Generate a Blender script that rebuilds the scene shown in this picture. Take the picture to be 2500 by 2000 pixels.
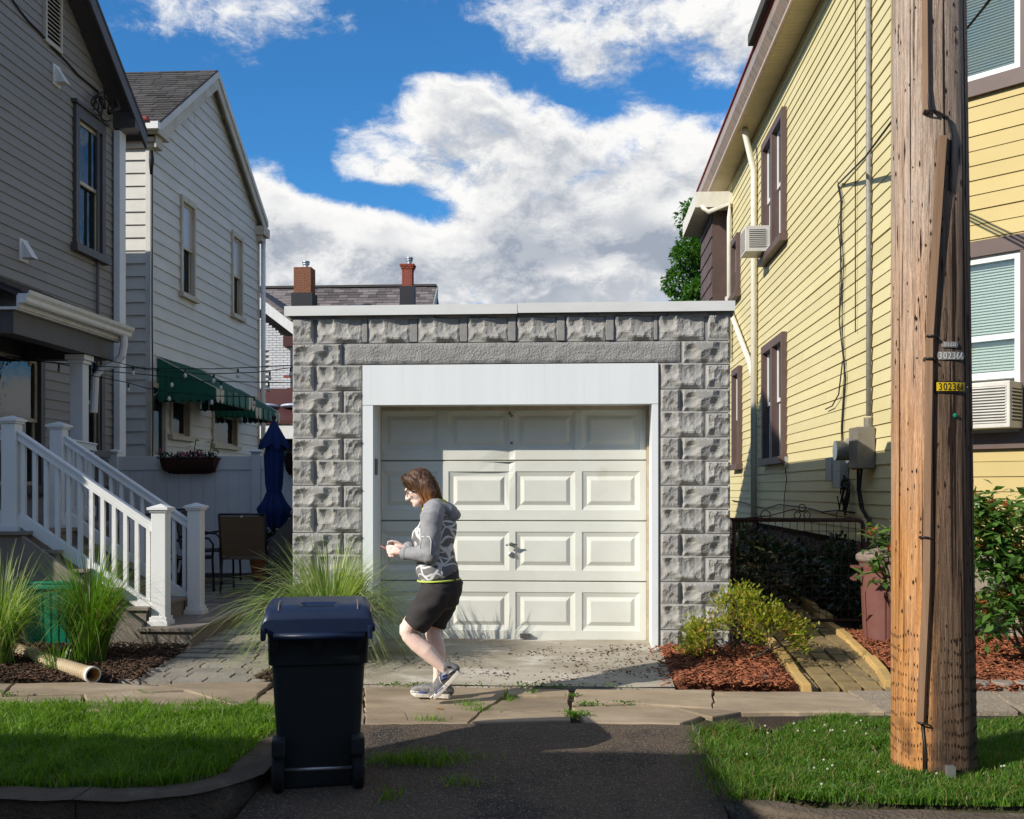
import bpy, bmesh, math, random
import numpy as np
from mathutils import Vector, Matrix, noise as mnoise

random.seed(7); np.random.seed(7)
for _o in list(bpy.data.objects): bpy.data.objects.remove(_o)
SC = bpy.context.scene
COL = SC.collection
R = math.radians

# ------------------------------------------------------------------ camera
YAW = R(3.56); CAM_H = 1.45
cam_d = bpy.data.cameras.new('camera'); cam = bpy.data.objects.new('camera', cam_d); COL.objects.link(cam)
cam.location = (0, 0, CAM_H); cam.rotation_euler = (R(90), 0, YAW)
cam_d.sensor_width = 36.0; cam_d.lens = 36.0*2250/2156; cam_d.shift_y = 168.5/2156
cam_d.clip_start = 0.1; cam_d.clip_end = 2000
SC.camera = cam

def ray(u, v):
    cx, cz = (u-1078)/2250.0, (1031-v)/2250.0
    c, s = math.cos(YAW), math.sin(YAW)
    return Vector((cx*c - s, cx*s + c, cz))
def P(u, v, Y):
    d = ray(u, v); t = Y/d.y
    return Vector((d.x*t, Y, CAM_H + d.z*t))
def PX(u, v, X):
    d = ray(u, v); t = X/d.x
    return Vector((X, d.y*t, CAM_H + d.z*t))
def PG(u, v, z=0.0):
    d = ray(u, v); t = (z-CAM_H)/d.z
    return Vector((d.x*t, d.y*t, z))

# ------------------------------------------------------------------ light
TRAVEL = Vector((1.24, 0.86, -0.83)).normalized()
sun_d = bpy.data.lights.new('sun', 'SUN'); sun = bpy.data.objects.new('sun', sun_d); COL.objects.link(sun)
sun_d.energy = 5.0; sun_d.angle = R(0.5); sun_d.color = (1.0, 0.92, 0.80)
sun.location = (-20, -15, 14); sun.rotation_euler = TRAVEL.to_track_quat('-Z', 'Y').to_euler()

SC.view_settings.view_transform = 'Standard'; SC.view_settings.look = 'None'
SC.view_settings.exposure = 0.2; SC.view_settings.gamma = 1.0
SC.view_settings.use_curve_mapping = False
try:
    SC.cycles.max_bounces = 6; SC.cycles.diffuse_bounces = 3; SC.cycles.transparent_max_bounces = 8
    SC.cycles.use_denoising = True
except Exception: pass

class NT:
    """small helper over a node tree"""
    def __init__(s, tree): s.t = tree; s.n = tree.nodes; s.l = tree.links
    def node(s, kind, **kw):
        nd = s.n.new(kind)
        for k, v in kw.items(): setattr(nd, k, v)
        return nd
    def put(s, sock, v):
        if v is None: return
        if isinstance(v, bpy.types.NodeSocket): s.l.new(v, sock)
        else:
            if sock.type == 'RGBA' and hasattr(v, '__len__') and len(v) == 3: v = (*v, 1)
            sock.default_value = v
    def math(s, op, a, b=None, c=None, clamp=False):
        m = s.node('ShaderNodeMath', operation=op, use_clamp=clamp)
        for i, x in enumerate((a, b, c)): s.put(m.inputs[i], x)
        return m.outputs[0]
    def vmath(s, op, a, b=None):
        m = s.node('ShaderNodeVectorMath', operation=op)
        s.put(m.inputs[0], a); s.put(m.inputs[1], b)
        return m.outputs['Value'] if op in ('LENGTH', 'DOT_PRODUCT', 'DISTANCE') else m.outputs[0]
    def noise(s, vec, scale, detail=4, rough=.55, dist=0, out='Fac'):
        m = s.node('ShaderNodeTexNoise'); s.put(m.inputs['Vector'], vec)
        s.put(m.inputs['Scale'], scale); m.inputs['Detail'].default_value = detail
        m.inputs['Roughness'].default_value = rough; m.inputs['Distortion'].default_value = dist
        return m.outputs[out]
    def ramp(s, f, lo, hi, a=0., b=1., smooth=True):
        m = s.node('ShaderNodeMapRange', interpolation_type='SMOOTHSTEP' if smooth else 'LINEAR')
        s.put(m.inputs[0], f); s.put(m.inputs[1], lo); s.put(m.inputs[2], hi); s.put(m.inputs[3], a); s.put(m.inputs[4], b)
        return m.outputs[0]
    def mix(s, f, a, b, mode='MIX'):
        m = s.node('ShaderNodeMix', data_type='RGBA', blend_type=mode)
        s.put(m.inputs[0], f); s.put(m.inputs[6], a); s.put(m.inputs[7], b)
        return m.outputs[2]
    def scale(s, vec, sc):
        m = s.node('ShaderNodeVectorMath', operation='MULTIPLY'); s.put(m.inputs[0], vec); m.inputs[1].default_value = sc
        return m.outputs[0]

# ------------------------------------------------------------------ sky with clouds
def build_world():
    w = bpy.data.worlds.new('World'); SC.world = w; w.use_nodes = True
    T = NT(w.node_tree); T.n.clear()
    out = T.node('ShaderNodeOutputWorld'); bg = T.node('ShaderNodeBackground')
    T.l.new(bg.outputs[0], out.inputs[0]); bg.inputs['Strength'].default_value = 0.078
    sky = T.node('ShaderNodeTexSky', sky_type='NISHITA'); sky.sun_disc = False
    sky.sun_elevation = math.asin(-TRAVEL.z); sky.sun_rotation = math.atan2(-TRAVEL.x, -TRAVEL.y)
    sky.air_density = 1.0; sky.dust_density = 0.3; sky.ozone_density = 2.0
    blue = T.mix(1.0, sky.outputs[0], (0.44, 1.18, 1.78), 'MULTIPLY')
    co = T.node('ShaderNodeTexCoord').outputs['Generated']
    d0 = T.vmath('NORMALIZE', co)
    # coverage: cumulus all round the sky; the banks and gaps in view are set where the photograph has them
    banks = [  # u, v, radius u, radius v, weight
        (960, 290, 170, 125, 1.0), (1120, 300, 150, 110, .8), (735, 325, 75, 48, 1.0), (830, 330, 90, 60, .8), (905, 180, 48, 50, .7), (1020, 205, 70, 50, .6), (1230, 410, 260, 120, 1.0), (1430, 340, 150, 120, 1.0), (1340, 240, 60, 50, .6),
        (600, 440, 120, 90, 1.1), (790, 500, 110, 70, 1.0), (1060, 580, 600, 110, 1.2), (560, 570, 250, 100, .9),
        (1330, 20, 290, 85, .85), (1540, 100, 120, 80, .75), (1120, 75, 70, 40, .5), (430, 0, 210, 75, .52), (570, 85, 60, 35, .32), (745, 55, 50, 30, .42), (640, 20, 60, 40, .3), (510, 130, 40, 30, .25), (1240, 150, 60, 30, .42)]
    gaps = [(660, 215, 150, 90, 1.0), (850, 95, 150, 55, .9), (300, 170, 190, 120, .9), (1000, 110, 90, 50, .9), (1270, 228, 60, 28, 1.0), (1110, 165, 70, 35, .8), (1200, 205, 50, 30, .6), (1480, 215, 90, 25, 1.0), (1400, 175, 60, 25, .7),
        (690, 395, 55, 28, 1.0), (640, 350, 50, 38, 1.0), (655, 300, 50, 40, .6), (770, 410, 60, 25, 1.0), (850, 425, 55, 35, 1.2), (930, 452, 45, 25, .9), (900, 470, 55, 40, .8), (800, 425, 90, 36, .8), (650, 370, 70, 45, .5)]
    def field(items, dv):
        cov = None
        for (u, v, ru, rv, wt) in items:
            c = ray(u, v).normalized()
            e = T.scale(T.vmath('SUBTRACT', dv, tuple(c)), (2250/ru, 2250/ru, 2250/rv))
            g = T.math('MULTIPLY', T.math('EXPONENT', T.math('MULTIPLY', T.math('POWER', T.vmath('LENGTH', e), 2.0), -1.0)), wt)
            cov = g if cov is None else T.math('ADD', cov, g)
        return cov
    c0 = ray(1078, 350).normalized()
    near = T.math('EXPONENT', T.math('MULTIPLY', T.math('POWER', T.math('DIVIDE', T.vmath('DISTANCE', d0, tuple(c0)), .62), 4.0), -1.0))
    sz = T.node('ShaderNodeSeparateXYZ'); T.l.new(d0, sz.inputs[0]); low = T.ramp(sz.outputs[2], .0, .24, .75, 0)
    def clouds(dv, det):
        p0 = T.scale(dv, (1, 1, 1.6))
        big = T.ramp(T.noise(T.vmath('ADD', p0, (3.1, 1.7, .4)), 2.6, 3, .55), .36, .62, -.35, .55, smooth=False)   # out of view: cumulus thinned to darken and cool the fill
        cov = T.math('ADD', T.math('ADD', T.math('MULTIPLY', big, T.math('SUBTRACT', 1.0, near)), low), T.math('SUBTRACT', T.math('MINIMUM', field(banks, dv), 1.25), field(gaps, dv)))
        warp = T.noise(p0, 13, 4, .55, out='Color')
        p1 = T.vmath('ADD', p0, T.scale(T.vmath('SUBTRACT', warp, (.5, .5, .5)), (.045, .045, .045)))
        n = T.math('ADD', T.math('MULTIPLY', T.noise(p1, 8.0, 3, .55), .62), T.math('MULTIPLY', T.noise(p1, 22.0, det, .70), .55))
        return T.math('ADD', T.math('MULTIPLY_ADD', n, 4.4, -2.18), cov)
    base = clouds(d0, 8)
    up = clouds(T.vmath('ADD', d0, (-.014, -.002, .024)), 6)
    alpha = T.math('POWER', T.ramp(base, .30, 1.32), 1.1)
    lit = T.ramp(T.math('SUBTRACT', base, up), -.62, .60)
    deep = T.ramp(base, .95, 2.1)
    soft = T.ramp(T.noise(T.scale(d0, (1, 1, 1.8)), 6.5, 3, .5), .38, .64)
    shade = T.math('SUBTRACT', T.math('MULTIPLY_ADD', lit, .80, .36), T.math('MULTIPLY', deep, T.math('MULTIPLY_ADD', soft, .74, .22)), clamp=True)
    ccol = T.mix(shade, (4.0, 4.55, 5.5), (11.0, 10.9, 10.7))
    T.put(bg.inputs['Color'], T.mix(alpha, blue, ccol))
build_world()

# ------------------------------------------------------------------ object helpers
def tag(o, label=None, cat=None, group=None, kind=None):
    if label: o['label'] = label
    if cat: o['category'] = cat
    if group: o['group'] = group
    if kind: o['kind'] = kind
    return o
def thing(name, label, cat, loc=(0, 0, 0), rz=0, group=None):
    o = bpy.data.objects.new(name, None); COL.objects.link(o); o.empty_display_size = .1
    o.location = loc; o.rotation_euler = (0, 0, rz)
    return tag(o, label, cat, group)
def root_of(o):
    while o.parent: o = o.parent
    return o
def attach(o, parent, local=False):
    """parent o; unless local, its mesh is in world coordinates and stays there"""
    if parent is None: return o
    o.parent = parent
    if not local:
        m = Matrix.Identity(4); chain = []; p = parent
        while p: chain.append(p); p = p.parent
        for p in reversed(chain): m = m @ p.matrix_parent_inverse @ p.matrix_basis
        o.matrix_parent_inverse = m.inverted()
    return o
def link(name, me, parent=None, local=False):
    o = bpy.data.objects.new(name, me); COL.objects.link(o)
    return attach(o, parent, local)

class MB:
    """collects geometry for ONE mesh object"""
    def __init__(s): s.v = []; s.f = []; s.m = []; s.cur = 0
    def add(s, vs, fs):
        b = len(s.v); s.v += [tuple(x) for x in vs]; s.f += [tuple(i+b for i in f) for f in fs]; s.m += [s.cur]*len(fs); return s
    def hexa(s, a):   # 8 points: bottom 0-3 (ccw from outside-top view), top 4-7
        return s.add(a, [(3, 2, 1, 0), (4, 5, 6, 7), (0, 1, 5, 4), (1, 2, 6, 5), (2, 3, 7, 6), (3, 0, 4, 7)])
    def box(s, x0, x1, y0, y1, z0, z1):
        return s.hexa([(x0, y0, z0), (x1, y0, z0), (x1, y1, z0), (x0, y1, z0), (x0, y0, z1), (x1, y0, z1), (x1, y1, z1), (x0, y1, z1)])
    def cbox(s, c, sx, sy, sz, rz=0, rx=0, ry=0):
        M = Matrix.Translation(c) @ Matrix.Rotation(rz, 4, 'Z') @ Matrix.Rotation(ry, 4, 'Y') @ Matrix.Rotation(rx, 4, 'X')
        pts = [M @ Vector((a*sx/2, b*sy/2, c_*sz/2)) for c_ in (-1, 1) for a, b in ((-1, -1), (1, -1), (1, 1), (-1, 1))]
        return s.hexa(pts)
    def beam(s, a, b, w, h, up=(0, 0, 1)):
        a, b = Vector(a), Vector(b); d = (b-a).normalized(); up = Vector(up)
        r = d.cross(up)
        if r.length < 1e-5: r = d.cross(Vector((0, 1, 0)))
        r.normalize(); q = r.cross(d).normalized()
        r *= w/2; q *= h/2
        return s.hexa([a-r-q, a+r-q, b+r-q, b-r-q, a-r+q, a+r+q, b+r+q, b-r+q])
    def tube(s, pts, r, n=8, cap=True, flat=1.0, up=None, round_end=False):
        pts = [Vector(p) for p in pts]; rs = list(r) if hasattr(r, '__len__') else [r]*len(pts)
        if round_end:
            d0 = (pts[0]-pts[1]).normalized(); d1 = (pts[-1]-pts[-2]).normalized()
            pre, post = [], []
            r0 = rs[0] if not isinstance(rs[0], tuple) else min(rs[0]); r1 = rs[-1] if not isinstance(rs[-1], tuple) else min(rs[-1])
            for k in (.97, .7): pre.append((pts[0]+d0*r0*k, math.sqrt(1-k*k)))
            for k in (.7, .97): post.append((pts[-1]+d1*r1*k, math.sqrt(1-k*k)))
            sc = lambda q, k: (q[0]*k, q[1]*k) if isinstance(q, tuple) else q*k
            rs = [sc(rs[0], k) for _, k in pre] + rs + [sc(rs[-1], k) for _, k in post]
            pts = [p for p, _ in pre] + pts + [p for p, _ in post]
        N = len(pts); vs = []; prev = Vector(up) if up else None
        for i, p in enumerate(pts):
            t = (pts[min(i+1, N-1)] - pts[max(i-1, 0)]).normalized()
            if prev is None: prev = Vector((0, 0, 1)) if abs(t.z) < .9 else Vector((0, 1, 0))
            x = prev.cross(t)
            if x.length < 1e-6: x = Vector((1, 0, 0)).cross(t)
            x.normalize(); y = t.cross(x).normalized(); prev = y
            ra, rb = rs[i] if isinstance(rs[i], tuple) else (rs[i], rs[i]*flat)
            for k in range(n):
                a = 2*math.pi*k/n; vs.append(p + x*(ra*math.cos(a)) + y*(rb*math.sin(a)))
        fs = [(i*n+k, i*n+(k+1) % n, (i+1)*n+(k+1) % n, (i+1)*n+k) for i in range(N-1) for k in range(n)]
        if cap: fs += [tuple(reversed(range(n))), tuple((N-1)*n+k for k in range(n))]
        return s.add(vs, fs)
    def lathe(s, prof, c=(0, 0, 0), n=24, sx=1, sy=1):
        vs = [(c[0]+r*sx*math.cos(2*math.pi*k/n), c[1]+r*sy*math.sin(2*math.pi*k/n), c[2]+z) for r, z in prof for k in range(n)]
        N = len(prof)
        fs = [(i*n+k, i*n+(k+1) % n, (i+1)*n+(k+1) % n, (i+1)*n+k) for i in range(N-1) for k in range(n)]
        fs += [tuple(reversed(range(n))), tuple((N-1)*n+k for k in range(n))]
        return s.add(vs, fs)
    def prism(s, poly, off):
        """polygon (list of 3D points) extruded by vector off"""
        n = len(poly); off = Vector(off); vs = [Vector(p) for p in poly] + [Vector(p)+off for p in poly]
        fs = [tuple(range(n))[::-1], tuple(range(n, 2*n))] + [(i, (i+1) % n, n+(i+1) % n, n+i) for i in range(n)]
        return s.add(vs, fs)
    def ball(s, c, rx, ry=None, rz=None, n=12, m=8, rot=None):
        ry = ry or rx; rz = rz or rx; vs = []
        M = (rot or Matrix.Identity(3))
        for i in range(1, m):
            t = math.pi*i/m
            for k in range(n):
                a = 2*math.pi*k/n; vs.append(Vector(c) + M @ Vector((rx*math.sin(t)*math.cos(a), ry*math.sin(t)*math.sin(a), rz*math.cos(t))))
        top, bot = len(vs), len(vs)+1
        vs += [Vector(c) + M @ Vector((0, 0, rz)), Vector(c) - M @ Vector((0, 0, rz))]
        fs = [(i*n+k, (i+1)*n+k, (i+1)*n+(k+1) % n, i*n+(k+1) % n) for i in range(m-2) for k in range(n)]
        fs += [(top, k, (k+1) % n) for k in range(n)] + [(bot, (m-2)*n+(k+1) % n, (m-2)*n+k) for k in range(n)]
        return s.add(vs, fs)
    def mesh(s, name, mat, smooth=False, fix=True):
        me = bpy.data.meshes.new(name); me.from_pydata(s.v, [], s.f)
        mats = mat if isinstance(mat, (list, tuple)) else [mat]
        for m in mats: me.materials.append(m)
        if len(mats) > 1: me.polygons.foreach_set('material_index', s.m)
        if fix:
            bm = bmesh.new(); bm.from_mesh(me); bmesh.ops.recalc_face_normals(bm, faces=bm.faces); bm.to_mesh(me); bm.free()
        if smooth: me.polygons.foreach_set('use_smooth', [True]*len(me.polygons))
        me.update(); return me
    def build(s, name, mat, parent=None, smooth=False, local=False, kind=None, bevel=0, label=None):
        me = s.mesh(name, mat, smooth)
        if bevel:
            bm = bmesh.new(); bm.from_mesh(me)
            bmesh.ops.bevel(bm, geom=[e for e in bm.edges if len(e.link_faces) == 2 and e.calc_face_angle(0) > .5], offset=bevel, segments=2, affect='EDGES', profile=.6, clamp_overlap=True)
            bm.to_mesh(me); bm.free()
        o = link(name, me, parent, local)
        if kind: o['kind'] = kind
        if label: o['label'] = label
        return o

def np_mesh(name, V, F, mat, smooth=False):
    """fast mesh from arrays: F is (n,3) or (n,4)"""
    me = bpy.data.meshes.new(name); k = F.shape[1]
    me.vertices.add(len(V)); me.vertices.foreach_set('co', V.astype(np.float32).ravel())
    me.loops.add(F.size); me.loops.foreach_set('vertex_index', F.astype(np.int32).ravel())
    me.polygons.add(len(F)); me.polygons.foreach_set('loop_start', np.arange(0, F.size, k, dtype=np.int32))
    me.polygons.foreach_set('loop_total', np.full(len(F), k, dtype=np.int32))
    if smooth: me.polygons.foreach_set('use_smooth', np.ones(len(F), dtype=bool))
    for m in (mat if isinstance(mat, (list, tuple)) else [mat]): me.materials.append(m)
    me.update(calc_edges=True); me.validate(); return me
def copy_tree(o, parent=None):
    c = o.copy(); COL.objects.link(c)
    if parent: c.parent = parent
    for ch in o.children: copy_tree(ch, c)
    return c
def remesh(mb, voxel, smooth_it=4, fac=.5):
    me = mb.mesh('tmp', MAT['white_vinyl'])
    o = bpy.data.objects.new('tmp', me); COL.objects.link(o)
    m = o.modifiers.new('r', 'REMESH'); m.mode = 'VOXEL'; m.voxel_size = voxel
    if smooth_it:
        q = o.modifiers.new('s', 'SMOOTH'); q.iterations = smooth_it; q.factor = fac
    dg = bpy.context.evaluated_depsgraph_get(); dg.update()
    res = bpy.data.meshes.new_from_object(o.evaluated_get(dg))
    bpy.data.objects.remove(o); bpy.data.meshes.remove(me)
    res.polygons.foreach_set('use_smooth', [True]*len(res.polygons))
    return res
# ------------------------------------------------------------------ materials
MAT = {}
def mat(name, c, rough=.7, c2=None, var=.5, scale=6, stretch=(1, 1, 1), detail=5, metal=0, bump=0, bscale=60, bdist=.004, spec=.35,
        rnd=0, speck=None, speck_scale=90, speck_amt=.3, stain=None, stain_scale=1.2, stain_lo=.55, stain_hi=.75, coat=0, bdetail=4, bstretch=None, sub=0, pebble=None, pebble_scale=90, pebble_amt=.25, island=0):
    m = bpy.data.materials.new(name); m.use_nodes = True; T = NT(m.node_tree)
    b = T.n['Principled BSDF']
    co = T.node('ShaderNodeTexCoord').outputs['Object']
    cs = T.scale(co, stretch) if stretch != (1, 1, 1) else co
    col = (*c, 1)
    if c2 is not None:
        f = T.ramp(T.noise(cs, scale, detail, .6), .5-var/2, .5+var/2)
        col = T.mix(f, (*c, 1), (*c2, 1))
    if stain is not None:
        f = T.ramp(T.noise(cs, stain_scale, 6, .65), stain_lo, stain_hi)
        col = T.mix(f, col, (*stain, 1))
    if speck is not None:
        f = T.ramp(T.noise(co, speck_scale, 2, .6), .5+.25*(1-speck_amt), .58+.25*(1-speck_amt))
        col = T.mix(f, col, (*speck, 1))
    if pebble is not None:
        vo = T.node('ShaderNodeTexVoronoi'); T.put(vo.inputs['Vector'], co); vo.inputs['Scale'].default_value = pebble_scale
        sc_ = T.node('ShaderNodeSeparateColor'); T.l.new(vo.outputs['Color'], sc_.inputs[0])
        col = T.mix(T.ramp(sc_.outputs[0], 1-pebble_amt, 1-pebble_amt*.4), col, T.mix(sc_.outputs[1], tuple(x*.35 for x in pebble)+(1,), (*pebble, 1)))
    if island:
        g = T.node('ShaderNodeNewGeometry').outputs['Random Per Island']; k = T.math('MULTIPLY_ADD', g, 2*island, 1-island)
        kk = T.node('ShaderNodeCombineColor'); [T.put(kk.inputs[i], k) for i in range(3)]
        col = T.mix(1.0, col, kk.outputs[0], 'MULTIPLY')
    if rnd:
        oi = T.node('ShaderNodeObjectInfo').outputs['Random']
        k = T.math('MULTIPLY_ADD', oi, 2*rnd, 1-rnd)
        kk = T.node('ShaderNodeCombineColor'); [T.put(kk.inputs[i], k) for i in range(3)]
        col = T.mix(1.0, col, kk.outputs[0], 'MULTIPLY')
    T.put(b.inputs['Base Color'], col)
    b.inputs['Roughness'].default_value = rough; b.inputs['Metallic'].default_value = metal
    b.inputs['Specular IOR Level'].default_value = spec
    if coat: b.inputs['Coat Weight'].default_value = coat; b.inputs['Coat Roughness'].default_value = .1
    if sub:
        b.inputs['Subsurface Weight'].default_value = sub; b.inputs['Subsurface Radius'].default_value = (.02, .008, .004)
    if bump:
        bp = T.node('ShaderNodeBump'); bp.inputs['Strength'].default_value = bump; bp.inputs['Distance'].default_value = bdist
        T.put(bp.inputs['Height'], T.noise(T.scale(co, bstretch) if bstretch else cs, bscale, bdetail, .6)); T.l.new(bp.outputs[0], b.inputs['Normal'])
    MAT[name] = m; return m
def leaf_mat(name, c, c2, rough=.45, trans=.35, rnd_scale=3., spec=.4):
    """two-sided leaf: diffuse + translucent, colour varies leaf to leaf"""
    m = bpy.data.materials.new(name); m.use_nodes = True; T = NT(m.node_tree)
    b = T.n['Principled BSDF']; out = [n for n in T.n if n.type == 'OUTPUT_MATERIAL'][0]
    g = T.node('ShaderNodeNewGeometry').outputs['Random Per Island']
    oi = T.node('ShaderNodeObjectInfo').outputs['Random']
    f = T.math('FRACT', T.math('ADD', g, oi))
    col = T.mix(f, (*c, 1), (*c2, 1))
    T.put(b.inputs['Base Color'], col); b.inputs['Roughness'].default_value = rough; b.inputs['Specular IOR Level'].default_value = spec
    tr = T.node('ShaderNodeBsdfTranslucent'); T.put(tr.inputs[0], T.mix(1., col, (1.5, 1.6, .6, 1), 'MULTIPLY'))
    mx = T.node('ShaderNodeMixShader'); mx.inputs[0].default_value = trans
    T.l.new(b.outputs[0], mx.inputs[1]); T.l.new(tr.outputs[0], mx.inputs[2]); T.l.new(mx.outputs[0], out.inputs[0])
    MAT[name] = m; return m
def glass_mat(name, tint=(.02, .025, .03), refl=.12, see=0.0, rough=.02, wob=.0, fk=1.0):
    m = bpy.data.materials.new(name); m.use_nodes = True; T = NT(m.node_tree)
    out = [n for n in T.n if n.type == 'OUTPUT_MATERIAL'][0]; T.n.remove(T.n['Principled BSDF'])
    gl = T.node('ShaderNodeBsdfGlossy'); gl.inputs['Roughness'].default_value = rough; gl.inputs['Color'].default_value = (.9, .95, 1, 1)
    df = T.node('ShaderNodeBsdfDiffuse'); df.inputs['Color'].default_value = (*tint, 1)
    tp = T.node('ShaderNodeBsdfTransparent'); tp.inputs['Color'].default_value = (.93, .97, .95, 1)
    a = T.node('ShaderNodeMixShader'); a.inputs[0].default_value = see
    T.l.new(df.outputs[0], a.inputs[1]); T.l.new(tp.outputs[0], a.inputs[2])
    fr = T.node('ShaderNodeFresnel'); fr.inputs[0].default_value = 1.5
    f = T.math('ADD', T.math('MULTIPLY', fr.outputs[0], fk), refl-.04, clamp=True)
    b = T.node('ShaderNodeMixShader'); T.put(b.inputs[0], f); T.l.new(a.outputs[0], b.inputs[1]); T.l.new(gl.outputs[0], b.inputs[2])
    if wob:
        bp = T.node('ShaderNodeBump'); bp.inputs['Strength'].default_value = wob; bp.inputs['Distance'].default_value = .01
        T.put(bp.inputs['Height'], T.noise(T.node('ShaderNodeTexCoord').outputs['Object'], 7, 2, .5)); T.l.new(bp.outputs[0], gl.inputs['Normal'])
    T.l.new(b.outputs[0], out.inputs[0]); MAT[name] = m; return m

mat('white_vinyl', (.72, .73, .72), .45, (.66, .67, .66), scale=3)
mat('trim_white', (.74, .75, .74), .45, (.63, .62, .58), .6, 4, (3, 3, .6), stain=(.5, .45, .36), stain_scale=5, stain_lo=.66, stain_hi=.8)
mat('header_white', (.70, .735, .74), .5, (.665, .695, .70), .5, 2.5, (5, 1, .25), stain=(.55, .52, .45), stain_scale=5, stain_lo=.62, stain_hi=.85)
mat('door_paint', (.635, .65, .60), .5, (.56, .565, .505), .6, 2.2, (1, 1, 1), stain=(.46, .42, .33), stain_scale=2.4, stain_lo=.62, stain_hi=.85, bump=.25, bscale=130, bdist=.002, bstretch=(1.5, 1, .12), speck=(.20, .12, .07), speck_scale=34, speck_amt=-.15)
mat('door_groove', (.42, .37, .29), .7)
mat('brown_strip', (.38, .29, .18), .6, (.50, .42, .30), .4, 12)
mat('block_paint', (.295, .29, .272), .8, (.38, .37, .342), .6, 9, speck=(.22, .21, .2), speck_scale=120, speck_amt=.15, bump=.7, bscale=95, bdist=.006, rnd=.07)
mat('mortar', (.29, .285, .275), .9, (.23, .225, .215), .6, 20, bump=.6, bscale=90, bdist=.006)
mat('stucco', (.27, .268, .26), .85, (.335, .325, .31), .6, 7, speck=(.34, .26, .24), speck_scale=24, speck_amt=.05, bump=1.0, bscale=55, bdist=.022, bdetail=5)
mat('coping_white', (.66, .67, .65), .35, (.58, .59, .57), .5, 2, (1, 4, 4))
mat('concrete', (.45, .405, .33), .9, (.255, .215, .155), .5, 1.6, (.8, 1.5, 1), 10, bump=1., bscale=70, bdist=.008, stain=(.56, .525, .455), stain_scale=2.2, stain_lo=.50, stain_hi=.70, speck=(.09, .065, .045), speck_scale=60, speck_amt=.10)
mat('flagstone', (.35, .275, .185), .85, (.20, .155, .105), .55, 2.5, (.7, 1.6, 1), 6, bump=.6, bscale=14, bdist=.012, rnd=.14, stain=(.38, .31, .235), stain_scale=1.6, stain_lo=.5, stain_hi=.75, speck=(.10, .08, .06), speck_scale=45, speck_amt=-.1)
mat('slate_paver', (.22, .205, .18), .85, (.30, .265, .21), .7, 5, bump=.6, bscale=25, bdist=.012, rnd=.18, speck=(.09, .075, .06), speck_scale=45, speck_amt=0)
mat('aggregate', (.33, .27, .20), .9, (.23, .19, .14), .5, 60, bump=.9, bscale=110, bdist=.008, pebble=(.52, .44, .34), pebble_scale=85, pebble_amt=.4)
mat('asphalt', (.072, .052, .037), .9, (.115, .083, .058), .7, 4, bump=1.0, bscale=95, bdist=.02, pebble=(.27, .225, .18), pebble_scale=165, pebble_amt=.30, stain=(.035, .03, .027), stain_scale=1.3, stain_lo=.52, stain_hi=.66)
mat('kerb_concrete', (.14, .108, .074), .95, (.075, .06, .045), .7, 6, bump=1., bscale=38, bdist=.03, speck=(.05, .04, .03), speck_scale=40, speck_amt=.2, stain=(.22, .185, .14), stain_scale=5, stain_lo=.55, stain_hi=.75)
mat('soil', (.055, .036, .024), .95, (.03, .02, .014), .6, 8, bump=1., bscale=40, bdist=.03)
mat('lawn_soil', (.035, .045, .014), .95, (.05, .038, .02), .6, 14, bump=1., bscale=40, bdist=.02)
mat('mulch_red', (.17, .050, .022), .85, (.085, .03, .016), .7, 10, bump=.8, bscale=60, bdist=.02)
mat('mulch_dark', (.055, .03, .018), .9, (.03, .018, .012), .7, 12, bump=.8, bscale=60, bdist=.02)
mat('path_brick', (.30, .215, .095), .85, (.20, .15, .075), .7, 7, rnd=.18, bump=.5, bscale=50, bdist=.008, stain=(.10, .085, .055), stain_scale=4, stain_lo=.55, stain_hi=.75)
mat('edge_brick', (.52, .34, .12), .8, (.43, .29, .11), .6, 6, rnd=.12, bump=.4, bscale=60, bdist=.006)
mat('tan_block', (.30, .25, .2), .9, (.2, .17, .14), .6, 9, bump=.6, bscale=60, bdist=.01)
mat('grey_siding', (.262, .250, .236), .6, (.238, .227, .213), .6, 3, (6, 1, 8), rnd=.05, bump=.15, bscale=40, bdist=.003)
mat('grey_trim_dark', (.070, .062, .058), .5, (.085, .075, .07), .5, 5)
mat('white_siding', (.62, .62, .59), .55, (.53, .525, .49), .6, 1.2, (2, 1, 4), rnd=.05, stain=(.34, .28, .18), stain_scale=.9, stain_lo=.62, stain_hi=.85)
mat('cream_trim', (.52, .49, .42), .55, (.42, .36, .26), .5, 4, stain=(.3, .22, .12), stain_scale=3, stain_lo=.6, stain_hi=.8)
mat('yellow_siding', (.64, .57, .325), .6, (.585, .515, .27), .6, 1.4, (1, .6, 1.2), rnd=.035, bump=.12, bscale=60, bdist=.003, bstretch=(1, .1, 3), stain=(.56, .40, .17), stain_scale=.7, stain_lo=.64, stain_hi=.95)
mat('yellow_siding_bay', (.50, .395, .165), .6, (.45, .35, .14), .6, 1.4, (1, 1, 1.2), rnd=.04, bump=.12, bscale=60, bdist=.003, stain=(.48, .32, .11), stain_scale=.9, stain_lo=.6, stain_hi=.85)  # deeper, darker yellow than the side wall, for the bay faces
mat('yellow_trim', (.56, .44, .17), .6, (.51, .40, .15), .5, 3, (1, 1, .2))
mat('soffit_cream', (.60, .50, .30), .6, (.5, .42, .26), .5, 4)
mat('brown_trim', (.095, .062, .055), .5, (.115, .078, .068), .5, 4)
mat('brown_shake', (.085, .055, .05), .6, (.115, .075, .065), .5, 5, rnd=.2)
mat('gutter_metal', (.42, .37, .31), .38, (.50, .30, .18), .5, 5, (.3, 6, .3), metal=.25, stain=(.20, .20, .19), stain_scale=6, stain_lo=.5, stain_hi=.62)  # tan and orange streaks paint in reflected brick, over grey staining
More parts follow.
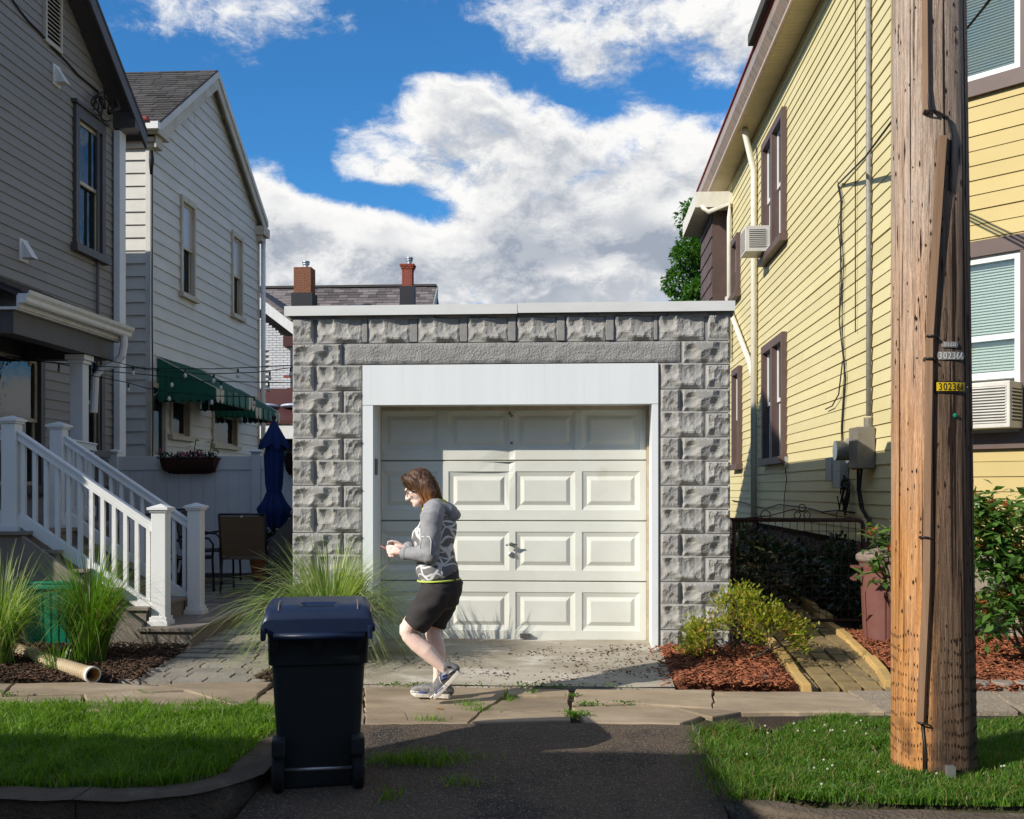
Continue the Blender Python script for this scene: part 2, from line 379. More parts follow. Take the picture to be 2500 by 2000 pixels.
mat('gutter_face', (.55, .48, .42), .4, (.52, .34, .22), .5, 4, (.3, 5, .3), metal=.2)  # same reflected orange painted into the lip colour
mat('red_edge', (.25, .03, .02), .6)
mat('downspout_white', (.70, .68, .60), .45, (.60, .57, .49), .5, 6, (2, 2, .5))
mat('grey_shingle', (.050, .046, .044), .9, (.075, .068, .064), .6, 14, island=.3, bump=.6, bscale=70, bdist=.01)
mat('mixed_shingle', (.115, .107, .112), .9, (.175, .142, .135), .8, 4, (3, 1, 6), island=.45, bump=.4, bscale=40, bdist=.01, speck=(.10, .13, .125), speck_scale=5, speck_amt=.5)
mat('red_roof', (.075, .022, .020), .7, (.05, .016, .015), .6, 3, (1, 1, 12))
mat('painted_brick', (.62, .64, .66), .8, (.52, .53, .54), .6, 1.5)
mat('chimney_brick', (.30, .12, .055), .85, (.20, .075, .035), .7, 9, rnd=.1)
mat('red_brick', (.36, .085, .045), .85, (.26, .06, .035), .7, 9)
mat('chimney_mortar', (.48, .42, .34), .95)
mat('flashing', (.022, .022, .025), .6)
mat('galvanized', (.42, .43, .44), .35, (.34, .35, .36), .5, 6, metal=.7)
mat('dark_metal', (.04, .038, .036), .45, metal=.5)
mat('rust_iron', (.060, .028, .018), .85, (.035, .018, .014), .6, 30, bump=.5, bscale=120)
mat('rust_pipe', (.115, .052, .04), .75, (.085, .038, .03), .6, 8)
mat('wire_black', (.012, .012, .013), .6)
mat('cable_grey', (.28, .27, .25), .55, (.20, .19, .18), .5, 20)
mat('pipe_grey', (.115, .105, .10), .55)
mat('meter_grey', (.20, .19, .16), .55, (.15, .13, .10), .6, 10)
mat('utility_grey', (.28, .30, .30), .5)
mat('orange_tag', (.7, .22, .02), .6)
mat('stone_dark', (.085, .065, .05), .95, (.05, .04, .032), .6, 5, bump=.8, bscale=12, bdist=.05)
mat('deck_board', (.215, .185, .155), .7, (.18, .155, .13), .5, 5, (1, 1, 1), bump=.2, bscale=60, bstretch=(2, 2, .2))
mat('porch_ceiling', (.16, .15, .135), .7)
mat('green_awning', (.006, .105, .062), .6, (.006, .085, .05), .5, 5, stain=(.1, .14, .1), stain_scale=5, stain_lo=.68, stain_hi=.8)
mat('pale_awning', (.50, .48, .38), .6, (.38, .36, .27), .5, 6)
mat('awning_inner', (.10, .075, .06), .8)
mat('umbrella_blue', (.004, .026, .125), .8, (.003, .02, .095), .5, 6)
mat('planter_rust', (.085, .035, .02), .9, (.05, .022, .014), .6, 14)
mat('terracotta', (.32, .09, .035), .8)
mat('pink_petal', (.62, .12, .32), .6, (.7, .25, .45), .5, 30)
mat('chair_frame', (.022, .019, .017), .45)
mat('chair_sling', (.165, .105, .055), .85, (.13, .085, .048), .4, 2, (1, 1, 60), bump=.3, bscale=3, bstretch=(1, 1, 60))
mat('chair_sling_dark', (.115, .085, .07), .85)
mat('grill_cover', (.030, .028, .027), .85, (.045, .042, .04), .6, 4, bump=.5, bscale=6, bdist=.05)
mat('bin_body', (.020, .026, .028), .42, (.015, .020, .021), .5, 5, bump=.1, bscale=200, bdist=.001, spec=.35)
mat('bin_lid', (.013, .024, .056), .38, (.008, .017, .046), .5, 4, bump=.1, bscale=200, bdist=.001, stain=(.05, .05, .055), stain_scale=3, stain_lo=.66, stain_hi=.85)
mat('bin_highlight', (.20, .16, .13), .6)  # pale tone for the highlights drawn on the lid ribs
mat('rubber', (.012, .012, .012), .85)
mat('green_plastic', (.004, .20, .11), .35, (.004, .16, .09), .5, 4)
mat('maroon_plastic', (.145, .055, .045), .5, (.17, .075, .062), .6, 7, stain=(.22, .15, .13), stain_scale=5, stain_lo=.62, stain_hi=.85)
mat('can_lid', (.25, .20, .165), .6, (.2, .15, .125), .6, 5)
mat('drain_pipe', (.50, .40, .26), .5, (.42, .33, .2), .5, 7)
mat('drain_inside', (.55, .33, .08), .6)
mat('handle_metal', (.20, .20, .19), .35, metal=.7)
mat('lock_metal', (.6, .6, .58), .25, metal=.9)
mat('bulb_glass', (.55, .52, .48), .08, spec=.8, coat=.5)
mat('cord_green', (.006, .02, .014), .6)
mat('skin', (.86, .66, .57), .5, (.80, .56, .47), .5, 18, sub=.12)
mat('hair', (.040, .019, .010), .6, (.105, .046, .018), .7, 26, (6, 6, .6), spec=.3)
mat('hair_tip', (.26, .10, .03), .5, (.13, .052, .018), .6, 30, spec=.5)
mat('short_cloth', (.045, .040, .040), .9, (.034, .031, .031), .5, 12, bump=.3, bscale=14, bdist=.015)
mat('lime_trim', (.50, .62, .10), .8)
mat('sleeve_fleece', (.24, .24, .25), .95, (.33, .33, .34), .6, 22, speck=(.11, .11, .12), speck_scale=150, speck_amt=.5, bump=.35, bscale=18, bdist=.012)
mat('phone_pink', (.60, .30, .24), .3, metal=.3)
mat('phone_screen', (.01, .01, .012), .1)
mat('shoe_mesh', (.22, .215, .21), .5, (.07, .068, .07), .5, 60)
mat('shoe_sole', (.68, .64, .57), .7)
mat('shoe_dark', (.03, .03, .04), .6)
mat('shoe_blue', (.03, .07, .32), .5)
mat('shoe_silver', (.60, .60, .60), .3, metal=.4)
mat('glasses_frame', (.10, .03, .02), .3)
mat('lip', (.42, .16, .13), .5)
mat('eye_dark', (.02, .015, .012), .4)
mat('tag_yellow', (.58, .39, .01), .5)
mat('tag_black', (.012, .012, .012), .5)
mat('tag_metal', (.30, .30, .285), .5, (.22, .22, .21), .6, 40, metal=.3); mat('tag_letter', (.52, .51, .48), .4)
mat('plastic_white', (.7, .7, .68), .4)
mat('ac_cream', (.60, .585, .53), .5, (.5, .48, .43), .5, 6)
mat('ac_dark', (.05, .05, .05), .7)
mat('blind', (.60, .63, .58), .7)
mat('blind_teal', (.20, .25, .235), .6)
mat('curtain', (.34, .36, .36), .9, (.26, .28, .28), .5, 6, (1, 6, .3))
mat('dark_room', (.012, .011, .010), .9)
mat('bark', (.075, .05, .032), .9, (.045, .03, .02), .6, 20, bump=.6, bscale=60)
mat('bark_light', (.19, .14, .10), .9, (.11, .08, .055), .6, 20, bump=.6, bscale=60)
mat('truck_white', (.62, .62, .62), .4); mat('truck_dark', (.03, .03, .035), .5)
mat('wood_strip', (.165, .095, .052), .75, (.24, .15, .09), .6, 9, (4, 4, .25), bump=.4, bscale=60, bstretch=(4, 4, .2))
mat('hole_dark', (.020, .010, .006), .95)
mat('skylight', (.45, .55, .7), .2, spec=.8)
mat('meter_glass', (.24, .23, .2), .15, spec=.8, coat=.6)
glass_mat('pane_dark', (.014, .016, .016), .06, wob=.2, fk=.4)
glass_mat('pane_leafy', (.022, .026, .022), .08, wob=.12, fk=.5)
glass_mat('pane_pale', (.52, .54, .56), .06, fk=.5)  # pale base colour paints in the reflection of bright cloud
glass_mat('pane_clear', (.3, .34, .33), .05, see=.9, fk=.6)
leaf_mat('grass_blade', (.050, .145, .010), (.20, .33, .028), .5, .45)
leaf_mat('grass_blade_deep', (.036, .115, .010), (.135, .25, .024), .5, .42)
leaf_mat('grass_dry', (.24, .18, .08), (.15, .16, .04), .6, .3)
leaf_mat('reed_green', (.055, .16, .012), (.16, .28, .035), .45, .40)
leaf_mat('reed_pale', (.46, .50, .27), (.22, .32, .10), .45, .40)
leaf_mat('rhodo_leaf', (.045, .125, .028), (.125, .235, .045), .30, .3, spec=.5)
leaf_mat('rhodo_young', (.16, .24, .03), (.28, .30, .05), .35, .35)
leaf_mat('spent_bloom', (.46, .12, .03), (.27, .06, .022), .7, .3)
leaf_mat('azalea_leaf', (.12, .19, .02), (.40, .40, .05), .4, .45)
leaf_mat('azalea_rust', (.34, .13, .03), (.42, .22, .05), .6, .3)
leaf_mat('laurel_leaf', (.010, .034, .014), (.022, .058, .026), .30, .2, spec=.5)
leaf_mat('tree_leaf', (.030, .105, .014), (.085, .20, .028), .45, .45)
leaf_mat('weed_leaf', (.06, .16, .015), (.13, .25, .03), .5, .4)
leaf_mat('clover_white', (.6, .6, .55), (.5, .5, .45), .6, .3)
leaf_mat('mulch_chip', (.10, .028, .012), (.40, .140, .062), .85, .0)
leaf_mat('mulch_chip_dark', (.035, .020, .012), (.12, .065, .038), .85, .0)

def hair_mat():
    """dark roots running to sun-bleached ends"""
    m = bpy.data.materials.new('hair_graded'); m.use_nodes = True; T = NT(m.node_tree); b = T.n['Principled BSDF']
    co = T.node('ShaderNodeTexCoord').outputs['Object']; z = T.node('ShaderNodeSeparateXYZ'); T.l.new(co, z.inputs[0])
    n = T.noise(T.scale(co, (60, 60, 5)), 1.5, 4, .6)
    f = T.ramp(T.math('ADD', z.outputs[2], T.math('MULTIPLY', T.math('SUBTRACT', n, .5), .14)), 1.47, 1.33)
    col = T.mix(f, T.mix(T.ramp(n, .35, .65), (.030, .016, .009), (.13, .062, .030)), T.mix(T.ramp(n, .35, .65), (.15, .056, .016), (.46, .19, .06)))
    T.put(b.inputs['Base Color'], col); b.inputs['Roughness'].default_value = .5; b.inputs['Specular IOR Level'].default_value = .35
    bp = T.node('ShaderNodeBump'); bp.inputs['Strength'].default_value = .8; bp.inputs['Distance'].default_value = .006; T.put(bp.inputs['Height'], n); T.l.new(bp.outputs[0], b.inputs['Normal'])
    MAT['hair_graded'] = m
hair_mat()
def wood_pole_mat():
    m = bpy.data.materials.new('pole_wood'); m.use_nodes = True; T = NT(m.node_tree); b = T.n['Principled BSDF']
    co = T.node('ShaderNodeTexCoord').outputs['Object']
    z = T.node('ShaderNodeSeparateXYZ'); T.l.new(co, z.inputs[0])
    grain = T.noise(T.scale(co, (9, 9, .35)), 7, 8, .68)
    fine = T.noise(T.scale(co, (30, 30, .8)), 9, 4, .6)
    grey = T.mix(T.ramp(grain, .3, .7), (.36, .265, .205), (.66, .535, .43))
    orange = T.mix(T.ramp(grain, .3, .7), (.42, .175, .055), (.72, .36, .125))
    low = T.ramp(z.outputs[2], .2, 3.7, 1, 0)
    low = T.math('ADD', low, T.math('MULTIPLY', T.math('SUBTRACT', T.noise(T.scale(co, (3, 3, .5)), 3, 4), .5), .9), clamp=True)
    col = T.mix(low, grey, orange)
    col = T.mix(T.math('MULTIPLY', T.ramp(fine, .58, .78), .35), col, (.07, .035, .018))
    side = T.ramp(T.math('ADD', z.outputs[0], T.math('MULTIPLY', T.math('SUBTRACT', T.noise(T.scale(co, (5, 5, .8)), 2.5, 4), .5), .16)), 1.765, 1.85)   # the right-hand side goes darker, less so higher up
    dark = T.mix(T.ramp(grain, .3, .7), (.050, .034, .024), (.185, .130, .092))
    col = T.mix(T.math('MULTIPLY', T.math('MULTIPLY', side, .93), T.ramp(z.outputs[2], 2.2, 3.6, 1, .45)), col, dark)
    crk = T.ramp(T.noise(T.scale(co, (16, 16, .28)), 5, 3, .5), .64, .69)
    col = T.mix(T.math('MULTIPLY', crk, .8), col, (.025, .013, .008))
    foot = T.math('MULTIPLY', T.ramp(z.outputs[2], .0, .5, 1, 0), T.ramp(T.noise(co, 6, 4), .45, .62))
    col = T.mix(T.math('MULTIPLY', foot, .75), col, (.03, .02, .016))
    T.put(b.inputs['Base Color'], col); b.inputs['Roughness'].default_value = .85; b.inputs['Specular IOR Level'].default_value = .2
    bp = T.node('ShaderNodeBump'); bp.inputs['Strength'].default_value = 1.0; bp.inputs['Distance'].default_value = .016
    T.put(bp.inputs['Height'], T.math('ADD', grain, T.math('MULTIPLY', fine, .8))); T.l.new(bp.outputs[0], b.inputs['Normal'])
    MAT['pole_wood'] = m
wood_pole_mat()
def fleece_mat():
    """grey fleece knitted with pale curling plant lines"""
    m = bpy.data.materials.new('hoodie_fleece'); m.use_nodes = True; T = NT(m.node_tree); b = T.n['Principled BSDF']
    co = T.node('ShaderNodeTexCoord').outputs['Object']
    w = T.noise(co, 6, 1, .5, out='Color')
    p = T.vmath('ADD', T.scale(co, (1, .5, .8)), T.scale(T.vmath('SUBTRACT', w, (.5, .5, .5)), (.10, .10, .10)))
    v = T.node('ShaderNodeTexVoronoi', feature='DISTANCE_TO_EDGE'); T.put(v.inputs['Vector'], p); v.inputs['Scale'].default_value = 9.5
    l1 = T.ramp(v.outputs['Distance'], .035, .075, 1, 0)
    wv = T.node('ShaderNodeTexWave', wave_type='RINGS', rings_direction='SPHERICAL', wave_profile='SIN'); T.put(wv.inputs['Vector'], T.scale(p, (1, 1, 1)))
    wv.inputs['Scale'].default_value = 7; wv.inputs['Distortion'].default_value = 5.5; wv.inputs['Detail'].default_value = 0; wv.inputs['Detail Scale'].default_value = 1.6
    l2 = T.ramp(wv.outputs['Fac'], .84, .94)
    line = T.math('MAXIMUM', l1, l2)
    base = T.mix(T.noise(co, 40, 3), (.145, .142, .146), (.21, .205, .21))
    T.put(b.inputs['Base Color'], T.mix(line, base, (.66, .66, .65)))
    b.inputs['Roughness'].default_value = .95; b.inputs['Specular IOR Level'].default_value = .1
    bp = T.node('ShaderNodeBump'); bp.inputs['Strength'].default_value = .5; bp.inputs['Distance'].default_value = .012
    T.put(bp.inputs['Height'], T.math('ADD', T.noise(co, 16, 3), T.math('MULTIPLY', line, .25))); T.l.new(bp.outputs[0], b.inputs['Normal'])
    MAT['hoodie_fleece'] = m
fleece_mat()
def brick_wall_mat():
    m = bpy.data.materials.new('white_brick_wall'); m.use_nodes = True; T = NT(m.node_tree); b = T.n['Principled BSDF']
    co = T.node('ShaderNodeTexCoord').outputs['Object']
    sp = T.node('ShaderNodeSeparateXYZ'); T.l.new(co, sp.inputs[0]); cb = T.node('ShaderNodeCombineXYZ')
    T.l.new(sp.outputs[0], cb.inputs[0]); T.l.new(sp.outputs[2], cb.inputs[1])
    br = T.node('ShaderNodeTexBrick'); T.l.new(cb.outputs[0], br.inputs['Vector'])
    br.inputs['Color1'].default_value = (.60, .62, .64, 1); br.inputs['Color2'].default_value = (.50, .52, .54, 1); br.inputs['Mortar'].default_value = (.30, .30, .30, 1)
    br.inputs['Scale'].default_value = 1; br.inputs['Brick Width'].default_value = .22; br.inputs['Row Height'].default_value = .075; br.inputs['Mortar Size'].default_value = .008
    f = T.ramp(T.noise(co, 2.2, 6, .7), .60, .70)
    T.put(b.inputs['Base Color'], T.mix(f, br.outputs[0], (.34, .13, .09, 1))); b.inputs['Roughness'].default_value = .8
    bp = T.node('ShaderNodeBump'); bp.inputs['Strength'].default_value = .6; bp.inputs['Distance'].default_value = .01
    T.put(bp.inputs['Height'], br.outputs['Fac']); bp.invert = True; T.l.new(bp.outputs[0], b.inputs['Normal'])
    MAT['white_brick_wall'] = m
brick_wall_mat()
# ------------------------------------------------------------------ walls, planks, windows
class Wall:
    """a vertical wall plane: origin, direction along it, outward normal"""
    def __init__(s, o, ex, n): s.o = Vector(o); s.ex = Vector(ex).normalized(); s.n = Vector(n).normalized()
    def p(s, a, z, d=0.0): return s.o + s.ex*a + Vector((0, 0, z)) + s.n*d
    def box(s, mb, a0, a1, z0, z1, d0, d1):
        return mb.hexa([s.p(a0, z0, d0), s.p(a1, z0, d0), s.p(a1, z0, d1), s.p(a0, z0, d1), s.p(a0, z1, d0), s.p(a1, z1, d0), s.p(a1, z1, d1), s.p(a0, z1, d1)])
def clapboards(root, W, z0, z1, expo, lo, hi, m, openings=(), butt=.018, lap=.004, name='clapboard', seed=0):
    """one plank object per course and run; lo(z), hi(z) give the ends"""
    rn = random.Random(seed); z = z0; k = 0
    while z < z1 - 1e-4:
        zt = min(z+expo, z1)
        a0, a1 = lo(z), hi(z); b0, b1 = lo(zt), hi(zt)
        if a1 - a0 > .02:
            runs = [(a0, a1, b0, b1)]
            bits = []
            for (s0, s1, q0, q1) in openings:
                if q0 < zt-.005 and q1 > z+.005:
                    new = []
                    for (c0, c1, e0, e1) in runs:
                        if s1 <= c0 or s0 >= c1: new.append((c0, c1, e0, e1)); continue
                        if s0 > c0: new.append((c0, s0, e0, min(s0, e1)))
                        if s1 < c1: new.append((s1, c1, max(s1, e0), e1))
                    runs = new
                    if q1 < zt-.01: bits.append((s0, s1, q1-.005, zt))
                    if q0 > z+.01: bits.append((s0, s1, z, q0+.005))
            for (c0, c1, w0, w1) in bits:
                mb = MB(); d0, d1 = butt+(lap-butt)*(w0-z)/(zt-z), butt+(lap-butt)*(w1-z)/(zt-z)
                mb.hexa([W.p(c0, w0, 0), W.p(c1, w0, 0), W.p(c1, w0, d0), W.p(c0, w0, d0), W.p(c0, w1, 0), W.p(c1, w1, 0), W.p(c1, w1, d1), W.p(c0, w1, d1)]); mb.build(name, m, root)
            for (c0, c1, e0, e1) in runs:
                if c1-c0 < .02: continue
                if e1 < e0: e0 = e1 = (e0+e1)/2
                cut = c0 + (c1-c0)*rn.uniform(.2, .8) if c1-c0 > 3 and rn.random() < .75 and max(c0, e0) < c0+(c1-c0)*.2 else None
                if cut:      # a butt joint along the course
                    mb = MB(); j = rn.uniform(-.0025, .0025); mb.hexa([W.p(cut+.003, z, 0), W.p(c1, z, 0), W.p(c1, z, butt+j), W.p(cut+.003, z, butt+j), W.p(cut+.003, zt, 0), W.p(e1, zt, 0), W.p(e1, zt, lap+j), W.p(cut+.003, zt, lap+j)]); mb.build(name, m, root); c1 = cut; e1 = cut
                mb = MB(); j = rn.uniform(-.0025, .0025)
                mb.hexa([W.p(c0, z, 0), W.p(c1, z, 0), W.p(c1, z, butt+j), W.p(c0, z, butt+j), W.p(e0, zt, 0), W.p(e1, zt, 0), W.p(e1, zt, lap+j), W.p(e0, zt, lap+j)])
                mb.build(name, m, root); k += 1
        z += expo
    return k
def sash_window(root, W, a0, a1, z0, z1, trim, sash, pane, tw=.10, hw=.12, sillh=.08, sillx=.06, proud=.05, deep=.07, meet=.5, hood=0, sw=.045, inner='curtain', lower_pane=None, name='window', mullions=()):
    """part: trim; sub-parts: sash, pane, sill"""
    mb = MB()
    W.box(mb, a0, a0+tw, z0, z1-hw, -.02, proud); W.box(mb, a1-tw, a1, z0, z1-hw, -.02, proud)
    W.box(mb, a0, a1, z1-hw, z1, -.02, proud+.002)
    if hood: W.box(mb, a0-.05, a1+.05, z1, z1+.045, -.02, proud+hood)
    units = []; e = [a0+tw] + [x for m_ in mullions for x in (m_-tw*.6, m_+tw*.6)] + [a1-tw]
    for m_ in mullions: W.box(mb, m_-tw*.6, m_+tw*.6, z0, z1-hw, -.02, proud)
    fr = mb.build(name, trim, root)
    sl = MB(); W.box(sl, a0-sillx, a1+sillx, z0-sillh, z0, -.02, proud+.045); sl.build('sill', trim, fr)
    for i in range(0, len(e), 2):
        b0, b1 = e[i], e[i+1]; zt = z1-hw; zm = z0+(zt-z0)*meet
        sm = MB()
        for (q0, q1, dd) in ((zm, zt, 0), (z0, zm+sw, -.03)):
            d0, d1 = proud-deep+dd-.02, proud-deep+dd+.02
            W.box(sm, b0, b0+sw, q0, q1, d0, d1); W.box(sm, b1-sw, b1, q0, q1, d0, d1)
            W.box(sm, b0+sw, b1-sw, q0, q0+sw, d0, d1); W.box(sm, b0+sw, b1-sw, q1-sw, q1, d0, d1)
        sm.build('sash', sash, fr)
        for (q0, q1, dd, pm) in ((zm+sw, zt-sw, 0, pane), (z0+sw, zm, -.03, lower_pane or pane)):
            g = MB(); W.box(g, b0+sw, b1-sw, q0, q1, proud-deep+dd-.004, proud-deep+dd+.004); g.build('pane', pm, fr)
        rb = MB(); W.box(rb, b0-.02, b1+.02, z0-.02, zt+.02, proud-deep-.12, proud-deep-.10); rb.build('reveal', MAT[inner], fr)
    return fr

# ------------------------------------------------------------------ grey house (left)
GX = -6.5
def grey_house():
    root = thing('grey_house', 'dark grey clapboard house with gable louver and side porch in shade', 'house', (GX, 12, 0))
    W = Wall((GX, 0, 0), (0, 1, 0), (1, 0, 0))
    z_e, y_far, y_ridge = 6.86, 14.72, 11.2
    slope = .72
    roofz = lambda y: z_e + slope*(14.5-y) if y > y_ridge else z_e + slope*(14.5-(2*y_ridge-y))
    y_near = 2*y_ridge-y_far
    def lo(z): return max(y_near, 2*y_ridge-14.62+max(0, (z-z_e)/slope))
    def hi(z): return min(y_far-.06, 14.62-max(0, (z-z_e)/slope))
    wins = [(13.36, 14.22, 4.62, 6.42), (11.4, 12.56, 1.5, 3.16), (13.42, 14.2, 1.98, 3.36)]
    body = MB(); body.box(GX-7, GX-.14, y_near+.1, y_far-.02, -.1, z_e)
    poly = [Vector((GX-7, y_near+.1, z_e)), Vector((GX-7, y_far-.02, z_e)), Vector((GX-7, y_ridge, z_e+slope*(14.5-y_ridge)-.05))]
    body.prism(poly, (6.86, 0, 0)); body.build('wall', MAT['grey_siding'], root)
    zs = [.9, 9.1]
    clapboards(root, W, zs[0], zs[1], .1186, lo, hi, MAT['grey_siding'], [(a, b, c, d) for a, b, c, d in wins], butt=.016, seed=1)
    # corner board (front corner toward the fence) and downspout
    mb = MB(); W.box(mb, y_far-.06, y_far+.02, .2, z_e-.2, -.14, .03); mb.build('corner_board', MAT['grey_trim_dark'], root)
    for (a, b, c, d), pm in zip(wins, ('pane_leafy', 'pane_leafy', 'pane_dark')):
        sash_window(root, W, a, b, c, d, MAT['grey_trim_dark'], MAT['cream_trim'], MAT[pm], tw=.10, hw=.16, sillh=.1, hood=.03, proud=.06)
    # gable rake: soffit board + fascia + roof slab, following the slope
    for sgn in (1, -1):
        ya, za = y_ridge, z_e+slope*(14.5-y_ridge)
        yb, zb = y_ridge+sgn*(14.95-y_ridge), z_e-slope*.45
        m1 = MB(); m1.hexa([(GX-7.2, yb, zb), (GX+.34, yb, zb), (GX+.34, ya, za), (GX-7.2, ya, za), (GX-7.2, yb, zb+.06), (GX+.34, yb, zb+.06), (GX+.34, ya, za+.06), (GX-7.2, ya, za+.06)]); m1.build('roof', MAT['grey_shingle'], root)
        m2 = MB(); m2.hexa([(GX+.30, yb, zb-.20), (GX+.335, yb, zb-.20), (GX+.335, ya, za-.20), (GX+.30, ya, za-.20), (GX+.30, yb, zb-.004), (GX+.335, yb, zb-.004), (GX+.335, ya, za-.004), (GX+.30, ya, za-.004)]); m2.build('rake_board', MAT['grey_trim_dark'], root)
        m3 = MB(); m3.hexa([(GX-.02, yb, zb-.10), (GX+.298, yb, zb-.10), (GX+.298, ya, za-.10), (GX-.02, ya, za-.10), (GX-.02, yb, zb-.06), (GX+.298, yb, zb-.06), (GX+.298, ya, za-.06), (GX-.02, ya, za-.06)]); m3.build('soffit', MAT['grey_trim_dark'], root)
    m4 = MB(); m4.box(GX-.02, GX+.33, 14.55, 14.9, z_e-.36, z_e-.14); m4.build('eave_return', MAT['grey_trim_dark'], root)
    mr = MB(); mr.box(GX+.2, GX+.36, 14.86, 15.0, z_e-.14, z_e-.09); mr.build('drip_edge', MAT['red_edge'], root)
    # louvre
    y0, y1 = 13.12-.62, 13.12-.10+.0
    y0, y1 = PX(92, 40, GX).y, PX(121, 40, GX).y
    zb = PX(106, 92, GX).z; zt = zb+1.15
    lv = MB(); W.box(lv, y0-.04, y0, zb, zt, 0, .05); W.box(lv, y1, y1+.04, zb, zt, 0, .05); W.box(lv, y0-.04, y1+.04, zb-.05, zb, 0, .052); W.box(lv, y0-.04, y1+.04, zt, zt+.05, 0, .052)
    lo_ = lv.build('louver_vent', MAT['cream_trim'], root)
    z = zb+.03
    while z < zt-.06:
        s = MB(); s.hexa([W.p(y0, z, .005), W.p(y1, z, .005), W.p(y1, z-.03, .045), W.p(y0, z-.03, .045), W.p(y0, z+.012, .005), W.p(y1, z+.012, .005), W.p(y1, z-.018, .045), W.p(y0, z-.018, .045)]); s.build('slat', MAT['cream_trim'], lo_); z += .052
    bk = MB(); W.box(bk, y0, y1, zb, zt, .019, .022); bk.build('louver_back', MAT['dark_room'], lo_)
    for (u, v) in ((117, 160), (47, 527)):     # dryer hoods
        c = PX(u, v, GX); h = MB()
        W.box(h, c.y-.10, c.y+.08, c.z-.14, c.z+.12, .0, .028)
        h.hexa([W.p(c.y-.07, c.z-.10, .028), W.p(c.y+.07, c.z-.10, .028), W.p(c.y+.07, c.z-.10, .16), W.p(c.y-.07, c.z-.10, .16), W.p(c.y-.07, c.z+.10, .028), W.p(c.y+.07, c.z+.10, .028), W.p(c.y+.07, c.z+.09, .04), W.p(c.y-.07, c.z+.09, .04)])
        h.build('vent_hood', MAT['trim_white'], root)
    # conduit, downspout, weatherhead loops, cable
    q = lambda u, v, d=.05: PX(u, v, GX+d)
    d = MB(); W.box(d, 14.52, 14.72, .2, q(225, 262).z, .035, .12); d.build('downspout', MAT['white_vinyl'], root)
    t = MB(); yy = q(206, 400).y; t.tube([(GX+.05, yy, q(206, 262).z), (GX+.05, yy, 3.2), (GX+.05, yy+.01, 2.2), (GX+.05, yy+.12, .6)], .022, 8); t.build('conduit', MAT['pipe_grey'], root, smooth=True)
    t = MB()
    rn = random.Random(4)
    pts = [q(u, v, .03) for u, v in ((22, -6), (40, 20), (60, 45), (84, 68), (110, 100), (140, 130), (165, 158), (196, 184), (208, 194))]
    t.tube(pts, .012, 6)
    c = q(214, 214, .12)
    for k in range(5):
        cc = c + Vector((0, rn.uniform(-.12, .12), rn.uniform(-.08, .08))); rr = rn.uniform(.10, .19)
        t.tube([cc+Vector((.03*math.sin(a*3+k), rr*math.cos(a), rr*.9*math.sin(a))) for a in [i*math.pi/8 for i in range(rn.choice((13, 15)))]], .010, 6)
    t.tube([q(206, 190, .05), q(201, 215, .05), q(196, 235, .08), q(204, 252, .06)], .008, 6)
    t.tube([c+Vector((.1, .2, .1)), c+Vector((.12, .25, .0)), c+Vector((.05, .1, -.12))], .03, 8)
    t.build('service_cable', MAT['wire_black'], root, smooth=True)
    mt = MB(); mt.tube([(GX+.05, 14.45, 1.25), (GX+.22, 14.45, 1.25)], .10, 16); mt.box(GX, GX+.06, 14.33, 14.57, 1.0, 1.5); mt.build('meter', MAT['meter_grey'], root)
    # ---- porch
    xg = -5.36; ye, yn = 12.32, 9.95; zg = 3.30
    rf = MB(); zj = 3.86
    rf.hexa([(GX-.2, yn, zj), (xg+.02, yn, zg), (xg+.02, ye, zg), (GX-.2, ye, zj), (GX-.2, yn, zj+.05), (xg+.02, yn, zg+.05), (xg+.02, ye, zg+.05), (GX-.2, ye, zj+.05)])
    r_ = rf.build('porch_roof', MAT['grey_shingle'], root)
    sh = MB()
    for k in range(9):   # shingle butts step up the slope
        f0, f1 = k/9, (k+1)/9
        xa, za, xb, zb2 = xg+.03+(GX-.2-xg)*f0, zg+.052+(zj-zg)*f0, xg+.03+(GX-.2-xg)*f1, zg+.052+(zj-zg)*f1
        sh.hexa([(xb, yn-.02, zb2), (xa, yn-.02, za), (xa, ye+.02, za), (xb, ye+.02, zb2), (xb, yn-.02, zb2+.004), (xa, yn-.02, za+.02), (xa, ye+.02, za+.02), (xb, ye+.02, zb2+.004)])
    so = sh.build('shingle_course', MAT['grey_shingle'], r_, kind='stuff')
    g = MB(); prof = [(0, 0), (.07, 0), (.085, .02), (.09, .055), (.115, .085), (.125, .12), (.11, .12), (.1, .09), (0.0, .09)]
    g.prism([Vector((xg+a, yn-.03, zg-.06+b)) for a, b in prof], (0, ye-yn+.05, 0)); g.build('gutter', MAT['trim_white'], r_)
    fs = MB(); fs.box(xg-.03, xg-.004, yn, ye, zg-.10, zg+.04); fs.box(xg-.30, xg-.03, yn, ye, zg-.115, zg-.09); fs.build('porch_fascia', MAT['trim_white'], root)
    bm_ = MB(); bm_.box(xg-.26, xg-.08, yn+.04, ye-.1, zg-.34, zg-.116); bm_.box(GX+.02, xg-.26, ye-.26, ye-.1, zg-.34, zg-.117); bm_.box(GX+.02, xg-.26, yn+.04, yn+.2, zg-.34, zg-.117); bm_.build('porch_beam', MAT['grey_trim_dark'], root)
    ce = MB(); ce.box(GX+.02, xg-.262, yn+.2, ye-.26, zg-.14, zg-.12); ce.build('porch_ceiling', MAT['porch_ceiling'], root)
    el = MB(); a = Vector((xg+.05, ye-.12, zg-.06))
    el.tube([a, a+Vector((0, 0, -.10)), a+Vector((-.02, .0, -.22)), a+Vector((-.10, .0, -.32)), a+Vector((-.24, -.05, -.38)), a+Vector((-.30, -.1, -.48)), a+Vector((-.31, -.12, -.9))], .045, 10); el.build('porch_downspout', MAT['white_vinyl'], root, smooth=False)
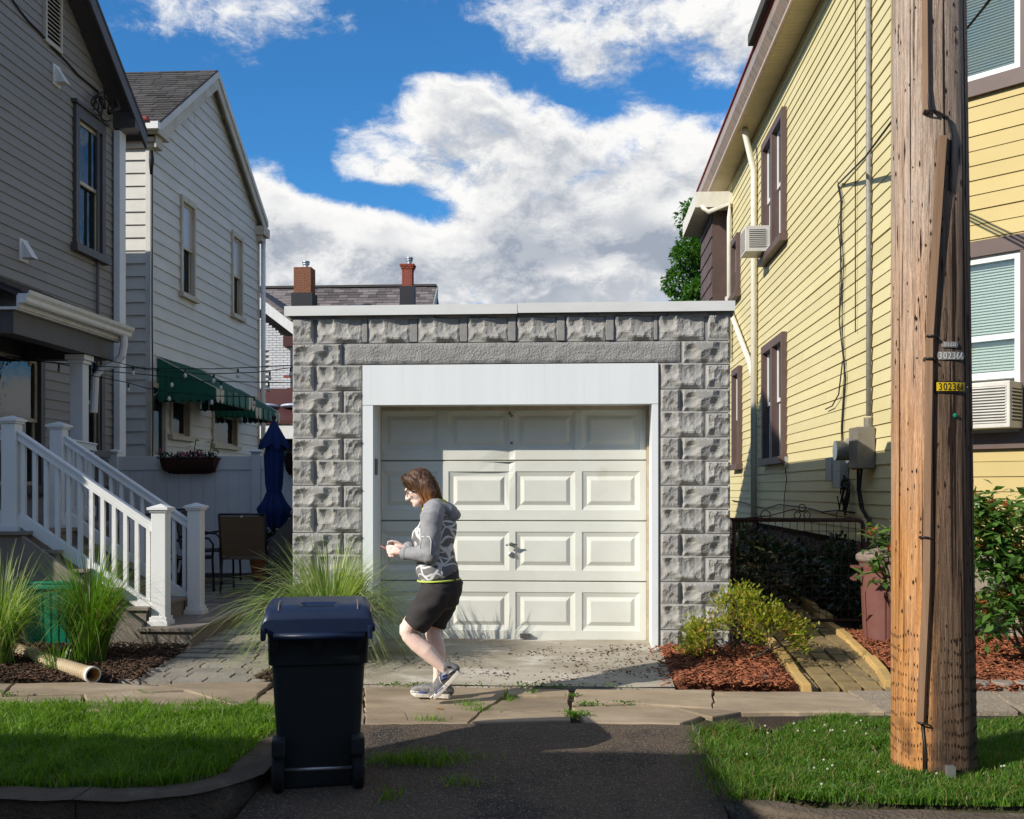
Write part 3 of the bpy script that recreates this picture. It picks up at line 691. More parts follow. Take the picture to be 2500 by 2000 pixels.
    cx, cy = P(167, 800, 11.66).x, 11.66; zc = zg-.345
    c_ = MB(); c_.box(cx-.075, cx+.075, cy-.075, cy+.075, 1.1, zc-.10); c_.box(cx-.095, cx+.095, cy-.095, cy+.095, zc-.10, zc-.06); c_.box(cx-.115, cx+.115, cy-.115, cy+.115, zc-.06, zc); c_.build('porch_column', MAT['white_vinyl'], root, bevel=.006)
    # deck of boards, skirt and steps
    for k in range(22):
        b = MB(); y = 9.12+k*.145; b.box(GX, -4.86, y, y+.138, 1.05, 1.08); b.build('deck_board', MAT['deck_board'], root)
    sk = MB(); sk.box(GX, -4.9, 9.16, 12.25, .05, 1.045); sk.build('porch_skirt', MAT['deck_board'], root)
    n = 5; x0 = -4.88; run = .27
    for k in range(n):
        xa = x0 + k*run; zt = 1.08-(k+1)*.166; y0_, y1_ = (9.16, 10.3)
        if k == n-1: y0_, y1_ = 9.02, 10.42
        xe = xa+run+ (.22 if k == n-1 else .03)
        st = MB(); st.box(xa-.02, xe, y0_, y1_, zt-.03, zt); st_o = st.build('stair_tread', MAT['deck_board'], root, bevel=.004)
        rs = MB(); rs.box(xa, xe-.03, y0_+.03, y1_-.03, .0, zt-.032); rs.build('riser', MAT['deck_board'], st_o)
    sd = MB()
    sd.prism([Vector((x0, 9.10, 0)), Vector((x0+run*4.0, 9.10, .0)), Vector((x0+run*4.0, 9.10, .28)), Vector((x0, 9.10, 1.04))], (0, .05, 0)); sd.build('stair_skirt', MAT['deck_board'], root)
    # ---- railings
    def newel(x, y, z0, h, w=.13):
        p = MB(); p.box(x-w/2, x+w/2, y-w/2, y+w/2, z0, z0+h-.06); o = p.build('newel_post', MAT['white_vinyl'], root, bevel=.006)
        c = MB(); zz = z0+h-.06
        c.box(x-w/2-.012, x+w/2+.012, y-w/2-.012, y+w/2+.012, zz, zz+.02); c.box(x-w/2-.028, x+w/2+.028, y-w/2-.028, y+w/2+.028, zz+.02, zz+.042)
        e = w/2+.022; c.add([(x-e, y-e, zz+.042), (x+e, y-e, zz+.042), (x+e, y+e, zz+.042), (x-e, y+e, zz+.042), (x, y, zz+.075)], [(0, 1, 4), (1, 2, 4), (2, 3, 4), (3, 0, 4)])
        c.build('cap', MAT['white_vinyl'], o)
        b = MB(); b.box(x-w/2-.025, x+w/2+.025, y-w/2-.025, y+w/2+.025, z0, z0+.04); b.box(x-w/2-.012, x+w/2+.012, y-w/2-.012, y+w/2+.012, z0+.04, z0+.075); b.build('base_trim', MAT['white_vinyl'], o)
    def rail(a, b, zlo, zhi, nb):
        a, b = Vector(a), Vector(b); up = Vector((0, 0, 1))
        t = MB(); t.beam(a+up*zhi, b+up*zhi, .055, .05); t.beam(a+up*(zhi+.032), b+up*(zhi+.032), .082, .018); t.beam(a+up*(zhi-.035), b+up*(zhi-.035), .07, .02)
        t.build('top_rail', MAT['white_vinyl'], root, bevel=.004)
        t = MB(); t.beam(a+up*zlo, b+up*zlo, .05, .11); t.build('bottom_rail', MAT['white_vinyl'], root, bevel=.004)
        for k in range(nb):
            f = (k+.5)/nb; c = a.lerp(b, f); w = .0175
            q_ = MB(); q_.box(c.x-w, c.x+w, c.y-w, c.y+w, c.z+zlo+.02, c.z+zhi-.02); q_.build('baluster', MAT['white_vinyl'], root)
    for y, nb in ((9.28, 12), (10.15, 12)):
        xt = P(25, 1000, 9.28).x; xb = P(339, 1200, 9.28).x
        newel(xt, y, 1.08, 1.02); newel(xb, y, .25, 1.06)
        rail((xt+.06, y, 1.08), (xb-.06, y, .25), .12, .86, nb)
    rail((xt-1.5, 9.28, 1.08), (xt-.065, 9.28, 1.08), .13, .86, 10)
    rail((xt-.02, 10.22, 1.08), (xt-.30, 11.55, 1.08), .13, .84, 8)
    return root
grey_house()

# ------------------------------------------------------------------ white house with green awnings
WX = -6.75; WY0, WY1 = 16.45, 22.2
def shingle_slope(root, roof, A, B, C, D, courses, tabw, m, name='shingle', lift=.012, seed=0):
    """A-B eave, D-C ridge; one 'stuff' part of overlapping tabs"""
    rn = random.Random(seed); A, B, C, D = map(Vector, (A, B, C, D)); n = (B-A).cross(D-A).normalized()
    if n.z < 0: n = -n
    mb = MB()
    for k in range(courses):
        f0, f1 = k/courses, min(1, (k+1.0)/courses)
        e0, e1 = A.lerp(D, f0), B.lerp(C, f0); g0, g1 = A.lerp(D, f1), B.lerp(C, f1)
        L = (e1-e0).length; s = -rn.random()*tabw
        while s < L:
            w = tabw*rn.uniform(.7, 1.3); a, b = max(0, s)/L, min(L, s+w-.012)/L; s += w
            if b <= a: continue
            h = lift*rn.uniform(.7, 1.5)
            p = [e0.lerp(e1, a), e0.lerp(e1, b), g0.lerp(g1, b), g0.lerp(g1, a)]
            mb.hexa([p[0]+n*.001, p[1]+n*.001, p[2]+n*.001, p[3]+n*.001, p[0]+n*h, p[1]+n*h, p[2]+n*.004, p[3]+n*.004])
    return mb.build(name, m, roof, kind='stuff')
def awning(root, y0, y1, x_out, z_wall, z_out, drop, group, label):
    t = thing('awning', label, 'awning', (WX, (y0+y1)/2, z_wall), group=group)
    top = MB(); e = .03
    ns = int((y1-y0)/.1)
    nn = ns
    for k in range(nn):
        a, b = y0+(y1-y0)*k/nn, y0+(y1-y0)*(k+1)/nn
        s = MB(); up = .012 if k % 2 else 0
        s.hexa([(WX+e, a, z_wall+up), (x_out, a, z_out+up), (x_out, b-.004, z_out+up), (WX+e, b-.004, z_wall+up), (WX+e, a, z_wall+.01+up), (x_out, a, z_out+.01+up), (x_out, b-.004, z_out+.01+up), (WX+e, b-.004, z_wall+.01+up)])
        s.build('slat', MAT['pale_awning' if (k*7//nn) in (0, 3, 6) and k % 5 == 0 else 'green_awning'], t)
    def scallop(p, q, ztop, zbot, m):
        p, q = Vector(p), Vector(q); n = 6
        poly = [Vector((p.x, p.y, ztop(0))), Vector((q.x, q.y, ztop(1)))]
        zs = zbot+.05
        poly.append(Vector((q.x, q.y, zs)))
        for k in range(1, n): f = 1-k/n; c = p.lerp(q, f); poly.append(Vector((c.x, c.y, zs-.06*math.sin(math.pi*k/n))))
        poly.append(Vector((p.x, p.y, zs)))
        d = Vector((q.y-p.y, -(q.x-p.x), 0)).normalized()*.012
        b = MB(); b.prism(poly, d); return b.build('valance', m, t)
    zb = z_out-drop
    n = 7
    for yy in (y0, y1):      # side curtains of vertical strips
        for k in range(n):
            a, b = WX+e+(x_out-WX-e)*k/n, WX+e+(x_out-WX-e)*(k+1)/n-.004
            zt = lambda f, a=a, b=b: z_wall+(z_out-z_wall)*((a+(b-a)*f)-WX-e)/(x_out-WX-e)-.004
            scallop((a, yy+(.012*(k % 2)), 0), (b, yy+(.012*(k % 2)), 0), zt, zb, MAT['green_awning'])
    nf = int((y1-y0)/.16)
    for k in range(nf):
        a, b = y0+.02+(y1-y0-.02)*k/nf, y0+.02+(y1-y0-.02)*(k+1)/nf-.006
        scallop((x_out+.012*(k % 2), a, 0), (x_out+.012*(k % 2), b, 0), lambda f: z_out-.003, zb, MAT['pale_awning' if k in (0, 1, nf-2, nf-1) else 'green_awning'])
    fr = MB(); fr.beam((WX+.02, y0+.05, zb+.02), (x_out-.04, y0+.05, zb+.02), .025, .025); fr.beam((WX+.02, y1-.05, zb+.02), (x_out-.04, y1-.05, zb+.02), .025, .025); fr.beam((x_out-.05, y0+.05, zb+.02), (x_out-.05, y1-.05, zb+.02), .025, .025); fr.build('awning_frame', MAT['dark_metal'], t)
def white_house():
    root = thing('white_house', 'weathered white clapboard gable house behind the grey house, dark shingle roof', 'house', (WX, 19, 0))
    W = Wall((WX, 0, 0), (0, 1, 0), (1, 0, 0)); F = Wall((0, WY0, 0), (1, 0, 0), (0, -1, 0))
    yr, zr, ze = 19.2, 9.02, 7.12; sl = (zr-ze)/(yr-WY0+.0)
    body = MB(); body.box(WX-9, WX-.14, WY0+.14, WY1-.05, 0, ze); body.prism([Vector((WX-9, WY0+.14, ze)), Vector((WX-9, WY1-.05, ze)), Vector((WX-9, yr, zr-.12))], (8.86, 0, 0)); body.build('wall', MAT['white_siding'], root)
    slb = (zr-ze)/(WY1-yr)
    lo = lambda z: WY0+.10 if z < ze else min(yr, WY0+(z-ze)/sl+.02)
    hi = lambda z: WY1-.08 if z < ze else max(yr, WY1-(z-ze)/slb-.02)
    wa = (PX(377, 500, WX).y, PX(408, 500, WX).y, 4.80, 6.46); wb = (PX(485, 560, WX).y, PX(508, 560, WX).y, 4.88, 6.5)
    wc = (PX(355, 880, WX).y, PX(397, 880, WX).y, 2.36, 3.55); wd = (PX(444, 880, WX).y, PX(497, 880, WX).y, 2.30, 3.4)
    dr = (PX(312, 900, WX).y, PX(346, 900, WX).y, .9, 3.15)
    clapboards(root, W, 1.35, zr-.12, .2035, lo, hi, MAT['white_siding'], [wa, wb, wc, wd, dr], butt=.022, seed=2)
    clapboards(root, F, 1.35, ze-.15, .2035, lambda z: WX-3.5, lambda z: WX-.005, MAT['white_siding'], [], butt=.028, seed=3)
    cb = MB(); W.box(cb, WY0-.03, WY0+.10, .3, ze-.1, -.05, .03); cb.build('corner_board', MAT['white_siding'], root)
    cb = MB(); W.box(cb, WY1-.08, WY1+.0, .3, ze-.1, -.14, .03); cb.build('corner_board', MAT['cream_trim'], root)
    for w, lp in ((wa, 'pane_dark'), (wb, 'pane_dark')):
        sash_window(root, W, *w, MAT['cream_trim'], MAT['cream_trim'], MAT['pane_pale'], tw=.08, hw=.10, lower_pane=MAT[lp], proud=.05, sillx=.05)
    for w in (wc, wd): sash_window(root, W, *w, MAT['cream_trim'], MAT['cream_trim'], MAT['pane_dark'], tw=.07, hw=.08, proud=.05)
    d = MB(); W.box(d, dr[0], dr[0]+.07, dr[2], dr[3], -.02, .05); W.box(d, dr[1]-.07, dr[1], dr[2], dr[3], -.02, .05); W.box(d, dr[0]+.07, dr[1]-.07, dr[3]-.08, dr[3], -.02, .05); do = d.build('door', MAT['cream_trim'], root)
    d = MB(); W.box(d, dr[0]+.07, dr[1]-.07, dr[2], 1.95, -.03, .0); W.box(d, dr[0]+.07, dr[1]-.07, 1.95, 2.0, -.03, .015); d.build('door_panel', MAT['cream_trim'], do)
    d = MB(); W.box(d, dr[0]+.07, dr[1]-.07, 2.0, dr[3]-.08, -.03, -.01); d.build('screen', MAT['pane_dark'], do)
    # roof, both slopes, rake boards, returns
    ov = .16
    for sgn, ye_, s_ in ((-1, WY0-.12, sl), (1, WY1+.12, slb)):
        za = zr+.03; zb = ze-.05
        A, B = Vector((WX-9.2, ye_, zb)), Vector((WX+ov, ye_, zb)); Cc, D = Vector((WX+ov, yr, za)), Vector((WX-9.2, yr, za))
        up = Vector((0, 0, .08)); r = MB(); r.hexa([A, B, Cc, D, A+up, B+up, Cc+up, D+up]); ro = r.build('roof', MAT['grey_shingle'], root)
        if sgn < 0: shingle_slope(root, ro, A+up+Vector((4, 0, 0)), B+up, Cc+up, D+up+Vector((4, 0, 0)), 24, .34, MAT['grey_shingle'], 'roof_shingles', .014, 5)
        f = MB(); h = Vector((0, 0, -.26)); w = Vector((.03, 0, 0)); B2, C2 = B+Vector((-.03, 0, -.004)), Cc+Vector((-.03, 0, -.004))
        f.hexa([B2+h, B2+h+w, C2+h+w, C2+h, B2, B2+w, C2+w, C2]); f.build('rake_board', MAT['cream_trim'], root)
        f = MB(); h = Vector((0, 0, -.12)); w = Vector((.02, 0, 0)); B2, C2 = B+Vector((.002, 0, .06)), Cc+Vector((.002, 0, .06))
        f.hexa([B2+h, B2+h+w, C2+h+w, C2+h, B2, B2+w, C2+w, C2]); f.build('rake_moulding', MAT['white_siding'], root)
        s = MB(); q0, q1 = Vector((WX, ye_, zb-.10)), Vector((WX+ov-.032, ye_, zb-.10)); q2, q3 = Vector((WX+ov-.032, yr, za-.10)), Vector((WX, yr, za-.10)); u3 = Vector((0, 0, .03)); s.hexa([q0, q1, q2, q3, q0+u3, q1+u3, q2+u3, q3+u3]); s.build('soffit', MAT['cream_trim'], root)
    c = MB()   # boxed cornice along the front eave, with its return
    c.box(WX-5, WX+.22, WY0-.20, WY0-.02, ze-.12, ze-.02); c.box(WX-5, WX+.14, WY0-.12, WY0-.02, ze-.22, ze-.12); c.box(WX-5, WX+.12, WY0-.07, WY0-.02, ze-.30, ze-.22)
    c.box(WX-.0, WX+.22, WY0-.02, WY0+.28, ze-.12, ze-.03); c.box(WX-.0, WX+.14, WY0-.02, WY0+.2, ze-.28, ze-.12)
    c.build('cornice', MAT['cream_trim'], root)
    c = MB(); c.box(WX-5, WX+.26, WY0-.30, WY0-.202, ze-.08, ze+.03); c.build('gutter', MAT['white_vinyl'], root)
    c = MB(); c.box(WX, WX+.2, WY1-.25, WY1+.16, ze-.34, ze-.16); c.box(WX, WX+.13, WY1-.2, WY1+.1, ze-.46, ze-.34); c.build('eave_return', MAT['cream_trim'], root)
    t = MB(); t.tube([(WX+.10, WY1+.02, ze-.46), (WX+.10, WY1+.02, 1.0)], .05, 10); t.build('downspout', MAT['white_vinyl'], root, smooth=True)
    t = MB(); t.tube([(WX+.07, WY0-.05, ze-.5), (WX+.07, WY0-.06, 4.2), (WX+.08, WY0-.05, 2.6), (WX+.07, WY0-.05, 1.2)], .012, 6); t.tube([(WX+.05, WY0-.05, ze-.34), (WX+.06, WY0-.06, ze-.5), (WX+.05, WY0-.05, ze-.72)], [.03, .045, .02], 8); t.build('service_cable', MAT['wire_black'], root, smooth=True)
    awning(root, 16.72, 18.72, -5.78, 3.56, 3.07, .22, None, 'green striped metal awning with scalloped edge over the side door, nearer the street')
    awning(root, 19.45, 21.05, -5.98, 3.42, 2.98, .20, None, 'shorter green striped awning over the rear window of the white house')
white_house()

# ------------------------------------------------------------------ vinyl fence, planters
def vinyl_fence():
    Y = 14.45; z0 = .18
    root = thing('vinyl_fence', 'white vinyl privacy fence with capped posts behind the patio', 'fence', (-4.5, Y, z0))
    top = P(400, 961, Y).z
    xs = [P(241, 1000, Y).x, P(541, 1000, Y).x]; xs.append(xs[1]+(xs[1]-xs[0]))
    for x in xs:
        p = MB(); p.box(x-.064, x+.064, Y-.064, Y+.064, z0-.1, top+.05); po = p.build('post', MAT['white_vinyl'], root, bevel=.006)
        c = MB(); c.box(x-.085, x+.085, Y-.085, Y+.085, top+.05, top+.07); e = .08; c.add([(x-e, Y-e, top+.07), (x+e, Y-e, top+.07), (x+e, Y+e, top+.07), (x-e, Y+e, top+.07), (x, Y, top+.105)], [(0, 1, 4), (1, 2, 4), (2, 3, 4), (3, 0, 4)]); c.build('cap', MAT['white_vinyl'], po)
    for a, b in zip(xs, xs[1:]):
        a += .064; b -= .064
        r = MB(); r.box(a, b, Y-.028, Y+.028, top-.19, top); r.build('rail', MAT['white_vinyl'], root, bevel=.004)
        r = MB(); r.box(a, b, Y-.028, Y+.028, z0, z0+.15); r.build('rail', MAT['white_vinyl'], root, bevel=.004)
        n = 11; w = (b-a)/n
        for k in range(n):
            q = MB(); q.box(a+k*w+.003, a+(k+1)*w-.003, Y-.014, Y+.014, z0+.15, top-.19); q.build('board', MAT['white_vinyl'], root)
    return Y, top
FY, FTOP = vinyl_fence()

# ------------------------------------------------------------------ yellow house (right)
YX = 3.0; YC = 10.43
def yellow_house():
    root = thing('yellow_house', 'yellow clapboard house with brown window trim right of the garage', 'house', (YX, 14, 0))
    W = Wall((YX, 0, 0), (0, 1, 0), (-1, 0, 0)); B = Wall((YX, YC, 0), (1, -1, 0), (-1, -1, 0))
    zb, zt = .90, 7.52; y_far = 23.25; e = .1333
    body = MB(); body.prism([Vector((YX+.14, YC+.2, .8)), Vector((YX+.14, y_far-.02, .8)), Vector((12, y_far-.02, .8)), Vector((12, YC-1.0, .8)), Vector((4.32, YC-1.0, .8))], (0, 0, zt-.8)); body.build('wall', MAT['yellow_siding'], root)
    wu = (15.55, 17.32, 5.12, 6.95); wl = (15.55, 17.32, 1.93, 3.72); wf = (19.75, 20.65, 1.92, 3.72); ws = (19.95, 20.75, 5.12, 6.2)
    clapboards(root, W, zb, zt, e, lambda z: YC+.03, lambda z: y_far, MAT['yellow_siding'], [wu, wl, wf, ws], butt=.017, seed=4)
    def bt(u): d = ray(u, 1031); k = (YX*d.y-YC*d.x)/( -(d.x+d.y)*.7071); return k   # distance along the bay face at pixel column u
    def bz(u, v):
        d = ray(u, v); t = bt(u); y = YC-.7071*t; return CAM_H+d.z*y/d.y
    t0, t1 = bt(2010), bt(2153); lw = (t0, t1, bz(2100, 912), bz(2100, 503)); uw = (t0, t1, bz(2100, 160), bz(2100, 160)+1.75)
    clapboards(root, B, zb, zt, e, lambda z: .165, lambda z: 1.75, MAT['yellow_siding_bay'], [lw, uw], butt=.017, seed=5)
    c = MB(); B.box(c, .015, .165, zb, zt, -.14, .022); c.build('corner_board', MAT['yellow_trim'], root)
    c = MB(); W.box(c, -.0, .03, zb, zt, -.02, .02); c.build('corner_board', MAT['yellow_trim'], root)
    # front of the bay, beyond the picture
    bx = YX+.7071*1.75; Fb = Wall((bx, YC-.7071*1.75, 0), (1, 0, 0), (0, -1, 0)); fm = MB(); zq = zb
    while zq < zt-.01:
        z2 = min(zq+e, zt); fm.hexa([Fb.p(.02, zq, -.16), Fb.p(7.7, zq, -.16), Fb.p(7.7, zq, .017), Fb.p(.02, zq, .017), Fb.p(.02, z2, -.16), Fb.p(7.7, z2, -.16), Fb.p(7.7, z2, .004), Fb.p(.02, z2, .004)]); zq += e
    fm.build('front_clapboards', MAT['yellow_siding_bay'], root, kind='stuff')
    c = MB(); Fb.box(c, -.06, .12, zb, zt, -.10, .024); c.build('corner_board', MAT['yellow_trim'], root)
    fm = MB(); Fb.box(fm, 0, 7.7, -.1, zb, -.3, -.04); fm.build('foundation', MAT['tan_block'], root)
    # side windows
    for w in (wu, wl):
        sash_window(root, W, *w, MAT['brown_trim'], MAT['white_vinyl'], MAT['pane_dark'], tw=.12, hw=.12, sillh=.10, proud=.085, deep=.10, mullions=((w[0]+w[1])/2,), hood=.0, sw=.055)
    for w in (wf, ws):
        sash_window(root, W, *w, MAT['brown_trim'], MAT['white_vinyl'], MAT['pane_dark'], tw=.12, hw=.12, sillh=.10, proud=.085, deep=.10, sw=.055)
    # bay windows with blinds
    def bay_window(w, low):
        a0, a1, z0, z1 = w; hw = .14
        f = MB(); B.box(f, a0-.04, a1+.06, z1-hw, z1, -.02, .055); B.box(f, a0-.04, a1+.06, z0-.14, z0, -.02, .06); B.box(f, a1, a1+.06, z0, z1-hw, -.02, .05)
        fo = f.build('window', MAT['brown_trim'], root)
        s = MB(); sw = .06; zt2 = z1-hw; d0, d1 = -.03, .02; zm = z0+(zt2-z0)*.52
        B.box(s, a0, a0+sw, z0, zt2, d0, d1); B.box(s, a1-sw, a1, z0, zt2, d0, d1); B.box(s, a0+sw, a1-sw, zt2-sw, zt2, d0, d1); B.box(s, a0+sw, a1-sw, z0, z0+sw, d0, d1); B.box(s, a0+sw, a1-sw, zm, zm+.05, d0, d1)
        if low: B.box(s, a0+sw, a1-sw, z0+.48, z0+.54, d0, d1)
        s.build('sash', MAT['white_vinyl'], fo)
        for q0, q1 in ((z0+(.54 if low else sw), zm), (zm+.05, zt2-sw)):
            g = MB(); B.box(g, a0+sw, a1-sw, q0, q1, -.012, -.006); g.build('pane', MAT['pane_clear'], fo)
        r = MB(); B.box(r, a0, a1, z0, z1, -.135, -.125); r.build('reveal', MAT['blind' if low else 'blind_teal'], fo)
        z = zt2-sw-.01; bl = MB()
        while z > z0+.5*low+.05:
            B.box(bl, a0+.05, a1-.05, z-.004, z+.0, -.075, -.050) if False else bl.hexa([B.p(a0+.05, z-.018, -.05), B.p(a1-.05, z-.018, -.05), B.p(a1-.05, z-.018, -.052), B.p(a0+.05, z-.018, -.052), B.p(a0+.05, z, -.066), B.p(a1-.05, z, -.066), B.p(a1-.05, z, -.068), B.p(a0+.05, z, -.068)])
            z -= .026
        bl.build('blind', MAT['blind' if low else 'blind_teal'], fo, kind='stuff')
        return fo
    bay_window(lw, True); bay_window(uw, False)
    ac_unit(B, (bt(2046)+bt(2146))/2, lw[2]+.03, .52, .40, .30, 'white window air conditioner in the bay window beside the utility pole')
    ac_unit(W, 17.0, 5.14, .50, .40, .42, 'white window air conditioner under the upstairs window, above the garage roof')
    # eave: soffit boards, fascia gutter, roof
    xo = 2.66
    sl_me = None; y = 9.6
    while y < y_far+.05:
        b = MB(); b.box(xo, YX-.019, y, y+.112, zt-.03, zt-.012); b.build('soffit_board', MAT['soffit_cream'], root); y += .12
    g = MB(); g.prism([Vector((xo-.02, 9.4, zt-.06)), Vector((xo-.002, 9.4, zt-.06)), Vector((xo-.002, 9.4, zt+.34)), Vector((xo-.10, 9.4, zt+.34)), Vector((xo-.13, 9.4, zt+.10))], (0, y_far+.3-9.4, 0)); g.build('gutter', MAT['gutter_metal'], root)
    g = MB(); g.box(xo-.05, xo-.022, 9.4, y_far+.3, zt-.06, zt+.04); g.build('gutter_lip', MAT['gutter_face'], root)
    g = MB(); g.box(xo-.13, xo+.02, 9.4, y_far+.32, zt+.342, zt+.365); g.build('roof_edge', MAT['red_edge'], root)
    r = MB(); r.hexa([(xo-.1, 8.4, zt+.366), (12.5, 8.4, zt+.366), (12.5, y_far+.3, zt+.366), (xo-.1, y_far+.3, zt+.366), (xo-.1, 8.4, zt+.39), (8, 8.4, zt+2.6), (8, y_far+.3, zt+2.6), (xo-.1, y_far+.3, zt+.39)]); r.build('roof', MAT['grey_shingle'], root)
    dm = MB(); a = P(1603, 85, 15.5); dm.box(a.x, a.x+1.6, 13.2, 15.5, zt+.5, 9.1); do = dm.build('dormer', MAT['utility_grey'], root)
    dm = MB(); dm.box(a.x-.16, a.x+1.8, 13.0, 15.7, a.z, a.z+.16); dm.build('dormer_eave', MAT['grey_shingle'], do)
    # downspouts
    d = MB(); yd = 18.05; xd = YX-.08
    d.tube([(xo+.12, yd, zt-.04), (xo+.12, yd, zt-.14), (xd, yd, zt-.75), (xd, yd, zt-.95), (xd, yd, .95)], (.052), 8)
    d.tube([PX(1531, 628, xd), PX(1540, 662, xd), PX(1579, 765, xd), (xd, yd, PX(1583, 800, xd).z)], .05, 8); d.build('downspout', MAT['downspout_white'], root, smooth=True)
    d = MB(); d.tube([(xd, yd, .97), (xd, yd, .2)], .085, 12); d.tube([(xd, yd, .93), (xd, yd, .99)], .105, 12); d.build('drain_stub', MAT['rust_pipe'], root, smooth=True)
    d = MB(); a = PX(1822, 1150, YX-.1); d.tube([(a.x, a.y, .92), (a.x, a.y, .0)], .085, 12); d.build('drain_stub', MAT['rust_pipe'], root, smooth=True)
    # conduit, meter, boxes
    q = lambda u, v, d=.04: PX(u, v, YX-d)
    cd = MB(); yk = q(1831, 700).y; cd.tube([(YX-.05, yk+.03, 8.0), (YX-.05, yk, 4.0), (YX-.05, yk, 2.2)], .026, 8); cd.build('conduit', MAT['cable_grey'], root, smooth=True)
    mt = MB(); zq = q(1831, 900).z; mt.box(YX-.20, YX-.02, yk-.13, yk+.20, zq-.42, zq); mt.tube([(YX-.05, yk, zq), (YX-.05, yk, zq+.1)], .05, 10); mo = mt.build('meter_box', MAT['meter_grey'], root, bevel=.008)
    mt = MB(); zc = q(1800, 950).z; yc = yk+.42; mt.tube([(YX-.06, yc, zc), (YX-.16, yc, zc)], .135, 20); mt.tube([(YX-.16, yc, zc), (YX-.29, yc, zc)], .105, 20, round_end=False); mt.build('electric_meter', MAT['meter_glass'], root, smooth=False)
    ub = MB(); a = q(1774, 990); ub.box(YX-.11, YX-.02, a.y-.17, a.y+.17, a.z-.20, a.z+.20); ub.box(YX-.115, YX-.02, a.y-.175, a.y+.175, a.z-.01, a.z+.0); ub.build('utility_box', MAT['utility_grey'], root, bevel=.008)
    ub = MB(); a = q(1752, 985); ub.box(YX-.085, YX-.02, a.y-.15, a.y+.16, a.z-.16, a.z+.12); ub.build('utility_box', MAT['utility_grey'], root, bevel=.008)
    for u_ in (1798, 1806):
        ub = MB(); a = q(u_, 984); ub.box(YX-.06, YX-.02, a.y-.03, a.y+.03, a.z-.03, a.z+.03); ub.build('orange_tag', MAT['orange_tag'], root)
    w = MB(); rn = random.Random(3)
    base = [(1766, 388), (1771, 420), (1768, 470), (1774, 560), (1769, 680), (1776, 800), (1771, 900), (1774, 960)]
    for k in range(5):
        w.tube([q(u+rn.uniform(-5, 5), v+rn.uniform(-6, 6), .02+.006*k) for u, v in base], .005, 5)
    w.tube([q(u, v, .05) for u, v in ((1774, 760), (1766, 830), (1752, 855), (1738, 862))], .008, 5)
    w.tube([q(1801, v, .035) for v in (-5, 250, 500, 700)], .006, 5)
    for k in range(9):   # loops under the boxes
        c = q(1772+rn.uniform(-12, 12), 1035+rn.uniform(-5, 18), .08); r_ = rn.uniform(.10, .24)
        w.tube([c+Vector((-.02*math.sin(a*2), r_*.7*math.cos(a), r_*math.sin(a))) for a in [i*math.pi/7+rn.random() for i in range(13)]], .008, 5)
    w.tube([q(u, v, .04) for u, v in ((1541, 1054), (1560, 1057), (1590, 1066), (1610, 1072), (1640, 1062), (1668, 1066), (1700, 1070), (1730, 1078), (1760, 1075), (1800, 1080))], .009, 5)
    w.tube([q(u, v, .04) for u, v in ((1653, 985), (1656, 1010), (1651, 1050), (1650, 1090))], .006, 5)
    w.tube([q(u, v, .06) for u, v in ((1807, 985), (1806, 1030), (1812, 1070), (1830, 1098))], .014, 6); w.tube([q(u, v, .06) for u, v in ((1814, 985), (1810, 1030), (1818, 1075), (1834, 1100))], .014, 6)
    w.build('house_cables', MAT['wire_black'], root, smooth=True)
    ot = MB(); a = q(1654, 972); ot.box(YX-.06, YX-.01, a.y-.05, a.y+.05, a.z-.07, a.z+.07); ot.build('outlet_box', MAT['utility_grey'], root)
    # stone foundation, stones set one by one
    fd = MB(); fd.box(YX+.10, YX+.5, YC+.1, y_far, -.2, .9); fd.build('foundation', MAT['stone_dark'], root)
    rn = random.Random(9); z = .05
    for zrow in (.08, .32, .58):
        y = YC+.15
        while y < 18:
            L = rn.uniform(.25, .55); h = .23+rn.uniform(-.02, .03)
            s = MB(); s.box(YX+.02, YX+.12, y, y+L-.03, zrow, zrow+h); s.build('foundation_stone', MAT['stone_dark'], root, bevel=.02); y += L
    bf = MB(); B.box(bf, .05, 1.75, -.1, .9, -.30, -.06); B.box(bf, .02, 1.78, -.1, .42, -.06, .03); bf.build('foundation', MAT['tan_block'], root)
    # rear porch bay hung with brown shakes, small gutter roof
    x0, x1 = 2.62, 2.98; ya, yb = 21.3, 23.2
    pb = MB(); pb.box(x0+.03, YX, ya, yb, 4.0, 7.0); po = pb.build('rear_bay', MAT['brown_shake'], root)
    z = 4.05
    while z < 6.9:
        y = ya+.02 + (.06 if int(z*10) % 2 else 0)
        while y < yb-.05:
            s = MB(); s.hexa([(x0, y, z), (x0+.03, y, z), (x0+.03, y+.2, z), (x0, y+.2, z), (x0+.02, y, z+.3), (x0+.03, y, z+.3), (x0+.03, y+.2, z+.3), (x0+.02, y+.2, z+.3)]); s.build('shake', MAT['brown_shake'], po); y += .21
        z += .3
    rb = MB(); rb.box(x0-.35, YX, ya-.3, yb+.3, 6.95, 7.25); rb.build('rear_eave', MAT['downspout_white'], po)
    rb = MB(); rb.tube([(x0-.25, ya-.25, 7.0), (x0-.1, ya-.3, 6.85), (YX-.08, ya-.35, 7.0), (YX-.08, ya-.35, 6.7), (YX-.08, ya-.35, 4)], .05, 8); rb.build('rear_downspout', MAT['downspout_white'], po, smooth=True)
    return root
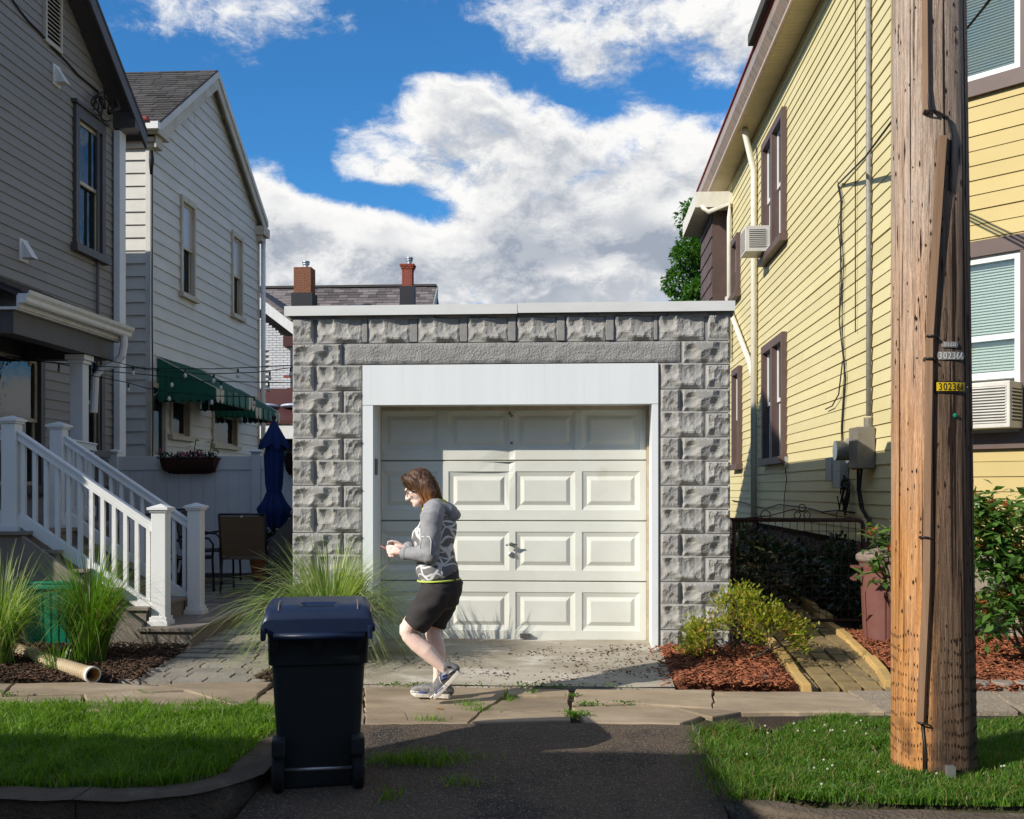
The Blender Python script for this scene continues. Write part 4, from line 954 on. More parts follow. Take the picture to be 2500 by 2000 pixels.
def ac_unit(W, a, z, w, h, out, label):
    t = thing('air_conditioner', label, 'air conditioner', W.p(a, z, 0), group='window air conditioners')
    c = MB(); W.box(c, a-w/2, a+w/2, z, z+h, -.02, out); c.build('housing', MAT['ac_cream'], t, bevel=.01)
    bk = MB(); W.box(bk, a-w/2+.04, a+w/2-.04, z+.04, z+h-.04, out+.0005, out+.003); bk.build('grille_back', MAT['ac_dark'], t)
    for k in range(13):
        zz = z+.05+k*(h-.1)/12; s = MB(); W.box(s, a-w/2+.03, a+w/2-.03, zz-.006, zz+.006, out+.002, out+.008); s.build('grille_slat', MAT['ac_cream'], t)
    for sg in (-1, 1):
        e0 = a+sg*w/2; bk = MB(); W.box(bk, min(e0, e0+sg*.003), max(e0, e0+sg*.003), z+.06, z+h-.06, out*.25, out*.85); bk.build('side_grille', MAT['ac_dark'], t)
        for k in range(9):
            zz = z+.08+k*(h-.16)/8; s = MB(); W.box(s, min(e0+sg*.002, e0+sg*.007), max(e0+sg*.002, e0+sg*.007), zz-.006, zz+.006, out*.22, out*.88); s.build('grille_slat', MAT['ac_cream'], t)
yellow_house()

# ------------------------------------------------------------------ brick house far behind
def far_house():
    Y = 36.0
    root = thing('brick_house', 'painted brick house with two chimneys seen over the garage', 'house', (-8, Y, 0))
    x_l, x_r = -16.0, P(886, 610, Y).x; zr = P(700, 611, Y+4).z; ze = 5.6
    b = MB(); b.box(x_l, x_r-.15, Y, Y+8, 0, ze); b.prism([Vector((x_r-.2, Y, ze)), Vector((x_r-.2, Y+8, ze)), Vector((x_r-.2, Y+4, zr-.2))], (-.2, 0, 0)); b.build('wall', MAT['painted_brick'], root)
    A, B, Cc, D = Vector((x_l, Y-.3, ze)), Vector((x_r, Y-.3, ze)), Vector((x_r, Y+4, zr)), Vector((x_l, Y+4, zr)); up = Vector((0, 0, .1))
    r = MB(); r.hexa([A, B, Cc, D, A+up, B+up, Cc+up, D+up]); A2, B2 = Vector((x_l, Y+8.3, ze)), Vector((x_r, Y+8.3, ze)); r.hexa([B2, A2, D, Cc, B2+up, A2+up, D+up, Cc+up]); ro = r.build('roof', MAT['mixed_shingle'], root)
    shingle_slope(root, ro, A+up, B+up, Cc+up, D+up, 26, .42, MAT['mixed_shingle'], 'roof_shingles', .02, 8)
    k = MB(); k.box(x_l, x_r, Y+3.85, Y+4.15, zr+.08, zr+.16); k.build('ridge_cap', MAT['grey_shingle'], root)
    k = MB(); q = Vector((.06, 0, 0)); h = Vector((0, 0, -.3)); k.hexa([B+h, B+h+q, Cc+h+q, Cc+h, B+up, B+up+q, Cc+up+q, Cc+up]); k.build('rake_board', MAT['utility_grey'], root)
    # cross gable with painted bricks
    Yg = 31.5; W = Wall((0, Yg, 0), (1, 0, 0), (0, -1, 0))
    gx1 = P(618, 740, Yg).x; zg1 = P(612, 702, Yg).z; zg0 = P(537, 640, Yg).z; gx0 = P(537, 640, Yg).x; slope = (zg0-zg1)/(gx1-gx0)
    gx_ridge = gx0-1.2; zrid = zg0+1.2*slope
    g = MB(); g.prism([Vector((gx_ridge-3, Yg+.06, 0)), Vector((gx1-.1, Yg+.06, 0)), Vector((gx1-.1, Yg+.06, zg1-.25)), Vector((gx_ridge, Yg+.06, zrid-.25)), Vector((gx_ridge-3, Yg+.06, zg1-.25))], (0, 6, 0)); go = g.build('gable_wall', MAT['chimney_mortar'], root)
    win = (P(537, 800, Yg).x-.35, P(553, 800, Yg).x, P(540, 820, Yg).z, P(540, 738, Yg).z)
    rn = random.Random(5); bk = MB(); bk2 = MB(); z = 2.4; row = 0
    while z < zrid-.3:
        lim = gx1-.1 if z < zg1-.25 else gx1-.1-(z-zg1+.25)/slope
        x = gx0-.9 - (.11 if row % 2 else 0)
        while x+.05 < lim:
            x1 = min(x+.21, lim)
            if not (x1 > win[0] and x < win[1] and z+.065 > win[2] and z < win[3]):
                red = rn.random() < (.42 if (x > gx1-.34 and 3.9 < z < 5.2) else .006)
                W.box(bk2 if red else bk, x, x1, z, z+.062, -.06, rn.uniform(.0, .006))
            x += .222
        z += .075; row += 1
    bk.build('painted_bricks', MAT['painted_brick'], go, kind='stuff'); bk2.build('bare_bricks', MAT['red_brick'], go, kind='stuff')
    sash_window(root, W, *win, MAT['trim_white'], MAT['trim_white'], MAT['pane_dark'], tw=.1, hw=.12, proud=.05, deep=.08)
    px = MB(); px.box(win[0]+.05, win[1]-.05, Yg-.3, Yg-.11, win[2]-.12, win[2]+.08); px.build('flower_box', MAT['terracotta'], root)
    m = MB(); a, b2 = Vector((gx1+.12, Yg-.25, zg1-.12)), Vector((gx_ridge, Yg-.25, zrid-.03)); m.hexa([a, a+Vector((0, .06, 0)), b2+Vector((0, .06, 0)), b2, a+Vector((0, 0, .34)), a+Vector((0, .06, .34)), b2+Vector((0, .06, .34)), b2+Vector((0, 0, .34))]); m.build('rake_board', MAT['trim_white'], root)
    m = MB(); a, b2 = a+Vector((.12, -.02, .34)), b2+Vector((0, -.02, .34)); L = Vector((0, 8, 0)); u2 = Vector((0, 0, .1)); m.hexa([a, b2, b2+L, a+L, a+u2, b2+u2, b2+L+u2, a+L+u2]); mo = m.build('gable_roof', MAT['mixed_shingle'], root)
    m = MB(); m.box(gx1-.25, gx1+.2, Yg-.25, Yg+.05, zg1-.42, zg1-.12); m.build('eave_return', MAT['red_roof'], root)
    # lower red porch roof with domed skylights
    zt_, zb_ = P(560, 825, Yg-.1).z, P(560, 893, 28.9).z
    p = MB(); p.hexa([(gx0-4, 28.9, zb_), (gx1+1.2, 28.9, zb_), (gx1+1.2, Yg-.02, zt_), (gx0-4, Yg-.02, zt_), (gx0-4, 28.9, zb_+.1), (gx1+1.2, 28.9, zb_+.1), (gx1+1.2, Yg-.02, zt_+.1), (gx0-4, Yg-.02, zt_+.1)]); pr = p.build('porch_roof', MAT['red_roof'], root)
    p = MB(); p.box(gx0-4, gx1+1.2, 28.95, 29.1, zb_-.4, zb_-.02); p.build('porch_fascia', MAT['trim_white'], root)
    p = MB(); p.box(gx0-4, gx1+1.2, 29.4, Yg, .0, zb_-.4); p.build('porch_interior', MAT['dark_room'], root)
    for u in (556, 622):
        s = MB(); c = P(u, 853, 29.9); s.ball((c.x, c.y, zb_+(zt_-zb_)*.42+.10), .42, .45, .075, 16, 10); s.build('skylight_dome', MAT['skylight'], pr, smooth=True)
    # chimneys of single bricks
    def chimney(u0, u1, v0, v1, brick, flare):
        Yk = 37.2
        a, b_ = P(u0, v1, Yk), P(u1, v0, Yk); x0, x1, z0, z1 = a.x, b_.x, a.z, b_.z; dp = x1-x0
        c = MB(); c.box(x0+.015, x1-.015, Yk+.015, Yk+dp-.015, z0-.6, z1-.01); co = c.build('chimney', MAT['chimney_mortar'], root)
        bm_ = MB(); z = z0; row = 0; h = (z1-z0)/15
        while z < z1-.01:
            fl = flare*(max(0, (z-z0)/(z1-z0)-.72)/.28)**.7 if flare else (.03 if z > z1-.05 else 0)
            n = 3; w = (x1-x0+2*fl)/n; off = (row % 2)*.5
            for k in range(-1, n+1):
                q0, q1 = max(0, k+off), min(n, k+1+off)
                if q1-q0 < .1: continue
                bm_.box(x0-fl+q0*w+.012, x0-fl+q1*w-.012, Yk-fl, Yk+.09, z+.012, z+h)
                bm_.box(x1+fl-.09, x1+fl, Yk-fl+q0*w+.012, Yk-fl+q1*w-.012, z+.012, z+h); bm_.box(x0-fl, x0-fl+.09, Yk-fl+q0*w+.012, Yk-fl+q1*w-.012, z+.012, z+h)
            z += h; row += 1
        bm_.build('chimney_bricks', MAT[brick], co, kind='stuff')
        f = MB(); f.box(x0-.06, x1+.06, Yk-.09, Yk+dp+.05, z0-.95, z0+.0); f.build('flashing', MAT['flashing'], co)
        f = MB(); f.lathe([(.09, 0), (.09, .14), (.13, .14), (.13, .18), (.1, .18), (.1, .21), (.14, .21), (.14, .26)], ((x0+x1)/2+.05, Yk+dp/2, z1), 12); f.build('flue', MAT['galvanized'], co)
    chimney(618, 655, 562, 617, 'chimney_brick', 0); chimney(846, 868, 556, 603, 'red_brick', .09)
far_house()

# ------------------------------------------------------------------ houses across the street, behind the camera
def street_house(x0, x1, y1, h, ridge, m, label):
    root = thing('terrace_house', label, 'house', ((x0+x1)/2, y1, -.1)); xm = (x0+x1)/2
    b = MB(); b.box(x0, x1, y1-9, y1, -.2, h); b.prism([Vector((x0, y1-9, h)), Vector((x1, y1-9, h)), Vector((xm, y1-9, ridge))], (0, 9, 0)); b.build('wall', MAT[m], root)
    for sg, xe in ((-1, x0), (1, x1)):
        r = MB(); d = sg*.35; k = (ridge-h)/abs(xm-xe); r.hexa([(xe+d, y1-9.3, h-.35*k+.02), (xm, y1-9.3, ridge+.02), (xm, y1+.35, ridge+.02), (xe+d, y1+.35, h-.35*k+.02), (xe+d, y1-9.3, h-.35*k+.12), (xm, y1-9.3, ridge+.12), (xm, y1+.35, ridge+.12), (xe+d, y1+.35, h-.35*k+.12)]); r.build('roof', MAT['grey_shingle'], root)
    W = Wall((0, y1, 0), (1, 0, 0), (0, 1, 0)); w = (x1-x0)
    for f0, z0 in ((.2, 3.9), (.68, 3.9), (.62, 1.0)): sash_window(root, W, x0+w*f0, x0+w*f0+1.0, z0, z0+1.6, MAT['trim_white'], MAT['trim_white'], MAT['pane_dark'])
    d = MB(); W.box(d, x0+w*.2, x0+w*.2+1.0, .3, 2.5, .0, .05); d.build('door', MAT['brown_trim'], root)
    p = MB(); p.box(x0+.2, x1-.2, y1+.06, y1+1.9, -.2, .29); p.box(x0+.1, x1-.1, y1+.06, y1+2.1, 2.95, 3.15); p.box(x0+.3, x0+.45, y1+1.7, y1+1.85, .29, 2.95); p.box(x1-.45, x1-.3, y1+1.7, y1+1.85, .29, 2.95); p.build('porch', MAT['trim_white'], root)
for i, (a, b_, h, r_, m_, l_) in enumerate(((-27, -20, 5.6, 7.6, 'chimney_brick', 'brown brick gabled house across the street, far left behind the added truck'), (-18.5, -11.5, 5.8, 7.9, 'grey_siding', 'grey gabled house across the street behind the added box truck'), (-10, -3, 5.6, 7.8, 'white_siding', 'off-white gabled house across the street'), (-1.5, 5.5, 5.8, 7.9, 'chimney_brick', 'brown brick gabled house straight across the street'), (7, 14, 5.6, 7.7, 'grey_siding', 'grey gabled house across the street, opposite the yellow house'), (15.5, 23, 5.6, 7.8, 'yellow_trim', 'ochre gabled house across the street, farthest right'))):
    street_house(a, b_, -7.2, h, r_, m_, l_)
# ------------------------------------------------------------------ garage
GY = 9.15; DY = 9.52
gx = lambda u, Y=GY: P(u, 1000, Y).x
gz = lambda v, u=1078, Y=GY: P(u, v, Y).z
def rock_mesh(w, h, seed, depth=.055, nx=32, ny=15):
    """moulded rock-face block: scooped facets inside chamfered margins, local coords, front towards -Y"""
    rn = random.Random(seed); sc = []
    for _ in range(int(13*w/.4)+5):
        sc.append((rn.uniform(0, w), rn.uniform(0, h), rn.uniform(.012, .046), rn.uniform(2.5, 8), rn.uniform(-.35, .35), rn.uniform(-.05, .55)))
    def hf(x, z):
        b = min(c + k*((x-px)**2+(z-pz)**2) + ax*(x-px) + az*(z-pz) for px, pz, c, k, ax, az in sc)
        b += .005*mnoise.noise(Vector((x*34, z*34, seed))) + .003*mnoise.noise(Vector((x*80, z*80, seed+3)))
        e = min(x/.016, (w-x)/.022, z/.042, (h-z)/.014); e = max(0, min(1, e))
        return min(b, depth)*(.15+.85*(e*e*(3-2*e))) if e > 0 else 0
    xs = [0, .006] + [w*i/nx for i in range(1, nx)] + [w-.006, w]; zs = [0, .006] + [h*j/ny for j in range(1, ny)] + [h-.006, h]
    V, F = [], []; N = len(xs)
    for z in zs:
        for x in xs:
            jx = rn.uniform(-.004, .004) if .01 < x < w-.01 else 0; jz = rn.uniform(-.004, .004) if .01 < z < h-.01 else 0
            V.append((x-w/2+jx, -max(.004, hf(x+jx, z+jz)), z+jz))
    for j in range(len(zs)-1):
        for i in range(N-1):
            a = j*N+i
            F += [(a, a+1, a+N+1), (a, a+N+1, a+N)] if (i+j) % 2 else [(a, a+1, a+N), (a+1, a+N+1, a+N)]
    b = len(V); V += [(-w/2, .03, 0), (w/2, .03, 0), (w/2, .03, h), (-w/2, .03, h)]
    M = len(zs)
    F += [(b, b+1) + tuple(range(N-1, -1, -1)), tuple((M-1)*N+i for i in range(N)) + (b+2, b+3), (b+3, b) + tuple(j*N for j in range(M)), (b+1, b+2) + tuple(j*N+N-1 for j in range(M-1, -1, -1))]
    me = bpy.data.meshes.new('block'); me.from_pydata(V, [], F); me.materials.append(MAT['block_paint'])
    me.polygons.foreach_set('use_smooth', [False]*len(me.polygons)); me.update(); return me
def garage():
    x0, x1 = gx(617), gx(1537); zt = gz(664)
    root = thing('garage', 'grey rock-faced concrete block garage with white panelled door', 'garage', ((x0+x1)/2, GY, .1))
    dx0, dx1 = gx(763), gx(1387)     # opening in the masonry
    zh = gz(766)                     # underside of the lintel
    bk = MB(); bk.box(x0+.012, dx0, GY+.004, GY+.2, -.1, zt); bk.box(dx1, x1-.012, GY+.004, GY+.2, -.1, zt); bk.box(dx0, dx1, GY+.012, GY+.2, zh+.01, zt)
    bk.build('mortar_bed', MAT['mortar'], root)
    sd = MB(); sd.box(x0+.01, x0+.2, GY+.2, GY+6.5, -.1, zt+.03); sd.box(x1-.2, x1-.01, GY+.2, GY+6.5, -.1, zt+.03); sd.box(x0+.2, x1-.2, GY+6.3, GY+6.5, -.1, zt+.03); sd.build('side_wall', MAT['block_paint'], root)
    rf = MB(); rf.box(x0+.2, x1-.2, GY+.2, GY+6.3, zt-.03, zt+.02); rf.build('roof', MAT['grey_shingle'], root)
    # rows of blocks
    row = .2045; zr0 = gz(720)
    cache = {}
    def block(ua, ub, z, kind, h=row-.008):
        a, b = gx(ua), gx(ub); w = b-a; key = (kind, round(w, 2))
        if key not in cache: cache[key] = rock_mesh(w, h, {'long': 11, 'short': 23, 'long2': 37, 'short2': 41}[kind])
        o = link('block', cache[key], root, local=True); base = root.location
        o.location = Vector(((a+b)/2, GY, z)) - base; return o
    for a, b in ((617, 661), (1490, 1537)): block(a, b, zr0, 'short', row+.01)
    for a, b in ((668, 763), (775, 862), (880, 968), (985, 1070), (1087, 1172), (1190, 1275), (1293, 1376), (1385, 1482)): block(a, b, zr0, 'long', row+.01)
    for a, b in ((763, 775), (862, 880), (968, 985), (1070, 1087), (1172, 1190), (1275, 1293), (1376, 1385)):
        f = MB(); f.box(gx(a)+.003, gx(b)-.003, GY-.012-.006*((a//7) % 3), GY+.02, zr0+.004, zt-.004); f.build('mortar_joint', MAT['mortar'], root, bevel=.006)
    block(617, 720, zr0-row, 'long2'); block(1437, 1537, zr0-row, 'long2')
    for r in range(2, 15):
        z = zr0-row*r
        if z < -.1: break
        if r % 2 == 0:
            block(617, 661, z, 'short'); block(667, 761, z, 'long'); block(1391, 1481, z, 'long'); block(1487, 1537, z, 'short2')
        else:
            block(617, 719, z, 'long2'); block(725, 761, z, 'short2'); block(1391, 1431, z, 'short'); block(1437, 1537, z, 'long2')
    # stucco lintel (rough sheet)
    a, b = gx(726), gx(1432); z0, z1 = zh+.004, zr0-.006; nx, nz = 130, 10; V, F = [], []
    for j in range(nz+1):
        for i in range(nx+1):
            x = a+(b-a)*i/nx; z = z0+(z1-z0)*j/nz; e = min(1, min(i, nx-i)/2, min(j, nz-j)/1)
            V.append((x, GY-.004-e*(.016+.010*mnoise.noise(Vector((x*7, z*9, 2)))+.007*mnoise.noise(Vector((x*24, z*24, 5)))), z))
    F = [(j*(nx+1)+i, j*(nx+1)+i+1, (j+1)*(nx+1)+i+1, (j+1)*(nx+1)+i) for j in range(nz) for i in range(nx)]
    me = bpy.data.meshes.new('lintel'); me.from_pydata(V, [], F); me.materials.append(MAT['stucco']); me.polygons.foreach_set('use_smooth', [True]*len(F)); link('lintel', me, root)
    # rough mortar fillet under the coping, then the two coping lengths
    m = MB(); rn = random.Random(2); x = x0-.03; zcop = gz(661)
    while x < x1+.03:
        w = rn.uniform(.35, .9); w = min(w, x1+.03-x); h = rn.uniform(.022, .040); m.box(x, x+w-.003, GY-.026-rn.uniform(0, .014), GY+.1, zcop-h, zcop-.001); x += w
    m.build('mortar_cap', MAT['mortar'], root, bevel=.008)
    xm = gx(1090)
    for p, q, dz in ((gx(604), xm, .0), (xm+.004, gx(1545), .006)):
        c = MB(); zc0, zc1 = zcop+dz, zcop+.072+dz
        c.box(p, q, GY-.085, GY-.078, zc0-.012, zc1); c.box(p, q, GY-.078, GY+.26, zc1-.008, zc1); c.box(p, q, GY+.25, GY+.26, zc0, zc1-.008); c.box(p, p+.006, GY-.078, GY+.25, zc0, zc1-.008); c.box(q-.006, q, GY-.078, GY+.25, zc0, zc1-.008)
        c.build('coping', MAT['coping_white'], root)
    # white metal header and jambs
    hz0 = gz(852); h = MB(); h.box(dx0+.006, dx1-.006, GY-.022, GY+.02, hz0, zh-.006); h.box(dx0+.03, dx1-.03, GY+.02, DY-.03, hz0+.012, hz0+.03); h.build('header_panel', MAT['header_white'], root)
    jz = .09
    jl, jr = gx(786), gx(1372)
    j = MB(); j.box(dx0+.006, jl, GY-.018, GY+.02, jz, hz0-.002); j.box(jl-.02, jl, GY+.02, DY-.03, jz, hz0+.01); j.build('jamb_trim', MAT['header_white'], root)
    j = MB(); j.box(jr, dx1-.006, GY-.018, GY+.02, jz, hz0-.002); j.box(jr, jr+.02, GY+.02, DY-.03, jz, hz0+.01); j.build('jamb_trim', MAT['header_white'], root)
    dl, dr = P(799, 1100, DY).x, P(1361, 1100, DY).x; zb, ztop = P(1078, 1351, DY).z, P(1078, 864, DY).z
    s = MB(); s.box(jl, dl+.0, DY-.028, DY-.0, jz, ztop); s.box(dr, jr, DY-.028, DY-.0, jz, ztop); s.box(jl, jr, DY-.028, DY-.004, ztop+.002, ztop+.06); s.build('door_stop', MAT['brown_strip'], root)
    st = MB(); st.box(dl, dr, DY+.01, DY+.04, zb-.02, zb+.004); st.build('door_seal', MAT['rubber'], root)
    # door sections with four raised panels each
    vs = [864, 970, 1097, 1224, 1350]
    zz = [P(1078, v, DY).z for v in vs]; zz[0] = zz[1]+(zz[1]-zz[2])
    cols = [(805, 922), (944, 1072), (1085, 1211), (1225, 1347)]
    def dent(x, z):
        # creases of an old knock at the joint of the two top sections
        cx, cz = P(1071, 968, DY).x, zz[1]; d2 = ((x-cx)/.035)**2+((z-cz)/.16)**2; d = .020*math.exp(-d2)*(1 if x < cx+.01 else -.3)
        d2 = ((x-cx+.08)/.10)**2+((z-cz)/.07)**2; return d+.010*math.exp(-d2)
    def soften(me):
        bm = bmesh.new(); bm.from_mesh(me); bmesh.ops.subdivide_edges(bm, edges=[e for e in bm.edges if e.calc_length() > .09], cuts=3, use_grid_fill=True)
        for v in bm.verts: v.co.y += dent(v.co.x, v.co.z) + .0015*mnoise.noise(Vector((v.co.x*3, v.co.z*4, 1)))
        bmesh.ops.recalc_face_normals(bm, faces=bm.faces); bm.to_mesh(me); bm.free()
    for k in range(4):
        z1, z0 = zz[k]-.0035, zz[k+1]+.0035; H = z1-z0; m0, m1 = z0+H*.175, z1-H*.175
        px = [(P(a, 1100, DY).x, P(b, 1100, DY).x) for a, b in cols]
        mb = MB(); xs = [dl+.002]+[t for p in px for t in p]+[dr-.002]
        def quad(a, b, c, d): mb.add([(a, DY, c), (b, DY, c), (b, DY, d), (a, DY, d)], [(0, 1, 2, 3)])
        for i in range(len(xs)-1):
            quad(xs[i], xs[i+1], z0+.006, m0); quad(xs[i], xs[i+1], m1, z1-.006)
            if i % 2 == 0: quad(xs[i], xs[i+1], m0, m1)
        for zz0, zz1, s_ in ((z0, z0+.006, 1), (z1-.006, z1, -1)):
            y0, y1 = (DY+.012, DY) if s_ > 0 else (DY, DY+.012)
            mb.add([(dl, y0, zz0), (dr, y0, zz0), (dr, y1, zz1), (dl, y1, zz1)], [(0, 1, 2, 3)])
        mb.add([(dl, DY+.03, z0), (dr, DY+.03, z0), (dr, DY+.03, z1), (dl, DY+.03, z1), (dl, DY+.012, z0), (dr, DY+.012, z0), (dr, DY+.012, z1), (dl, DY+.012, z1)], [(0, 3, 2, 1), (0, 1, 5, 4), (3, 7, 6, 2)])
        me = mb.mesh('door_section', MAT['door_paint'], fix=False); soften(me)
        sec = link('door_section', me, root)
        for (a, b) in px:
            p = MB(); rings = [(0, 0), (.004, .006), (.042, .019), (.046, .019), (.078, .002), (.082, .001)]
            prev = None; V, F = [], []
            for i, (ins, dep) in enumerate(rings):
                V += [(a+ins, DY+dep, m0+ins), (b-ins, DY+dep, m0+ins), (b-ins, DY+dep, m1-ins), (a+ins, DY+dep, m1-ins)]
                if i: F += [((i-1)*4+q, (i-1)*4+(q+1) % 4, i*4+(q+1) % 4, i*4+q) for q in range(4)]
            i = len(rings)-1; F.append((i*4, i*4+1, i*4+2, i*4+3)); p.add(V, F)
            me = p.mesh('panel', MAT['door_paint'], fix=False)
            bm = bmesh.new(); bm.from_mesh(me)
            for v in bm.verts: v.co.y += dent(v.co.x, v.co.z)
            bmesh.ops.recalc_face_normals(bm, faces=bm.faces)
            bm.to_mesh(me); bm.free()
            link('panel', me, sec)
    gb = MB(); gb.box(dl, dr, DY+.035, DY+.06, zb, ztop+.05); gb.build('door_back', MAT['door_groove'], root)
    # handle, lock, pull, bolts
    h = MB(); c = P(1077, 1147, DY)
    h.tube([c, c+Vector((0, -.045, 0))], .013, 10); h.tube([c+Vector((-.048, -.05, -.004)), c+Vector((-.02, -.052, .004)), c+Vector((.0, -.055, .012)), c+Vector((.02, -.052, .006)), c+Vector((.055, -.05, .002))], [.007, .009, .013, .009, .006], 8)
    h.build('door_handle', MAT['handle_metal'], root, smooth=True)
    h = MB(); c = P(1077, 1168, DY); h.tube([c+Vector((0, .002, 0)), c+Vector((0, -.010, 0)), c+Vector((0, -.012, 0))], [.026, .026, .022], 18); h.tube([c+Vector((0, -.012, 0)), c+Vector((0, -.022, 0))], .013, 14); h.build('lock', MAT['lock_metal'], root, smooth=False)
    h = MB(); c = P(1106, 1338, DY); h.box(c.x-.045, c.x+.045, DY-.045, DY-.035, c.z-.018, c.z+.022); h.box(c.x-.045, c.x-.037, DY-.035, DY, c.z-.014, c.z+.018); h.box(c.x+.037, c.x+.045, DY-.035, DY, c.z-.014, c.z+.018); h.build('pull_handle', MAT['handle_metal'], root)
    for (u, v) in ((1073, 871), (1077, 876), (1077, 933)):
        h = MB(); c = P(u, v, DY); h.ball((c.x, DY-.003, c.z), .013, .008, .013, 10, 6); h.build('bolt', MAT['handle_metal'], root, smooth=True)
    lt = MB(); c = P(789, 983, GY+.05); lt.box(jl, jl+.014, GY+.06, GY+.14, c.z-.07, c.z+.07); lt.build('latch_plate', MAT['handle_metal'], root)
garage()
# ------------------------------------------------------------------ ground, street, pavements, beds
def gh(y):
    for (a, za), (b, zb) in zip(((-1e9, -.02), (7.84, -.0), (9.2, .10), (10.5, .15), (16.4, .43)), ((7.84, 0.), (9.2, .10), (10.5, .15), (16.4, .43), (1e9, .43))):
        if y <= b: return zb if a < -1e8 else za+(zb-za)*min(1, (y-a)/(b-a))
    return .43
def sheet(name, x0, x1, y0, y1, zf, m, nx=2, ny=2, kind='structure', parent=None, noise=0, seed=0):
    V, F = [], []
    for j in range(ny+1):
        for i in range(nx+1):
            x, y = x0+(x1-x0)*i/nx, y0+(y1-y0)*j/ny
            z = zf(x, y) + (noise*mnoise.noise(Vector((x*3, y*3, seed))) if noise else 0)
            V.append((x, y, z))
    F = [(j*(nx+1)+i, j*(nx+1)+i+1, (j+1)*(nx+1)+i+1, (j+1)*(nx+1)+i) for j in range(ny) for i in range(nx)]
    me = bpy.data.meshes.new(name); me.from_pydata(V, [], F); me.materials.append(m)
    me.polygons.foreach_set('use_smooth', [True]*len(F)); me.update()
    o = link(name, me, parent); o['kind'] = kind; return o
def ground():
    ys = [-400, -60, -3, 4.6, 5.0, 6.9, 7.0, 7.84, 8.5, 9.2, 10.5, 13, 16.4, 30, 60, 200, 900]; xs = [-600, -60, -10, -4, -2, 0, 1, 2, 4, 12, 60, 600]
    def z(y): return -.24 if y < 6.95 else gh(y)-.035
    V = [(x, y, z(y)) for y in ys for x in xs]; n = len(xs)
    F = [(j*n+i, j*n+i+1, (j+1)*n+i+1, (j+1)*n+i) for j in range(len(ys)-1) for i in range(n-1)]
    me = bpy.data.meshes.new('ground'); me.from_pydata(V, [], F); me.materials.append(MAT['soil']); tag(link('ground', me), kind='structure')
ground()
def drive_z(x, y):
    if y >= 6.6: return -.004
    return -.004-.165*(1-((y-4.9)/1.7))**1.15 if y > 4.9 else -.17
sheet('driveway', -1.66, .72, 4.93, 6.66, drive_z, MAT['asphalt'], 40, 40, noise=.006)
sheet('street', -60, 60, -3.2, 4.93, lambda x, y: -.17-.02*0, MAT['asphalt'], 30, 6)
sheet('apron', P(765, 1400, 8.5).x-.05, gx(1392), 7.86, DY+.02, lambda x, y: gh(y)+.004+.0*x, MAT['concrete'], 40, 30, noise=.006)
ap = MB(); ap.box(P(765, 1400, 8.5).x-.05, gx(1392), 7.85, 7.862, -.05, -.002); tag(ap.build('apron_edge', MAT['concrete']), kind='structure')

# left and right kerbs: swept stones round the driveway mouth
def kerb(name, line, w, top, seed):
    root = None
    rn = random.Random(seed); k = 0
    pts = [Vector(p) for p in line]
    # resample into stones
    seg = []; acc = [pts[0]]
    for a, b in zip(pts, pts[1:]):
        n = max(1, int((b-a).length/.07))
        for i in range(1, n+1): acc.append(a.lerp(b, i/n))
    step = 13; me_all = []
    o0 = bpy.data.objects.new(name, None); COL.objects.link(o0); o0.location = acc[0]; o0['kind'] = 'structure'
    i = 0
    while i < len(acc)-2:
        j = min(len(acc)-1, i+step+rn.randint(-2, 4)); P_ = acc[i:j+1]
        if len(P_) < 2: break
        prof = [(0, -.30), (0, top(P_[0])-.02), (.012, top(P_[0])-.004), (.03, top(P_[0])), (w-.02, top(P_[0])), (w, top(P_[0])-.015), (w, -.30)]
        V, F = [], []; n = len(prof)
        for q, p in enumerate(P_):
            t = (P_[min(q+1, len(P_)-1)]-P_[max(q-1, 0)]).normalized(); nn = Vector((-t.y, t.x, 0))
            gap = .004 if q == 0 else (-.004 if q == len(P_)-1 else 0)
            tp = top(p)
            for (a, z) in prof:
                zz = z+(tp-top(P_[0])) if z > -.2 else z
                d = .008*mnoise.noise(Vector((p.x*9, p.y*9, a*20)))
                V.append(p + t*gap + nn*(a+d) + Vector((0, 0, zz + .01*mnoise.noise(Vector((p.x*6+3, p.y*6, a*9))))))
        F = [(q*n+r, q*n+(r+1) % n, (q+1)*n+(r+1) % n, (q+1)*n+r) for q in range(len(P_)-1) for r in range(n)] + [tuple(range(n)), tuple((len(P_)-1)*n+r for r in reversed(range(n)))]
        mb = MB(); mb.add(V, F); mb.build('kerb_stone', MAT['kerb_concrete'], o0, smooth=False); i = j
arc = lambda cx, cy, r, a0, a1, n=10: [(cx+r*math.cos(R(a0+(a1-a0)*i/n)), cy+r*math.sin(R(a0+(a1-a0)*i/n)), 0) for i in range(n+1)]
kerb('kerb', [(-1.65, 6.62, 0), (-1.65, 5.55, 0)] + arc(-2.25, 5.55, .60, 0, -90) [1:] + [(-6, 4.95, 0)], -.16, lambda p: -.005 if p.y > 5.5 else -.02, 1)
kerb('kerb', [(.70, 6.5, 0), (.70, 5.5, 0)] + arc(1.25, 5.5, .55, 180, 270)[1:] + [(7, 4.95, 0)], .15, lambda p: -.03 if p.y > 5.6 else -.045, 2)

